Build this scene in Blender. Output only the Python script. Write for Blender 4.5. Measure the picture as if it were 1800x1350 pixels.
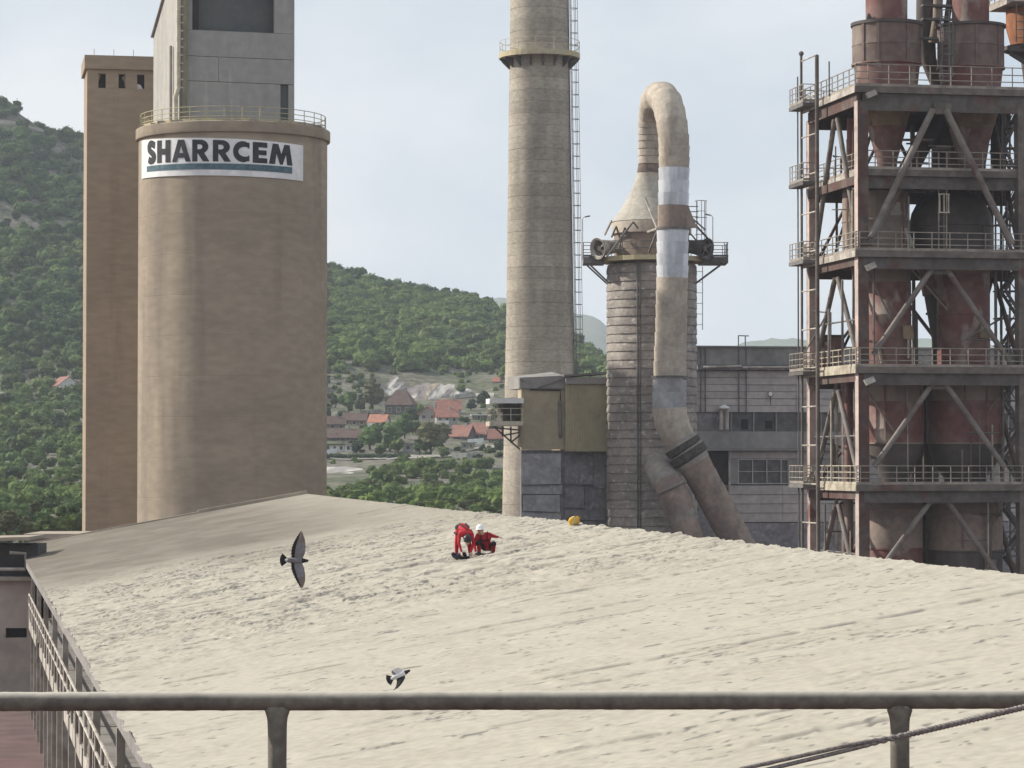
import bpy, bmesh, math, random
import numpy as np
from mathutils import Vector, Matrix, Quaternion

for _o in list(bpy.data.objects):
    bpy.data.objects.remove(_o)
SC = bpy.context.scene
COL = SC.collection
rnd = random.Random(7)
pi = math.pi
R = math.radians

# ---------------------------------------------------------------- camera
FPX = 5000.0                       # focal length in pixels of an 1800 px wide frame
PITCH = math.atan(135.0 / FPX)     # horizon lies a little under the middle of the frame
CAMZ = 12.0
cam_d = bpy.data.cameras.new('camera')
cam_d.sensor_width = 36.0
cam_d.lens = 36.0 * FPX / 1800.0
cam_d.clip_start = 0.1
cam_d.clip_end = 30000.0
cam = bpy.data.objects.new('camera', cam_d)
COL.objects.link(cam)
cam.location = (0, 0, CAMZ)
cam.rotation_euler = (pi / 2 + PITCH, 0, 0)
SC.camera = cam

# ---------------------------------------------------------------- sun, sky, exposure
SUN_EL = R(33.0)
SUN_AZ = R(-74.0)                  # from +Y (view direction) towards -X
SUNV = Vector((math.sin(SUN_AZ) * math.cos(SUN_EL), math.cos(SUN_AZ) * math.cos(SUN_EL), math.sin(SUN_EL)))
sun_d = bpy.data.lights.new('sun', 'SUN')
sun_d.energy = 5.0
sun_d.angle = R(1.0)
sun_d.color = (1.0, 0.93, 0.82)
sun = bpy.data.objects.new('sun', sun_d)
COL.objects.link(sun)
sun.location = (-60, 40, 90)
sun.rotation_euler = SUNV.to_track_quat('Z', 'Y').to_euler()

world = bpy.data.worlds.new('World')
SC.world = world
world.use_nodes = True
wn = world.node_tree.nodes
wl = world.node_tree.links
wn.clear()
w_out = wn.new('ShaderNodeOutputWorld')
w_bg = wn.new('ShaderNodeBackground')
w_bg.inputs['Strength'].default_value = 0.1
w_sky = wn.new('ShaderNodeTexSky')
w_sky.sky_type = 'NISHITA'
w_sky.sun_disc = False
w_sky.sun_elevation = SUN_EL
w_sky.sun_rotation = SUN_AZ
w_sky.air_density = 1.0
w_sky.dust_density = 2.0
w_tc = wn.new('ShaderNodeTexCoord')
w_map = wn.new('ShaderNodeMapping')
w_map.inputs['Scale'].default_value = (4.2, 4.2, 8.0)
w_map.inputs['Location'].default_value = (1.3, 0.4, 2.1)
w_no = wn.new('ShaderNodeTexNoise')
w_no.inputs['Scale'].default_value = 1.15
w_no.inputs['Detail'].default_value = 5.0
w_no.inputs['Roughness'].default_value = 0.5
w_ramp = wn.new('ShaderNodeValToRGB')
w_ramp.color_ramp.elements[0].position = 0.36
w_ramp.color_ramp.elements[0].color = (4.65, 5.4, 6.15, 1)
w_ramp.color_ramp.elements[1].position = 0.64
w_ramp.color_ramp.elements[1].color = (7.6, 7.75, 7.9, 1)
w_mix = wn.new('ShaderNodeMixRGB')
w_mix.inputs['Fac'].default_value = 0.88
wl.new(w_tc.outputs['Generated'], w_map.inputs['Vector'])
wl.new(w_map.outputs['Vector'], w_no.inputs['Vector'])
wl.new(w_no.outputs['Fac'], w_ramp.inputs['Fac'])
wl.new(w_sky.outputs['Color'], w_mix.inputs['Color1'])
wl.new(w_ramp.outputs['Color'], w_mix.inputs['Color2'])
wl.new(w_mix.outputs['Color'], w_bg.inputs['Color'])
wl.new(w_bg.outputs['Background'], w_out.inputs['Surface'])

SC.view_settings.view_transform = 'Standard'
SC.view_settings.look = 'None'
SC.view_settings.exposure = 0.28
SC.view_settings.gamma = 1.0
SC.view_settings.use_curve_mapping = False
SC.render.engine = 'CYCLES'
SC.cycles.use_denoising = True
SC.cycles.max_bounces = 6
SC.cycles.diffuse_bounces = 3
SC.cycles.glossy_bounces = 2
SC.cycles.volume_bounces = 1
SC.cycles.transparent_max_bounces = 6

# ---------------------------------------------------------------- helpers
_cp, _sp = math.cos(PITCH), math.sin(PITCH)
def ray(px, py):
    v = 675.0 - py
    q = FPX * _cp - v * _sp
    return (px - 900.0) / q, (FPX * _sp + v * _cp) / q
def PX(px, py, Y):
    tx, tz = ray(px, py)
    return Vector((tx * Y, Y, CAMZ + tz * Y))
def project(p):
    x, y, z = p[0], p[1], p[2] - CAMZ
    w = y * _cp + z * _sp
    return 900 + FPX * x / w, 675 - FPX * (z * _cp - y * _sp) / w

class Frame:
    """A turned plot of ground: x runs along its front, y into the depth, z up."""
    def __init__(self, px, Y, ang=0.0, z=0.0):
        g = PX(px, 810, Y)
        self.o = Vector((g.x, Y, z)); self.a = R(ang)
        self.c, self.s = math.cos(self.a), math.sin(self.a)
    def at(self, px, py, d=0.0):
        tx, tz = ray(px, py)
        l = (tx * (self.o.y + d * self.c) - self.o.x + d * self.s) / (self.c - tx * self.s)
        Y = self.o.y + l * self.s + d * self.c
        return Vector((l, d, CAMZ + tz * Y - self.o.z))
    def world(self, p):
        return Vector((self.o.x + p[0] * self.c - p[1] * self.s, self.o.y + p[0] * self.s + p[1] * self.c, self.o.z + p[2]))
    def local(self, p):
        x, y = p[0] - self.o.x, p[1] - self.o.y
        return Vector((x * self.c + y * self.s, -x * self.s + y * self.c, p[2] - self.o.z))
    def root(self, name, label, cat, group=None):
        return thing(name, label, cat, self.o, self.a, group)

def thing(name, label, cat, loc=(0, 0, 0), rot=0.0, group=None):
    o = bpy.data.objects.new(name, None)
    COL.objects.link(o)
    o.empty_display_size = 0.5
    o.location = loc; o.rotation_euler = (0, 0, rot)
    tag(o, label, cat, group)
    return o
def tag(o, label=None, cat=None, group=None, kind=None):
    if label: o['label'] = label
    if cat: o['category'] = cat
    if group: o['group'] = group
    if kind: o['kind'] = kind
    return o
def place(name, me, parent=None, loc=(0, 0, 0), rot=(0, 0, 0), scale=(1, 1, 1)):
    o = bpy.data.objects.new(name, me)
    COL.objects.link(o)
    if parent is not None: o.parent = parent
    o.location = loc; o.rotation_euler = rot; o.scale = scale
    return o
def copy_tree(o, parent=None):
    c = o.copy(); COL.objects.link(c)
    if parent is not None: c.parent = parent
    for ch in list(o.children): copy_tree(ch, c)
    return c

class MB:
    """Collects vertices and faces for ONE mesh."""
    def __init__(self): self.v = []; self.f = []; self.m = []
    def add(self, vs, fs, mi=0):
        n = len(self.v)
        self.v.extend([tuple(p) for p in vs])
        for f in fs: self.f.append([i + n for i in f]); self.m.append(mi)
        return self
    def box(self, a, b, mi=0):
        x0, y0, z0 = (min(a[i], b[i]) for i in range(3)); x1, y1, z1 = (max(a[i], b[i]) for i in range(3))
        vs = [(x0,y0,z0),(x1,y0,z0),(x1,y1,z0),(x0,y1,z0),(x0,y0,z1),(x1,y0,z1),(x1,y1,z1),(x0,y1,z1)]
        return self.add(vs, [(0,3,2,1),(4,5,6,7),(0,1,5,4),(1,2,6,5),(2,3,7,6),(3,0,4,7)], mi)
    def hexa(self, lo, hi, mi=0):
        """lo, hi: two matching rings of points, closed into a solid"""
        n = len(lo)
        fs = [tuple(range(n))[::-1], tuple(range(n, 2 * n))]
        for i in range(n): fs.append((i, (i + 1) % n, n + (i + 1) % n, n + i))
        return self.add(list(lo) + list(hi), fs, mi)
    def beam(self, p0, p1, w, h=None, up=(0, 0, 1), mi=0):
        p0, p1 = Vector(p0), Vector(p1); h = h or w
        t = (p1 - p0).normalized(); up = Vector(up)
        if abs(t.dot(up)) > .99: up = Vector((0, 1, 0))
        s = t.cross(up).normalized() * (w / 2); u = s.cross(t).normalized() * (h / 2)
        q = [s + u, -s + u, -s - u, s - u]
        return self.hexa([p0 + k for k in q], [p1 + k for k in q], mi)
    def tube(self, pts, r, n=8, mi=0, cap=True, taper=None):
        pts = [Vector(p) for p in pts]; rs = taper or [r] * len(pts)
        rings = []; u = None
        for i, p in enumerate(pts):
            t = (pts[min(i + 1, len(pts) - 1)] - pts[max(i - 1, 0)]).normalized()
            if u is None:
                u = t.cross(Vector((0, 0, 1)))
                if u.length < 1e-3: u = t.cross(Vector((0, 1, 0)))
            u = (u - t * u.dot(t)).normalized(); w = t.cross(u)
            k = 1.0
            if 0 < i < len(pts) - 1:
                a = (pts[i] - pts[i-1]).normalized(); k = 1.0 / max(.5, a.dot(t))
            rings.append([p + (u * math.cos(2*pi*j/n) + w * math.sin(2*pi*j/n)) * rs[i] for j in range(n)])
        vs = [q for g in rings for q in g]; fs = []
        for i in range(len(pts) - 1):
            for j in range(n):
                fs.append((i*n+j, i*n+(j+1)%n, (i+1)*n+(j+1)%n, (i+1)*n+j))
        if cap: fs.append(tuple(range(n))[::-1]); fs.append(tuple(range((len(pts)-1)*n, len(pts)*n)))
        return self.add(vs, fs, mi)
    def lathe(self, prof, n=48, c=(0, 0), a0=0.0, a1=2*pi, mi=0, caps=False):
        """prof: list of (r, z)"""
        full = abs(a1 - a0 - 2*pi) < 1e-6; m = n if full else n + 1
        vs = []; fs = []
        for r, z in prof:
            for j in range(m):
                a = a0 + (a1 - a0) * j / n
                vs.append((c[0] + r * math.cos(a), c[1] + r * math.sin(a), z))
        for i in range(len(prof) - 1):
            for j in range(n):
                k = (j + 1) % m
                fs.append((i*m+j, i*m+k, (i+1)*m+k, (i+1)*m+j))
        if caps:
            fs.append(tuple(range(m))[::-1]); fs.append(tuple(range((len(prof)-1)*m, len(prof)*m)))
        return self.add(vs, fs, mi)
    def mesh(self, name, mats, smooth=False):
        me = bpy.data.meshes.new(name)
        me.from_pydata(self.v, [], self.f)
        for mt in (mats if isinstance(mats, (list, tuple)) else [mats]): me.materials.append(mt)
        if any(self.m): me.polygons.foreach_set('material_index', self.m)
        if smooth:
            me.polygons.foreach_set('use_smooth', [True] * len(me.polygons))
            try: me.set_sharp_from_angle(angle=R(smooth if smooth is not True else 35))
            except Exception: pass
        me.update()
        return me
    def build(self, name, mats, parent=None, smooth=False, kind=None, label=None):
        o = place(name, self.mesh(name, mats, smooth), parent)
        if kind: o['kind'] = kind
        if label: o['label'] = label
        return o

# ---------------------------------------------------------------- numpy noise
def _hash(ix, iy, seed):
    h = (ix.astype(np.int64) * 374761393 + iy.astype(np.int64) * 668265263 + seed * 974634777) & 0xFFFFFFFF
    h = ((h ^ (h >> 13)) * 1274126177) & 0xFFFFFFFF
    return ((h ^ (h >> 16)) & 0xFFFF) / 65535.0
def vnoise(x, y, seed=0):
    ix, iy = np.floor(x), np.floor(y); fx, fy = x - ix, y - iy
    fx = fx*fx*fx*(fx*(fx*6-15)+10); fy = fy*fy*fy*(fy*(fy*6-15)+10)
    a, b = _hash(ix, iy, seed), _hash(ix+1, iy, seed); c, d = _hash(ix, iy+1, seed), _hash(ix+1, iy+1, seed)
    return (a*(1-fx)+b*fx)*(1-fy) + (c*(1-fx)+d*fx)*fy
def fbm(x, y, seed=0, octv=4, gain=.5):
    s = 0; a = 1.0; t = 0
    for i in range(octv):
        s = s + a * vnoise(x * 2**i + 17*i, y * 2**i - 9*i, seed + i); t += a; a *= gain
    return s / t
def sstep(a, b, x):
    t = np.clip((x - a) / (b - a), 0, 1); return t*t*(3-2*t)
def grid_mesh(name, X, Y, Z, mat, parent=None, smooth=True, kind=None):
    ny, nx = X.shape
    me = bpy.data.meshes.new(name)
    co = np.stack([X, Y, Z], -1).reshape(-1, 3).astype(np.float32)
    i = np.arange(ny*nx).reshape(ny, nx)
    q = np.stack([i[:-1,:-1], i[:-1,1:], i[1:,1:], i[1:,:-1]], -1).reshape(-1, 4)
    me.vertices.add(len(co)); me.vertices.foreach_set('co', co.ravel())
    me.loops.add(q.size); me.loops.foreach_set('vertex_index', q.ravel().astype(np.int32))
    me.polygons.add(len(q)); me.polygons.foreach_set('loop_start', np.arange(0, q.size, 4, dtype=np.int32))
    me.polygons.foreach_set('loop_total', np.full(len(q), 4, dtype=np.int32))
    me.polygons.foreach_set('use_smooth', np.full(len(q), smooth))
    me.materials.append(mat)
    me.update(calc_edges=True); me.validate()
    o = place(name, me, parent)
    if kind: o['kind'] = kind
    return o

# ---------------------------------------------------------------- materials
def mat(name, c, c2=None, s2=.3, st2=(1,1,1), lo=.42, hi=.62, var=.18, s1=2.0, st1=(1,1,1), rough=.85, bump=.15, bs=6.0,
        bst=(1,1,1), metal=0.0, rand=0.0, spec=.3, c3=None, s3=1.0, st3=(1,1,1), lo3=.55, hi3=.7, coord='pos', bdist=.05):
    m = bpy.data.materials.new(name); m.use_nodes = True
    n = m.node_tree.nodes; l = m.node_tree.links
    b = n['Principled BSDF']
    b.inputs['Roughness'].default_value = rough
    b.inputs['Metallic'].default_value = metal
    b.inputs['Specular IOR Level'].default_value = spec
    if coord == 'pos':
        src = n.new('ShaderNodeNewGeometry').outputs['Position']
    else:
        src = n.new('ShaderNodeTexCoord').outputs['Object']
    def noise(scale, st, det=4.0):
        mp = n.new('ShaderNodeMapping'); mp.inputs['Scale'].default_value = st
        t = n.new('ShaderNodeTexNoise'); t.inputs['Scale'].default_value = scale; t.inputs['Detail'].default_value = det
        l.new(src, mp.inputs['Vector']); l.new(mp.outputs['Vector'], t.inputs['Vector'])
        return t.outputs['Fac']
    def mixc(fac, a, bb, mode='MIX'):
        x = n.new('ShaderNodeMixRGB'); x.blend_type = mode
        for s, v in (('Fac', fac), ('Color1', a), ('Color2', bb)):
            if hasattr(v, 'default_value'): l.new(v, x.inputs[s])
            else: x.inputs[s].default_value = v if isinstance(v, float) else (*v[:3], 1)
        return x.outputs['Color']
    def ramp(v, lo, hi, a=0.0, bb=1.0):
        r = n.new('ShaderNodeMapRange'); r.inputs['From Min'].default_value = lo; r.inputs['From Max'].default_value = hi
        r.inputs['To Min'].default_value = a; r.inputs['To Max'].default_value = bb; r.interpolation_type = 'SMOOTHSTEP'
        l.new(v, r.inputs['Value']); return r.outputs['Result']
    col = c
    if c2: col = mixc(ramp(noise(s2, st2), lo, hi), c, c2)
    if c3: col = mixc(ramp(noise(s3, st3), lo3, hi3), col, c3)
    f = ramp(noise(s1, st1, 6.0), .25, .75, 1 - var, 1 + var)
    g = n.new('ShaderNodeCombineColor')
    for k in range(3): l.new(f, g.inputs[k])
    col = mixc(1.0, col, g.outputs['Color'], 'MULTIPLY')
    if rand:
        oi = n.new('ShaderNodeObjectInfo')
        rr = n.new('ShaderNodeMapRange'); rr.inputs['To Min'].default_value = 1 - rand; rr.inputs['To Max'].default_value = 1 + rand
        l.new(oi.outputs['Random'], rr.inputs['Value'])
        g2 = n.new('ShaderNodeCombineColor')
        for k in range(3): l.new(rr.outputs['Result'], g2.inputs[k])
        col = mixc(1.0, col, g2.outputs['Color'], 'MULTIPLY')
    l.new(col, b.inputs['Base Color'])
    if bump:
        bp = n.new('ShaderNodeBump'); bp.inputs['Strength'].default_value = bump; bp.inputs['Distance'].default_value = bdist
        l.new(noise(bs, bst, 5.0), bp.inputs['Height']); l.new(bp.outputs['Normal'], b.inputs['Normal'])
    return m

def wall_holes(mb, x0, x1, z0, z1, holes, y=0.0, depth=.3, mi=0):
    """a wall face on the plane y (front looks to -y) with real openings and their reveals"""
    xs = sorted({x0, x1, *[h[0] for h in holes], *[h[1] for h in holes]}); zs = sorted({z0, z1, *[h[2] for h in holes], *[h[3] for h in holes]})
    for i in range(len(xs)-1):
        for j in range(len(zs)-1):
            cx, cz = (xs[i]+xs[i+1])/2, (zs[j]+zs[j+1])/2
            if any(h[0] < cx < h[1] and h[2] < cz < h[3] for h in holes): continue
            mb.add([(xs[i],y,zs[j]),(xs[i+1],y,zs[j]),(xs[i+1],y,zs[j+1]),(xs[i],y,zs[j+1])], [(0,1,2,3)], mi)
    for a, b, c, d in holes:
        e = y + depth
        mb.add([(a,y,c),(a,e,c),(a,e,d),(a,y,d)], [(0,1,2,3)], mi); mb.add([(b,y,c),(b,y,d),(b,e,d),(b,e,c)], [(0,1,2,3)], mi)
        mb.add([(a,y,d),(a,e,d),(b,e,d),(b,y,d)], [(0,1,2,3)], mi); mb.add([(a,y,c),(b,y,c),(b,e,c),(a,e,c)], [(0,1,2,3)], mi)
    return mb

_posts = {}
def railing(parent, pts, mt, h=1.1, rails=(1.0, .68, .36), r=.035, sp=1.2, toe=True, closed=False, name='railing'):
    """rails as one part, every post a sub-part that shares its mesh"""
    pts = [Vector(p) for p in pts]
    if closed: pts = pts + [pts[0]]
    mb = MB()
    for k in rails: mb.tube([p + Vector((0, 0, h * k)) for p in pts], r, 6)
    if toe:
        for a, b in zip(pts[:-1], pts[1:]):
            mb.beam(a + Vector((0, 0, .09)), b + Vector((0, 0, .09)), .03, .16)
    o = mb.build(name, mt, parent)
    key = (round(h, 3), round(r, 3), mt.name)
    if key not in _posts: _posts[key] = MB().tube([(0, 0, 0), (0, 0, h)], r * 1.05, 6).mesh('post', mt)
    seg = 0.0; acc = 0.0
    place('post', _posts[key], o, pts[0])
    for a, b in zip(pts[:-1], pts[1:]):
        L = (b - a).length; pos = sp - acc
        while pos < L - 1e-4:
            place('post', _posts[key], o, a.lerp(b, pos / L)); pos += sp
        acc = L - (pos - sp)
    if not closed: place('post', _posts[key], o, pts[-1])
    return o
def ladder(parent, p0, p1, side, out, mt, w=.5, cage=True, rs=.45, r=.03, name='ladder'):
    """p0 foot, p1 head; side = unit vector across, out = unit vector away from the wall"""
    p0, p1, side, out = Vector(p0), Vector(p1), Vector(side).normalized(), Vector(out).normalized()
    mb = MB()
    for s in (-1, 1): mb.tube([p0 + side*s*w/2, p1 + side*s*w/2], r, 6)
    L = (p1 - p0).length; n = max(1, int(L / rs))
    for i in range(n): 
        q = p0.lerp(p1, (i + .5) / n); mb.tube([q - side*w/2, q + side*w/2], r * .7, 5)
    o = mb.build(name, mt, parent)
    if cage:
        hp = [side * math.cos(a) * w * .75 + out * (math.sin(a) * w * 1.25 + .05) for a in np.linspace(pi, 0, 9)]
        me = MB().tube(hp, r * .8, 5).mesh('hoop', mt)
        m = max(2, int(L / 1.3))
        for i in range(m + 1): place('hoop', me, o, p0.lerp(p1, .12 + .88 * i / m))
        cb = MB()
        for a in (pi * .8, pi * .5, pi * .2):
            k = side * math.cos(a) * w * .75 + out * (math.sin(a) * w * 1.25 + .05)
            cb.tube([p0.lerp(p1, .12) + k, p1 + k], r * .7, 5)
        cb.build('cage_bars', mt, o)
    return o
# ================================================================ materials
M = {}
M['soil'] = mat('soil', (.115,.108,.08), (.16,.145,.125), s2=.03, c3=(.07,.082,.042), s3=.05, lo3=.42, hi3=.6, var=.45, s1=.45, bump=.5, bs=.8, bdist=.5)
M['ground'] = mat('yard_ground', (.125,.085,.082), (.14,.08,.08), s2=.05, c3=(.09,.075,.072), s3=.12, var=.2, s1=.8, bump=0)
M['far_hill'] = mat('far_hill', (.07,.10,.05), (.10,.12,.07), s2=.004, var=.2, s1=.02, bump=0)
M['leaf'] = mat('leaf_green', (.070,.115,.036), (.112,.150,.048), s2=.012, c3=(.050,.085,.042), s3=.03, var=.25, s1=.9, rand=.42, rough=.7, bump=0, spec=.15)
M['leaf_bright'] = mat('leaf_spring_green', (.125,.175,.048), (.10,.15,.045), s2=.05, var=.25, s1=.9, rand=.3, rough=.7, bump=0, spec=.15)
M['leaf_olive'] = mat('leaf_olive', (.12,.125,.06), (.09,.105,.05), s2=.08, var=.25, s1=.9, rand=.2, rough=.7, bump=0, spec=.15)
M['leaf_dark'] = mat('leaf_dark', (.038,.062,.033), (.055,.085,.038), s2=.05, var=.25, s1=.9, rand=.25, rough=.7, bump=0, spec=.15)
for _k in ('leaf', 'leaf_bright', 'leaf_olive', 'leaf_dark'):
    _n = M[_k].node_tree.nodes; _l = M[_k].node_tree.links; _b = _n['Principled BSDF']
    _t = _n.new('ShaderNodeBsdfTranslucent'); _m = _n.new('ShaderNodeMixShader'); _m.inputs['Fac'].default_value = .30
    _l.new(_b.inputs['Base Color'].links[0].from_socket, _t.inputs['Color']); _l.new(_b.outputs[0], _m.inputs[1]); _l.new(_t.outputs[0], _m.inputs[2])
    _l.new(_m.outputs[0], _n['Material Output'].inputs['Surface'])
M['bark'] = mat('bark', (.07,.055,.04), bump=0)

# ================================================================ land
GX, GY = np.meshgrid(np.linspace(-4200, 4200, 40), np.concatenate([np.linspace(-400, 400, 30), np.linspace(500, 9000, 30)]))
grid_mesh('ground', GX, GY, np.zeros_like(GX), M['ground'], kind='structure')

SKY_X = [-700, -200, 0, 40, 75, 100, 148, 300, 575, 640, 700, 760, 830, 870, 890, 1010, 1065, 1200, 1400, 1800, 2600]
SKY_Y = [120, 150, 183, 203, 230, 236, 258, 350, 470, 488, 508, 520, 530, 548, 556, 608, 648, 690, 700, 700, 700]
KN_Y = np.array([300., 340., 400., 500., 620., 720., 800., 845.])
KN_P = np.array([-215., -150., -85., -52., 8., 72., 106., 152.])   # height over the horizon at these distances
def land_h(X, Y):
    px = 900 + FPX * X / np.maximum(Y, 200.)
    top = 810 - np.interp(px, SKY_X, SKY_Y)
    RY = 1150.0
    e = np.interp(Y, KN_Y, KN_P)
    e = np.where(Y > 845, 152 + (top - 152) * (np.clip((Y - 845) / (RY - 845), 0, 1)) ** .92, e)
    h = e * np.minimum(Y, RY) / FPX
    # quarry notch: a step behind the village
    nq = sstep(650, 690, px) * (1 - sstep(845, 880, px))
    h = h - nq * 4.0 * np.exp(-((Y - 812) / 26) ** 2)
    back = np.clip((Y - RY) / 500.0, 0, 1)
    h = h * (1 - back) + (-CAMZ - 4) * back
    amp = sstep(330, 600, Y) * (1 - back)
    h = h + amp * ((fbm(X / 60, Y / 60, 3) - .5) * 5 + (fbm(X / 16, Y / 16, 9) - .5) * 2.0) * np.where(Y > 1060, .45, 1)
    z = CAMZ + h
    edge = sstep(-700, -620, X) * (1 - sstep(560, 640, X))
    return np.where(Y < 305, -1.0, z) * edge - 3 * (1 - edge)
HX, HY = np.meshgrid(np.arange(-700, 641, 5.0), np.arange(300, 1680, 5.0))
HZ = land_h(HX, HY)
grid_mesh('hillside', HX, HY, HZ, M['soil'], kind='structure')
def land(x, y): return float(land_h(np.array([[x]], dtype=float), np.array([[y]], dtype=float))[0, 0])
def on_land(px, py, ymin=330., ymax=1150.):
    """first point of the hillside that the line of sight through a pixel meets"""
    tx, tz = ray(px, py)
    ys = np.arange(ymin, ymax, 1.5); zz = land_h(tx * ys, ys)
    k = np.argmax(zz >= CAMZ + tz * ys)
    Y = ys[k] if zz[k] >= CAMZ + tz * ys[k] else ymax
    return Vector((tx * Y, Y, CAMZ + tz * Y))

def ridge(name, Y0, xs, ys, width, mt):
    n = 160
    px = np.linspace(xs[0], xs[-1], n); top = np.interp(px, xs, ys)
    X = np.zeros((9, n)); Yy = np.zeros((9, n)); Z = np.zeros((9, n))
    for i, k in enumerate(np.linspace(-1, 1, 9)):
        Yy[i] = Y0 + k * width; X[i] = (px - 900) / FPX * Y0
        Z[i] = -2 + (CAMZ + 2 + (810 - top) / FPX * Y0 + (fbm(px / 25, px * 0, 5) - .5) * Y0 * .003) * (1 - abs(k) ** 1.3)
    grid_mesh(name, X, Yy, Z, mt, kind='structure')
ridge('far_hill', 4300, [300, 600, 760, 850, 890, 960, 1010, 1040, 1065, 1120, 1250, 1310, 1360, 1400, 1440, 1500, 1560, 1640, 1720, 1900, 2300],
      [640, 580, 540, 522, 522, 530, 552, 556, 570, 600, 622, 604, 593, 594, 602, 612, 600, 592, 600, 640, 700], 900, M['far_hill'])

# ---------------------------------------------------------------- crowns
def crown_mesh(name, seed, mt, nlump=9, flat=.85, leafs=260, leaf=.16, sub=2, spread=.62):
    """a crown of radius about 1 with its foot at z = 0: overlapping lumps, ragged with leaf clumps"""
    r = random.Random(seed); mb = MB()
    bm = bmesh.new(); bmesh.ops.create_icosphere(bm, subdivisions=sub, radius=1.0)
    sv = [v.co.copy() for v in bm.verts]; sf = [[v.index for v in f.verts] for f in bm.faces]; bm.free()
    lumps = []
    for i in range(nlump):
        a = r.uniform(0, 2*pi); k = math.sqrt(r.random()) * spread
        z = r.uniform(.35, 1.25) * flat * (1.15 - .35 * k)
        lumps.append((Vector((k*math.cos(a), k*math.sin(a), z)), r.uniform(.30, .52)))
    lumps.append((Vector((0, 0, .75 * flat)), .6))
    for c, q in lumps:
        o = Vector((r.uniform(-9, 9), r.uniform(-9, 9), r.uniform(-9, 9)))
        vs = []
        for v in sv:
            k = 1 + .22 * math.sin(v.x*5.1+o.x) * math.sin(v.y*4.7+o.y) + .16 * math.sin(v.z*7.3+o.z) + r.uniform(-.10, .10)
            vs.append(c + Vector((v.x, v.y, v.z * .85)) * q * k)
        mb.add(vs, sf)
    for i in range(leafs):
        c, q = lumps[r.randrange(len(lumps))]
        n = Vector((r.gauss(0, 1), r.gauss(0, 1), r.gauss(0, 1))).normalized()
        p = c + n * q * r.uniform(.92, 1.22)
        t = Vector((r.gauss(0, 1), r.gauss(0, 1), r.gauss(0, 1))).normalized(); u = (n * .5 + t).normalized(); w = u.cross(t).normalized() if abs(u.dot(t)) < .95 else Vector((1, 0, 0))
        s = leaf * r.uniform(.5, 1.2)
        mb.add([p - u*s*.5, p + w*s*.5, p + u*s*.5, p - w*s*.5], [(0, 1, 2, 3)])
    return mb.mesh(name, mt)
def trunk_mesh(name, seed):
    r = random.Random(seed); mb = MB()
    mb.tube([(0, 0, -.35), (r.uniform(-.03,.03), r.uniform(-.03,.03), .25), (r.uniform(-.08,.08), r.uniform(-.08,.08), .75)], .1, 6, taper=[.10, .075, .045])
    for k in range(4):
        a = r.uniform(0, 2*pi)
        mb.tube([(0, 0, .2 + .1*k), (.28*math.cos(a), .28*math.sin(a), .55 + .12*k), (.5*math.cos(a), .5*math.sin(a), .75 + .12*k)], .04, 5, taper=[.045, .03, .015])
    return mb.mesh(name, M['bark'])

# ---------------------------------------------------------------- woods on the slope: one mass
forest_kinds = []
for i in range(6): forest_kinds.append(crown_mesh('wood_crown', 100 + i, M['leaf'], nlump=8 + i % 3, leafs=260, leaf=.20, sub=1))
for i in range(2): forest_kinds.append(crown_mesh('wood_crown', 120 + i, M['leaf_bright'], nlump=9, leafs=260, leaf=.20, sub=1))
kinds_col = bpy.data.collections.new('wood_kinds')
for i, me in enumerate(forest_kinds):
    o = bpy.data.objects.new('wood_kind_%02d' % i, me); kinds_col.objects.link(o)
fp = []; fs = []; fi = []; fr = []
for gy in np.arange(335, 1230, 4.8):
    for gx in np.arange(-330, 210, 4.6):
        x = gx + rnd.uniform(-2.6, 2.6); y = gy + rnd.uniform(-2.7, 2.7)
        fp.append((x, y)); 
FA = np.array(fp); FZ = land_h(FA[:, 0], FA[:, 1]); FPXX = 900 + FPX * FA[:, 0] / FA[:, 1]; FPY = 810 - FPX * (FZ - CAMZ) / FA[:, 1]
dens = np.ones(len(FA))
patch = fbm(FA[:, 0] / 34, FA[:, 1] / 34, 41)
dens *= np.where(patch < .36, .55, 1.0)
# village, quarry and the terraces are open ground
vil = (FPXX > 560) & (FPXX < 900) & (FPY > 668) & (FPY < 822)
dens = np.where(vil, .20, dens)
dens = np.where((FPXX > 560) & (FPXX < 900) & (FPY > 640) & (FPY <= 668), .75, dens)
dens = np.where((FPXX > 560) & (FPXX < 700) & (FPY > 560) & (FPY < 700), .9, dens)
dens = np.where((FPXX > 668) & (FPXX < 855) & (FPY > 660) & (FPY < 705), .12, dens)
dens = np.where((FPXX < 200) & (FPY > 655) & (FPY < 700), .22, dens)
dens = np.where((FPXX < 200) & (FPY >= 700) & (FPY < 750), .45, dens)
dens = np.where((FPXX < 200) & (FPY > 800) & (FPY < 836), .4, dens)
dens = np.where((FPXX > 560) & (FPXX < 900) & (FPY >= 822), .5, dens)
dens = np.where((FPXX > 565) & (FPXX < 645) & (FPY > 815) & (FPY < 862), 0.0, dens)
dens = np.where((FPXX < -160) | (FPXX > 1250), .5, dens)
dens = np.where((FPXX < 70) & (FPY < 226) & (FPY > 205), .0, dens)
keep = [i for i in range(len(FA)) if rnd.random() < dens[i]]
br = fbm(FA[:, 0] / 45, FA[:, 1] / 60, 77)
verts = []; 
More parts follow.
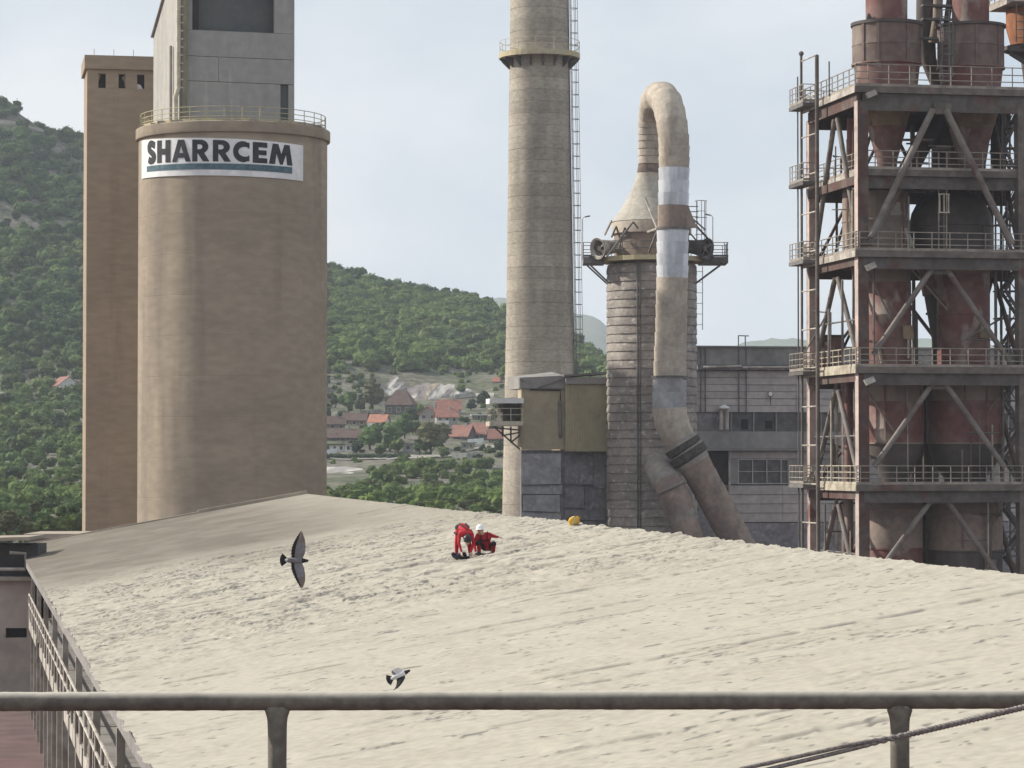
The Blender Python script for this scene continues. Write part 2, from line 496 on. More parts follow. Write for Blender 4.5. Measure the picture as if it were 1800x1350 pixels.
for i in keep:
    y = FA[i, 1]
    s = rnd.uniform(2.0, 3.9) if y > 760 else rnd.uniform(1.5, 2.9)
    if FPY[i] > 820: s *= .72
    if 560 < FPXX[i] < 900 and 655 < FPY[i] < 822: s *= rnd.uniform(.22, .5)
    if rnd.random() < .16: s *= .6
    verts.append((FA[i, 0], y, FZ[i] - .3)); fs.append(s)
    b = br[i] + (.19 if FPXX[i] > 560 else 0) + (.14 if FPY[i] > 700 else 0) + rnd.uniform(-.14, .14)
    fi.append(6 + rnd.randrange(2) if b > .70 else rnd.randrange(6)); fr.append(rnd.uniform(0, 6.28))
wm = bpy.data.meshes.new('woodland')
wm.from_pydata(verts, [], [])
for nm, ty, dat in (('size', 'FLOAT', fs), ('turn', 'FLOAT', fr), ('pick', 'INT', fi)):
    at = wm.attributes.new(nm, ty, 'POINT'); at.data.foreach_set('value', dat)
wood = place('woodland', wm)
tag(wood, 'dense green deciduous wood covering the hill behind the plant', 'woodland', kind='stuff')
ng = bpy.data.node_groups.new('woodland', 'GeometryNodeTree')
ng.interface.new_socket(name='Geometry', in_out='INPUT', socket_type='NodeSocketGeometry')
ng.interface.new_socket(name='Geometry', in_out='OUTPUT', socket_type='NodeSocketGeometry')
gi = ng.nodes.new('NodeGroupInput'); go = ng.nodes.new('NodeGroupOutput')
m2p = ng.nodes.new('GeometryNodeMeshToPoints')
ci = ng.nodes.new('GeometryNodeCollectionInfo'); ci.inputs['Collection'].default_value = kinds_col
ci.inputs['Separate Children'].default_value = True; ci.inputs['Reset Children'].default_value = True
iop = ng.nodes.new('GeometryNodeInstanceOnPoints'); iop.inputs['Pick Instance'].default_value = True
def named(nm, ty):
    a = ng.nodes.new('GeometryNodeInputNamedAttribute'); a.data_type = ty; a.inputs['Name'].default_value = nm
    return a.outputs['Attribute']
cx = ng.nodes.new('ShaderNodeCombineXYZ'); ng.links.new(named('turn', 'FLOAT'), cx.inputs['Z'])
ng.links.new(gi.outputs[0], m2p.inputs['Mesh']); ng.links.new(m2p.outputs['Points'], iop.inputs['Points'])
ng.links.new(ci.outputs[0], iop.inputs['Instance']); ng.links.new(named('pick', 'INT'), iop.inputs['Instance Index'])
ng.links.new(cx.outputs[0], iop.inputs['Rotation']); ng.links.new(named('size', 'FLOAT'), iop.inputs['Scale'])
ng.links.new(iop.outputs[0], go.inputs[0])
md = wood.modifiers.new('woodland', 'NODES'); md.node_group = ng

# ---------------------------------------------------------------- single trees and shrubs
CR = {k: [crown_mesh('crown', 200 + 10*j + i, M[m], nlump=11, leafs=420, leaf=.17, sub=2, flat=fl) for i in range(3)]
      for j, (k, m, fl) in enumerate((('green', 'leaf', .95), ('bright', 'leaf_bright', .95), ('olive', 'leaf_olive', 1.1), ('dark', 'leaf_dark', .9), ('tall', 'leaf_olive', 1.7)))}
TR = [trunk_mesh('trunk', 300 + i) for i in range(3)]
def tree(px, py, wpx, kind, label, group, name='tree', hk=1.0, Y=None):
    p = on_land(px, py) if Y is None else PX(px, py, Y)
    r = wpx / 2 / FPX * p.y / .95
    t = thing(name, label, 'shrub' if name == 'shrub' else 'tree', p - Vector((0, 0, .2)), rnd.uniform(0, 6.28), group)
    lift = .12 if name == 'shrub' else .45
    place('crown', CR[kind][rnd.randrange(3)], t, (0, 0, r * lift), (0, 0, 0), (r, r, r * hk))
    place('trunk', TR[rnd.randrange(3)], t, (0, 0, 0), (0, 0, 0), (r, r, r * (lift + .6) * hk))
    return t
# ================================================================ the storage hall with its crusted roof
M['conc'] = mat('concrete_plain', (.36,.31,.25), (.30,.255,.205), s2=.25, st2=(1,1,.25), var=.12, s1=1.2, bump=.1)
M['conc_grey'] = mat('concrete_grey', (.255,.245,.235), (.21,.20,.195), s2=.35, st2=(1,1,.2), var=.12, s1=1.5, bump=.1)
M['steel'] = mat('steel_grey', (.15,.145,.14), (.10,.09,.085), s2=.6, var=.2, s1=2, rough=.65, bump=.05)
M['steel_pale'] = mat('steel_pale_dusty', (.42,.39,.35), (.28,.25,.22), s2=.9, var=.2, s1=3, rough=.8, bump=.05)
M['brown_wall'] = mat('brown_cladding', (.115,.085,.065), (.075,.058,.048), s2=.8, st2=(1,1,.15), var=.25, s1=2, bump=.1)
M['mesh_dark0'] = mat('recess_shade_wall', (.07,.065,.065), (.05,.047,.047), bump=0)  # recess shade under the roof slab, put into the wall colour
M['black'] = mat('dark_void', (.02,.02,.022), bump=0, var=.1)

def roof_mat():
    m = mat('cement_crust', (.375,.347,.288), (.35,.32,.265), s2=.5, c3=(.385,.36,.305), s3=2.2, var=.10, s1=5, bump=.12, bs=14, bdist=.015, rough=.95)
    n = m.node_tree.nodes; l = m.node_tree.links; b = n['Principled BSDF']
    old = b.inputs['Base Color'].links[0].from_socket
    at = n.new('ShaderNodeAttribute'); at.attribute_name = 'old_crust'
    x = n.new('ShaderNodeMixRGB'); x.inputs['Color2'].default_value = (.138, .118, .092, 1)
    l.new(at.outputs['Fac'], x.inputs['Fac']); l.new(old, x.inputs['Color1']); at2 = n.new('ShaderNodeAttribute'); at2.attribute_name = 'felt_and_shade'
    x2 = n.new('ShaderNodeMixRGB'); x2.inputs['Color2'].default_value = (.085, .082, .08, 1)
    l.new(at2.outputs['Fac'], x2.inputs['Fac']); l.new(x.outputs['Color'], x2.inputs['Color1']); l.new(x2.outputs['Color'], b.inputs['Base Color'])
    return m
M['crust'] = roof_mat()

HALL = Frame(30, 168.0, 10.89)
ZE = HALL.at(30, 960).z
_r = HALL.at(540, 868); HW, ZR = _r.x, _r.z
hall = HALL.root('storage_hall', 'long low storage hall under a roof thickly crusted with pale cement dust', 'hall')
NV, NU = 1480, 250
V0 = -148.0
uu = np.linspace(0, HW, NU); vv = np.linspace(V0, 0, NV)
U, V = np.meshgrid(uu, vv)
base = ZE + (ZR - ZE) * (U / HW) + np.where(U > 0, V * .0020 * (U / HW), 0)
wu = U + .5 * (fbm(U / .8, V / .8, 51) - .5); wv = V + .5 * (fbm(U / .8, V / .8, 52) - .5)
band = sstep(-112, -92, V) * (1 - sstep(-64, -50, V + 6 * (fbm(U / 5, V / 5, 66) - .5) * 2))
band = band * (.45 + .9 * fbm(U / 4, V / 6, 67))
# flaking crust: plates with sharp edges, old felt and ledge shade painted dark in the breaks
fl = fbm(wu / .75, wv / .62, 53, 3)
pl = sstep(.50, .51, fl) * .030 + sstep(.60, .61, fl) * .026 + sstep(.40, .41, fl) * .02
fl2 = fbm(wu / .42, wv / .45, 54, 3)
pl2 = sstep(.56, .575, fl2) * .018
rel = band * (pl + pl2)
felt_and_shade = band * np.maximum(np.maximum(np.exp(-((fl - .495) / .020) ** 2), np.exp(-((fl - .595) / .018) ** 2)) * sstep(.38, .56, fbm(U / 1.7, V / 1.7, 81)), .8 * np.exp(-((fl2 - .55) / .022) ** 2) * sstep(.5, .62, fbm(U / 2.2, V / 2.2, 82)))
# clods and short lifted flakes here and there over the whole roof
smask = sstep(.40, .62, fbm(U / 6, V / 9, 56))
spk = fbm(wu / .34, wv / .30, 55, 2)
rel = rel + sstep(.77, .80, spk) * .02 * (.35 + smask) * (1 - .6 * sstep(-60, -48, V))
fleck = fbm(wu / .20, wv / .20, 87, 2)
fm = sstep(.40, .6, fbm(U / 4, V / 6, 88)) * (1 - .8 * sstep(-60, -45, V))
rel = rel - sstep(.79, .82, fleck) * .004 * fm
dash = fbm(wu / .95, wv / .34, 57, 2); dth = .80 - .065 * smask - .05 * sstep(-110, -90, V) * (1 - sstep(-60, -50, V))
dm = (1 - .75 * sstep(-62, -50, V))
rel = rel + sstep(dth, dth + .02, dash) * .009 * dm
felt_and_shade = np.maximum(felt_and_shade, np.exp(-((dash - dth + .010) / .020) ** 2) * .9 * dm * sstep(.42, .55, fbm(U / .8, V / .8, 83)))
felt_and_shade = np.maximum(felt_and_shade, .8 * sstep(.80, .825, fleck) * fm)
# the long seams of the roof sheets, lifted in places
srnd = random.Random(11); vk = V0 + 2
while vk < -30:
    lo_ = srnd.choice([.50, .52, .36]); on = sstep(lo_, lo_ + .09, vnoise(U / srnd.uniform(1.6, 3.6) + vk * 3.1, U * 0 + vk, 58))
    wig = (fbm(U / 1.6, U * 0 + vk, 59, 4) - .5) * .6 + (fbm(U / .3, U * 0 + vk, 85, 3) - .5) * .22 + srnd.uniform(-.02, .02) * U
    dd = V - vk - wig
    hgt = srnd.choice([.008, .012, .018, .026, .036])
    rel = rel + on * hgt * (sstep(-.05, .05, dd) * (1 - sstep(.10, 3.2, dd)))
    felt_and_shade = np.maximum(felt_and_shade, on * np.exp(-((dd + .05) / .085) ** 2) * min(1, .25 + hgt * 16) * (.35 + .9 * fbm(U / .7, U * 0 + vk, 86, 2)) * sstep(.35, .5, fbm(U / .5, U * 0 + vk, 84)))
    vk += srnd.choice([.9, 1.4, 1.9, 2.6, 3.4]) * (1.2 if vk < -95 else 1.6)
rel = rel + (fbm(U / 2.5, V / 2.5, 60) - .5) * .004 
# broken crust along the ridge and the eave
rel = rel + sstep(.55, .62, fbm(U / .28, V / .25, 62, 3)) * .022 * sstep(HW - 2.2, HW - .4, U) * (1 - sstep(-38, -20, V))
rel = rel + sstep(.5, .6, fbm(U / .4, V / .8, 63, 3)) * .03 * (1 - sstep(.0, .5, U)) * (1 - sstep(-60, -40, V))
U2 = U - (1 - sstep(0, .15, U)) * .10 * sstep(.4, .75, fbm(V / 1.1, V * 0, 64, 3)) * (1 - sstep(-70, -50, V))
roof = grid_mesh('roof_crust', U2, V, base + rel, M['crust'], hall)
oc = sstep(-76, -38, V + 9 * (fbm(U / 4, V / 9, 65) - .5) * 2) * (1 - .55 * sstep(HW - 7, HW, U))
at = roof.data.attributes.new('old_crust', 'FLOAT', 'POINT'); at.data.foreach_set('value', (oc * (.85 + .5 * (fbm(U/1.5, V/3, 68) - .3))).clip(0, 1).ravel().astype(np.float32))
at = roof.data.attributes.new('felt_and_shade', 'FLOAT', 'POINT'); at.data.foreach_set('value', felt_and_shade.clip(0, 1).ravel().astype(np.float32))
def roof_z(p):
    """height of the roof surface under a world point (x, y)"""
    q = HALL.local((p[0], p[1], 0)); i = int(round((q.y - V0) / -V0 * (NV - 1))); j = int(round(q.x / HW * (NU - 1)))
    return float((base + rel)[max(0, min(NV - 1, i)), max(0, min(NU - 1, j))])
zr = lambda v: ZR + .002 * v
slab = MB()
slab.hexa([(.05, V0, ZE-.40), (HW, V0, zr(V0)-.40), (HW, 0.0, ZR-.40), (.05, 0.0, ZE-.40)],
          [(.05, V0, ZE-.12), (HW, V0, zr(V0)-.42), (HW, 0.0, ZR-.12), (.05, 0.0, ZE-.12)])
slab.build('roof_slab', M['conc_grey'], hall)
far = MB()
far.hexa([(HW+.01, V0, zr(V0)-.3), (2*HW, V0, ZE-.3), (2*HW, 0, ZE-.3), (HW+.01, 0, ZR-.3)], [(HW+.01, V0, zr(V0)-.03), (2*HW, V0, ZE-.03), (2*HW, 0, ZE-.03), (HW+.01, 0, ZR-.03)])
far.build('rear_roof_slope', M['crust'], hall)
kerb = MB()
kerb.beam((.2, .12, ZE + .02), (HW * .62, .12, ZE + (ZR - ZE) * .62 + .03), .3, .14); kerb.beam((HW * .62, .12, ZE + (ZR-ZE)*.62 + .10), (HW, .12, ZR + .10), .3, .20)
kerb.build('verge_kerb', M['conc'], hall)
wl_ = MB()
wl_.box((1.3, V0 + .5, 0), (2 * HW - 1, -.4, ZE - .3)); wl_.build('outer_wall', M['brown_wall'], hall)
# columns, panels and walkway along the eave wall
colm = MB().box((-.10, -.12, 0), (.10, .12, ZE - 2.8)).mesh('column', M['steel_pale'])
colt = MB().tube([(0, 0, 0), (0, 0, ZE - 2.75)], .05, 6).mesh('pipe', M['steel_pale'])
tall = MB().box((-.09, -.09, 0), (.09, .09, ZE - .42)).mesh('post', M['steel_pale'])
panel = MB().box((0, -2.5, .2), (.12, 2.5, ZE - 2.7)).mesh('wall_panel', M['brown_wall'])
v = -35.5; k = 0
while v > -131:
    place('column', colm, hall, (.15, v, 0))
    place('pipe', colt, hall, (.55, v - 2.6, 0))
    if k % 2 == 0: place('post', tall, hall, (.12, v - .6, 0))
    place('wall_panel', panel, hall, (1.14, v - 2.7, 0))
    v -= 5.4; k += 1
ZW = ZE - 2.35
dk = MB().box((.28, -1.18, -.12), (1.28, 1.18, 0)).mesh('walkway_slab', M['conc_grey'])
tb = MB().box((-.02, -2.0, -.5), (.05, 2.0, -.02)).mesh('toe_panel', M['steel_pale'])
v = -36.6; k = 0
while v > -131:
    place('walkway_slab', dk, hall, (0, v, ZW))
    if k % 2 == 0 and k % 12 != 6: place('toe_panel', tb, hall, (-.02, v, ZW))
    v -= 2.4; k += 1
railing(hall, [(-.05, -35.4, ZW), (-.05, -130, ZW)], M['steel_pale'], h=1.15, rails=(1.0, .6), r=.04, sp=3.0, toe=False, name='walkway_railing')
hb = MB()
for i in range(40):
    v = -36 - 2.4 * i
    if i % 3 == 0: hb.beam((.5, v, ZE - .5), (.5, v - 2.1, ZE - 1.1), .08)
    if i % 4 == 1: hb.beam((.2, v, ZE - .5), (1.2, v, ZE - .9), .12)
hb.build('eave_bracing', M['steel_pale'], hall, kind='stuff')

# ================================================================ block at the left edge
LB = Frame(62, 146.0, 0)
lb = LB.root('block_building', 'grey rendered block with one dark slot window left of the crusted roof', 'building')
zt = LB.at(62, 1020).z; zg = 0.0
x0 = LB.at(-160, 900).x
w = LB.at(10, 1104); w2 = LB.at(47, 1121)
M['render_stain'] = mat('stained_render', (.40,.345,.305), (.34,.295,.265), s2=.4, c3=(.20,.19,.205), s3=.16, st3=(1,1,1.6), lo3=.5, hi3=.62, var=.15, s1=1.2, bump=.1)
mb = MB(); wall_holes(mb, x0, -.05, zg, zt, [(w.x, w2.x, w2.z, w.z)], 0, .35); mb.box((x0, .36, zg), (-.05, 9, zt)); mb.build('wall', M['render_stain'], lb)
win = MB().box((w.x, .25, w2.z), (w2.x, .3, w.z)).build('window', M['black'], lb)
MB().box((x0, -.5, zt), (.1, 9.2, zt + .16)).build('cornice', M['conc'], lb)
zp = LB.at(30, 1000).z
MB().box((x0, 1.2, zt + .17), (-.05, 4, LB.at(0, 958).z)).build('upper_wall', M['mesh_dark0'], lb)
mb = MB().tube([(x0, -.5, zp), (-.4, -.5, zp), (-.4, -.5, zp + .8), (-1.2, -.5, zp + .85)], .09, 8); mb.build('pipe', M['steel_pale'], lb)
MB().tube([(x0, -.42, zp - .45), (-.2, -.42, zp - .45)], .07, 8).build('pipe', M['steel_pale'], lb)
MB().hexa([(x0, -.8, LB.at(0, 953).z), (-.15, -.8, LB.at(0, 949).z), (-.15, 4, LB.at(0, 949).z), (x0, 4, LB.at(0, 953).z)], [(x0, -.8, LB.at(0, 948).z), (-.15, -.8, LB.at(0, 943).z), (-.15, 4, LB.at(0, 943).z), (x0, 4, LB.at(0, 948).z)]).build('roof_slab', M['conc'], lb)

FB = Frame(50, 205.0, 0)
fb = FB.root('low_shed', 'low shed with a flat pale roof beside the foot of the brown tower', 'shed')
zf = FB.at(50, 938).z
MB().box((0, 0, 0), (FB.at(175, 900).x, 7, zf - .35)).build('wall', M['conc_grey'], fb)
MB().box((-.25, -.4, zf - .34), (FB.at(178, 900).x, 7.2, zf)).build('roof', M['conc'], fb)

# ================================================================ the railing in front of the lens
def rail_mat():
    m = mat('dusty_paint', (.165,.15,.125), (.12,.108,.092), s2=9, var=.2, s1=40, bump=.5, bs=60, bdist=.002, rough=.7)
    n = m.node_tree.nodes; l = m.node_tree.links; b = n['Principled BSDF']
    old = b.inputs['Base Color'].links[0].from_socket
    g = n.new('ShaderNodeNewGeometry'); sx = n.new('ShaderNodeSeparateXYZ'); l.new(g.outputs['Normal'], sx.inputs[0])
    nt = n.new('ShaderNodeTexNoise'); nt.inputs['Scale'].default_value = 14; nt.inputs['Detail'].default_value = 5
    mp = n.new('ShaderNodeMapping'); mp.inputs['Scale'].default_value = (.6, 1, 1); l.new(g.outputs['Position'], mp.inputs['Vector']); l.new(mp.outputs['Vector'], nt.inputs['Vector'])
    ad = n.new('ShaderNodeMath'); ad.operation = 'MULTIPLY_ADD'; l.new(nt.outputs['Fac'], ad.inputs[0]); ad.inputs[1].default_value = .5; l.new(sx.outputs['Z'], ad.inputs[2])
    mr = n.new('ShaderNodeMapRange'); mr.inputs['From Min'].default_value = .55; mr.inputs['From Max'].default_value = 1.2; l.new(ad.outputs[0], mr.inputs['Value'])
    x = n.new('ShaderNodeMixRGB'); x.inputs['Color2'].default_value = (.46, .43, .37, 1)
    l.new(mr.outputs['Result'], x.inputs['Fac']); l.new(old, x.inputs['Color1']); l.new(x.outputs['Color'], b.inputs['Base Color'])
    return m
M['rail'] = rail_mat()
RL = Frame(900, 7.0, 0, z=10.4)
rl = RL.root('guard_railing', 'dark dusty pipe railing with welded posts running across the foreground', 'railing')
a, b = RL.at(-120, 1233.5), RL.at(1930, 1229)
r_ = .0232
pts = [a.lerp(b, i / 160) for i in range(161)]
mb = MB(); rr = random.Random(3)
mb.tube(pts, r_, 20, taper=[r_ * (1 + rr.uniform(-.03, .03)) for _ in pts]); mb.build('handrail', M['rail'], rl, smooth=60)
for px in (487.5, 1581.5):
    t = RL.at(px, 1232)
    mb = MB()
    prof = [(0, .0), (.008, .022), (.03, .024), (.045, .0245), (.06, .027), (.072, .034), (.08, .044)]
    pts = [(t.x, 0, 0)]; tp = [.0235]; n = 14
    for i in range(1, n): pts.append((t.x, 0, (t.z - .075) * i / n)); tp.append(.0232 * (1 + rr.uniform(-.02, .02)))
    for dz, q in ((.070, .0236), (.052, .0242), (.040, .0258), (.030, .029), (.0225, .0315)): pts.append((t.x, 0, t.z - dz)); tp.append(q)
    pts.append((t.x, 0, t.z)); tp.append(.016)
    mb.tube(pts, .02, 20, taper=tp)
    mb.v = [(x, max(-.0222, min(.0222, y)), z) for x, y, z in mb.v]
    mb.build('post', M['rail'], rl, smooth=60)

M['rope'] = mat('steel_rope', (.25,.22,.205), (.16,.14,.13), s2=120, var=.2, s1=300, bump=.6, bs=250, bdist=.002, rough=.6)
c0, c1 = PX(1300, 1361, 6.78), PX(1812, 1240.5, 6.86)
rope = thing('steel_cable', 'twisted two strand steel cable slanting up past the right railing post', 'cable', c0)
d = c1 - c0
for s in (0, 1):
    pts = []; tp = []
    for i in range(481):
        t = i / 480; ang = 2*pi*(14 * t) + s * pi; off = .0052 + .0065 * max(0, 1 - t / .62)
        sag = 0.0
        if t < .5: ang = s * pi + .3
        k = max(0, min(1, (t - .40) / .2)); 
        pts.append(d * t + Vector((0, math.cos(2*pi*34*t + s*pi) * .003 * k, sag + (1 - k) * (off if s else -off * .4) + k * math.sin(2*pi*34*t + s*pi) * .003)))
    MB().tube(pts, .0052, 8).build('strand', M['rope'], rope, smooth=60)
# ================================================================ silo, its head house and the lift tower
M['silo'] = mat('silo_concrete', (.335,.28,.208), (.287,.24,.18), s2=.09, st2=(1,1,2.2), c3=(.225,.185,.145), s3=.35, st3=(1,1,.10), lo3=.47, hi3=.7, var=.10, s1=.9, st1=(1,1,2.5), bump=.12, bs=2.0, bst=(.6,.6,6))
M['tower'] = mat('tower_concrete', (.32,.255,.185), (.285,.228,.17), s2=.12, st2=(1,1,1.5), c3=(.265,.205,.15), s3=.5, st3=(1,1,.1), var=.10, s1=.8, st1=(1,1,3), bump=.12, bs=2, bst=(.6,.6,6))
M['head'] = mat('head_concrete', (.315,.305,.29), (.28,.27,.26), s2=.7, st2=(1,1,.12), c3=(.37,.355,.34), s3=1.1, st3=(1,1,.1), lo3=.56, hi3=.72, var=.08, s1=1.5, bump=.08)
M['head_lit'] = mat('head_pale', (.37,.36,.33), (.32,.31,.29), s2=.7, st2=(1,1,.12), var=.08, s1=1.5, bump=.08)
M['yellow'] = mat('faded_yellow', (.44,.38,.22), (.40,.36,.26), s2=1.2, var=.15, s1=4, rough=.6, bump=0)
M['cream'] = mat('cream_paint', (.52,.48,.38), (.42,.38,.29), s2=1.2, var=.12, s1=4, rough=.6, bump=0)
M['olive_pipe'] = mat('olive_pipe', (.25,.225,.14), (.20,.185,.125), s2=1, st2=(1,1,.2), var=.15, s1=3, rough=.6, bump=0)
M['white'] = mat('white_sheet', (.78,.78,.78), (.68,.68,.68), s2=.8, var=.05, s1=3, rough=.6, bump=0)
M['ink'] = mat('letter_black', (.018,.018,.022), (.03,.03,.035), s2=2, var=.1, rough=.5, bump=0)
M['teal'] = mat('stripe_teal', (.055,.115,.145), (.09,.15,.18), s2=2.5, var=.15, rough=.5, bump=0)
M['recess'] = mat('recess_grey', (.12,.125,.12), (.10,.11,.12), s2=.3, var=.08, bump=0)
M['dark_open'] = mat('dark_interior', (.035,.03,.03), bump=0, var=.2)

SI = Frame(408.5, 220.0, 0)
def si_z(py): return SI.at(408.5, py).z
SR = 165.5 / FPX * 220 
silo = SI.root('concrete_silo', 'tall round tan concrete silo with a railed rim and a sign near its top', 'silo')
zr0, zr1 = si_z(250), si_z(231)
mb = MB(); nb = 12
prof = [(SR, 0)]
for i in range(1, nb):
    z = zr0 * i / nb; prof += [(SR, z - .03), (SR - .012, z), (SR, z + .03)]
prof.append((SR, zr0 + .1))
mb.lathe(prof, 120); mb.build('shell', M['silo'], silo, smooth=10)
RR = 170.0 / FPX * 220
MB().lathe([(SR - .3, zr0 - .02), (RR, zr0), (RR + .03, zr0 + .08), (RR + .03, zr1 - .06), (RR - .05, zr1), (RR - .4, zr1 + .02), (0.01, zr1 + .25)], 120).build('cornice', M['silo'], silo, smooth=50)
rp = [(math.cos(a) * (RR - .32), math.sin(a) * (RR - .32), zr1 + .03) for a in np.linspace(0, 2*pi, 60, endpoint=False)]
railing(silo, rp, M['yellow'], h=1.05, rails=(1.0, .64, .3), r=.03, sp=1.35, closed=True)
rs = random.Random(4); jb = MB()
for i in range(26):
    a = rs.uniform(-2.9, -.2); q = rs.uniform(.06, .16); p = (math.cos(a)*(RR-.2), math.sin(a)*(RR-.2), zr1)
    jb.box((p[0]-q*1.6, p[1]-q, p[2]), (p[0]+q*1.6, p[1]+q, p[2]+q*1.2))
jb.build('rim_rubble', M['conc'], silo, kind='stuff')
yb = MB(); 
p = SI.at(252, 212, -1.0); yb.box((-RR+.55, -2.4, zr1+.05), (-RR+1.2, -1.6, zr1+.8)); yb.build('valve_box', M['yellow'], silo)

# the sign: a bent panel, a stripe and one solid letter after another
def th(px): return math.asin(max(-.999, min(.999, (px - 408.5) / 165.5)))
def cyl(t, z, off): return ((SR + off) * math.sin(t), -(SR + off) * math.cos(t), z)
def zline(t, yl, yr):
    """height on the silo face between a left and a right reading of the sign's slightly slanting lines"""
    def zz(px, py): 
        tt = th(px); return CAMZ + ray(px, py)[1] * (220 - SR * math.cos(tt))
    a, b = th(258), th(538); k = (t - a) / (b - a)
    return zz(258, yl) * (1 - k) + zz(538, yr) * k
sg = SI.root('company_sign', 'white curved sign reading SHARRCEM over a teal stripe on the silo', 'sign')
def bent_sheet(t0, t1, za, zb, off, thick, n=40):
    mb = MB(); A = []; B = []
    for i in range(n + 1):
        t = t0 + (t1 - t0) * i / n
        mb.v += [cyl(t, za(t), off), cyl(t, zb(t), off), cyl(t, za(t), off + thick), cyl(t, zb(t), off + thick)]
    for i in range(n):
        k = 4 * i; j = k + 4
        for f in ((k+2, j+2, j+3, k+3), (k, k+1, j+1, j), (k+3, j+3, j+1, k+1), (k, j, j+2, k+2)): mb.f.append(list(f)); mb.m.append(0)
    mb.f += [[0, 2, 3, 1], [4*n, 4*n+1, 4*n+3, 4*n+2]]; mb.m += [0, 0]
    return mb
bent_sheet(th(258), th(538), lambda t: zline(t, 314.5, 318.5), lambda t: zline(t, 247.5, 256.0), .02, .06).build('panel', M['white'], sg, smooth=40)
bent_sheet(th(270), th(520.5), lambda t: zline(t, 304, 308), lambda t: zline(t, 294.5, 296.5), .085, .02).build('stripe', M['teal'], sg, smooth=40)
def stroke(pts, w):
    """outline of a fat stroke along a line"""
    P = [Vector((x, y)) for x, y in pts]; Lf = []; Rt = []
    for i, p in enumerate(P):
        t = (P[min(i+1, len(P)-1)] - P[max(i-1, 0)]).normalized(); n = Vector((-t.y, t.x)) * (w / 2)
        Lf.append(p + n); Rt.append(p - n)
    return [tuple(q) for q in Lf] + [tuple(q) for q in Rt[::-1]]
def arc(cx, cy, rx, ry, a0, a1, n=14): return [(cx + rx*math.cos(R(a0 + (a1-a0)*i/n)), cy + ry*math.sin(R(a0 + (a1-a0)*i/n))) for i in range(n + 1)]
W_ = .36
L_S = [stroke([(.90,.80)] + arc(.52,.715,.33,.165,40,235,12) + arc(.50,.285,.36,.165,62,-150,14)[0:], .30)]
L_H = [[(0,0),(.34,0),(.34,.36),(.66,.36),(.66,0),(1,0),(1,1),(.66,1),(.66,.62),(.34,.62),(.34,1),(0,1)]]
L_A = [[(0,0),(.25,0),(.32,.18),(.68,.18),(.75,0),(1,0),(.66,1),(.34,1)], [(.39,.40),(.61,.40),(.5,.74)]]
L_R = [[(0,0),(.30,0),(.30,.38),(.33,.38),(.64,0),(1,0),(.70,.40)] + arc(.52,.69,.42,.31,-50,90,10) + [(0,1)], [(.30,.56),(.42,.56)] + arc(.44,.675,.16,.115,-90,90,8) + [(.30,.79)]]
L_C = [[(1,.06),(1,.36)] + arc(.72,.5,.40,.235,-62,-298,16) + [(1,.64),(1,.94)] + arc(.60,.5,.60,.50,62,298,20)]
L_E = [[(0,0),(1,0),(1,.24),(.40,.24),(.40,.39),(.95,.39),(.95,.62),(.40,.62),(.40,.76),(1,.76),(1,1),(0,1)]]
L_M = [[(0,0),(.24,0),(.30,.54),(.45,0),(.56,0),(.71,.54),(.76,0),(1,0),(.86,1),(.64,1),(.505,.50),(.37,1),(.15,1)]]
letters = (('S', L_S, 270.7, 287.8), ('H', L_H, 291, 315.5), ('A', L_A, 319, 352), ('R', L_R, 355, 384.5), ('R', L_R, 390.5, 421), ('C', L_C, 424.5, 451.5), ('E', L_E, 457, 480.5), ('M', L_M, 483.5, 521))
for nm, loops, xa, xb in letters:
    bm = bmesh.new(); es = []
    for lp in loops:
        vs = [bm.verts.new((x, y, 0)) for x, y in lp]
        for i in range(len(vs)): es.append(bm.edges.new((vs[i], vs[(i + 1) % len(vs)])))
    bmesh.ops.triangle_fill(bm, use_beauty=True, use_dissolve=False, edges=es)
    for k in range(1, 8):
        bmesh.ops.bisect_plane(bm, geom=list(bm.verts) + list(bm.edges) + list(bm.faces), plane_co=(k / 8, 0, 0), plane_no=(1, 0, 0))
    bmesh.ops.recalc_face_normals(bm, faces=bm.faces)
    t0, t1 = th(xa), th(xb)
    ext = bmesh.ops.extrude_face_region(bm, geom=list(bm.faces))
    top = {v for v in ext['geom'] if isinstance(v, bmesh.types.BMVert)}
    for v in bm.verts:
        t = t0 + (t1 - t0) * v.co.x; zb, zt_ = zline(t, 290.5, 294.0), zline(t, 250.5, 259.5)
        v.co = Vector(cyl(t, zb + (zt_ - zb) * v.co.y, .115 if v in top else .07))
    bmesh.ops.recalc_face_normals(bm, faces=bm.faces)
    me = bpy.data.meshes.new('letter'); bm.to_mesh(me); bm.free(); me.materials.append(M['ink'])
    place('letter', me, sg)

# head house on the silo
HH = Frame(313, 216.2, 17, z=zr1 + .2)
hh = HH.root('silo_head_house', 'grey concrete head house with a wide dark opening standing on the round silo', 'building')
x1 = HH.at(517.5, 100).x; zTop = HH.at(313, -95).z
o0, o1 = HH.at(338, 50).x, HH.at(482, 50).x; oz0, oz1 = HH.at(410, 55).z, HH.at(410, -70).z
zj = [0, HH.at(313, 141).z, HH.at(313, 97).z, oz0]
D0 = 11.5
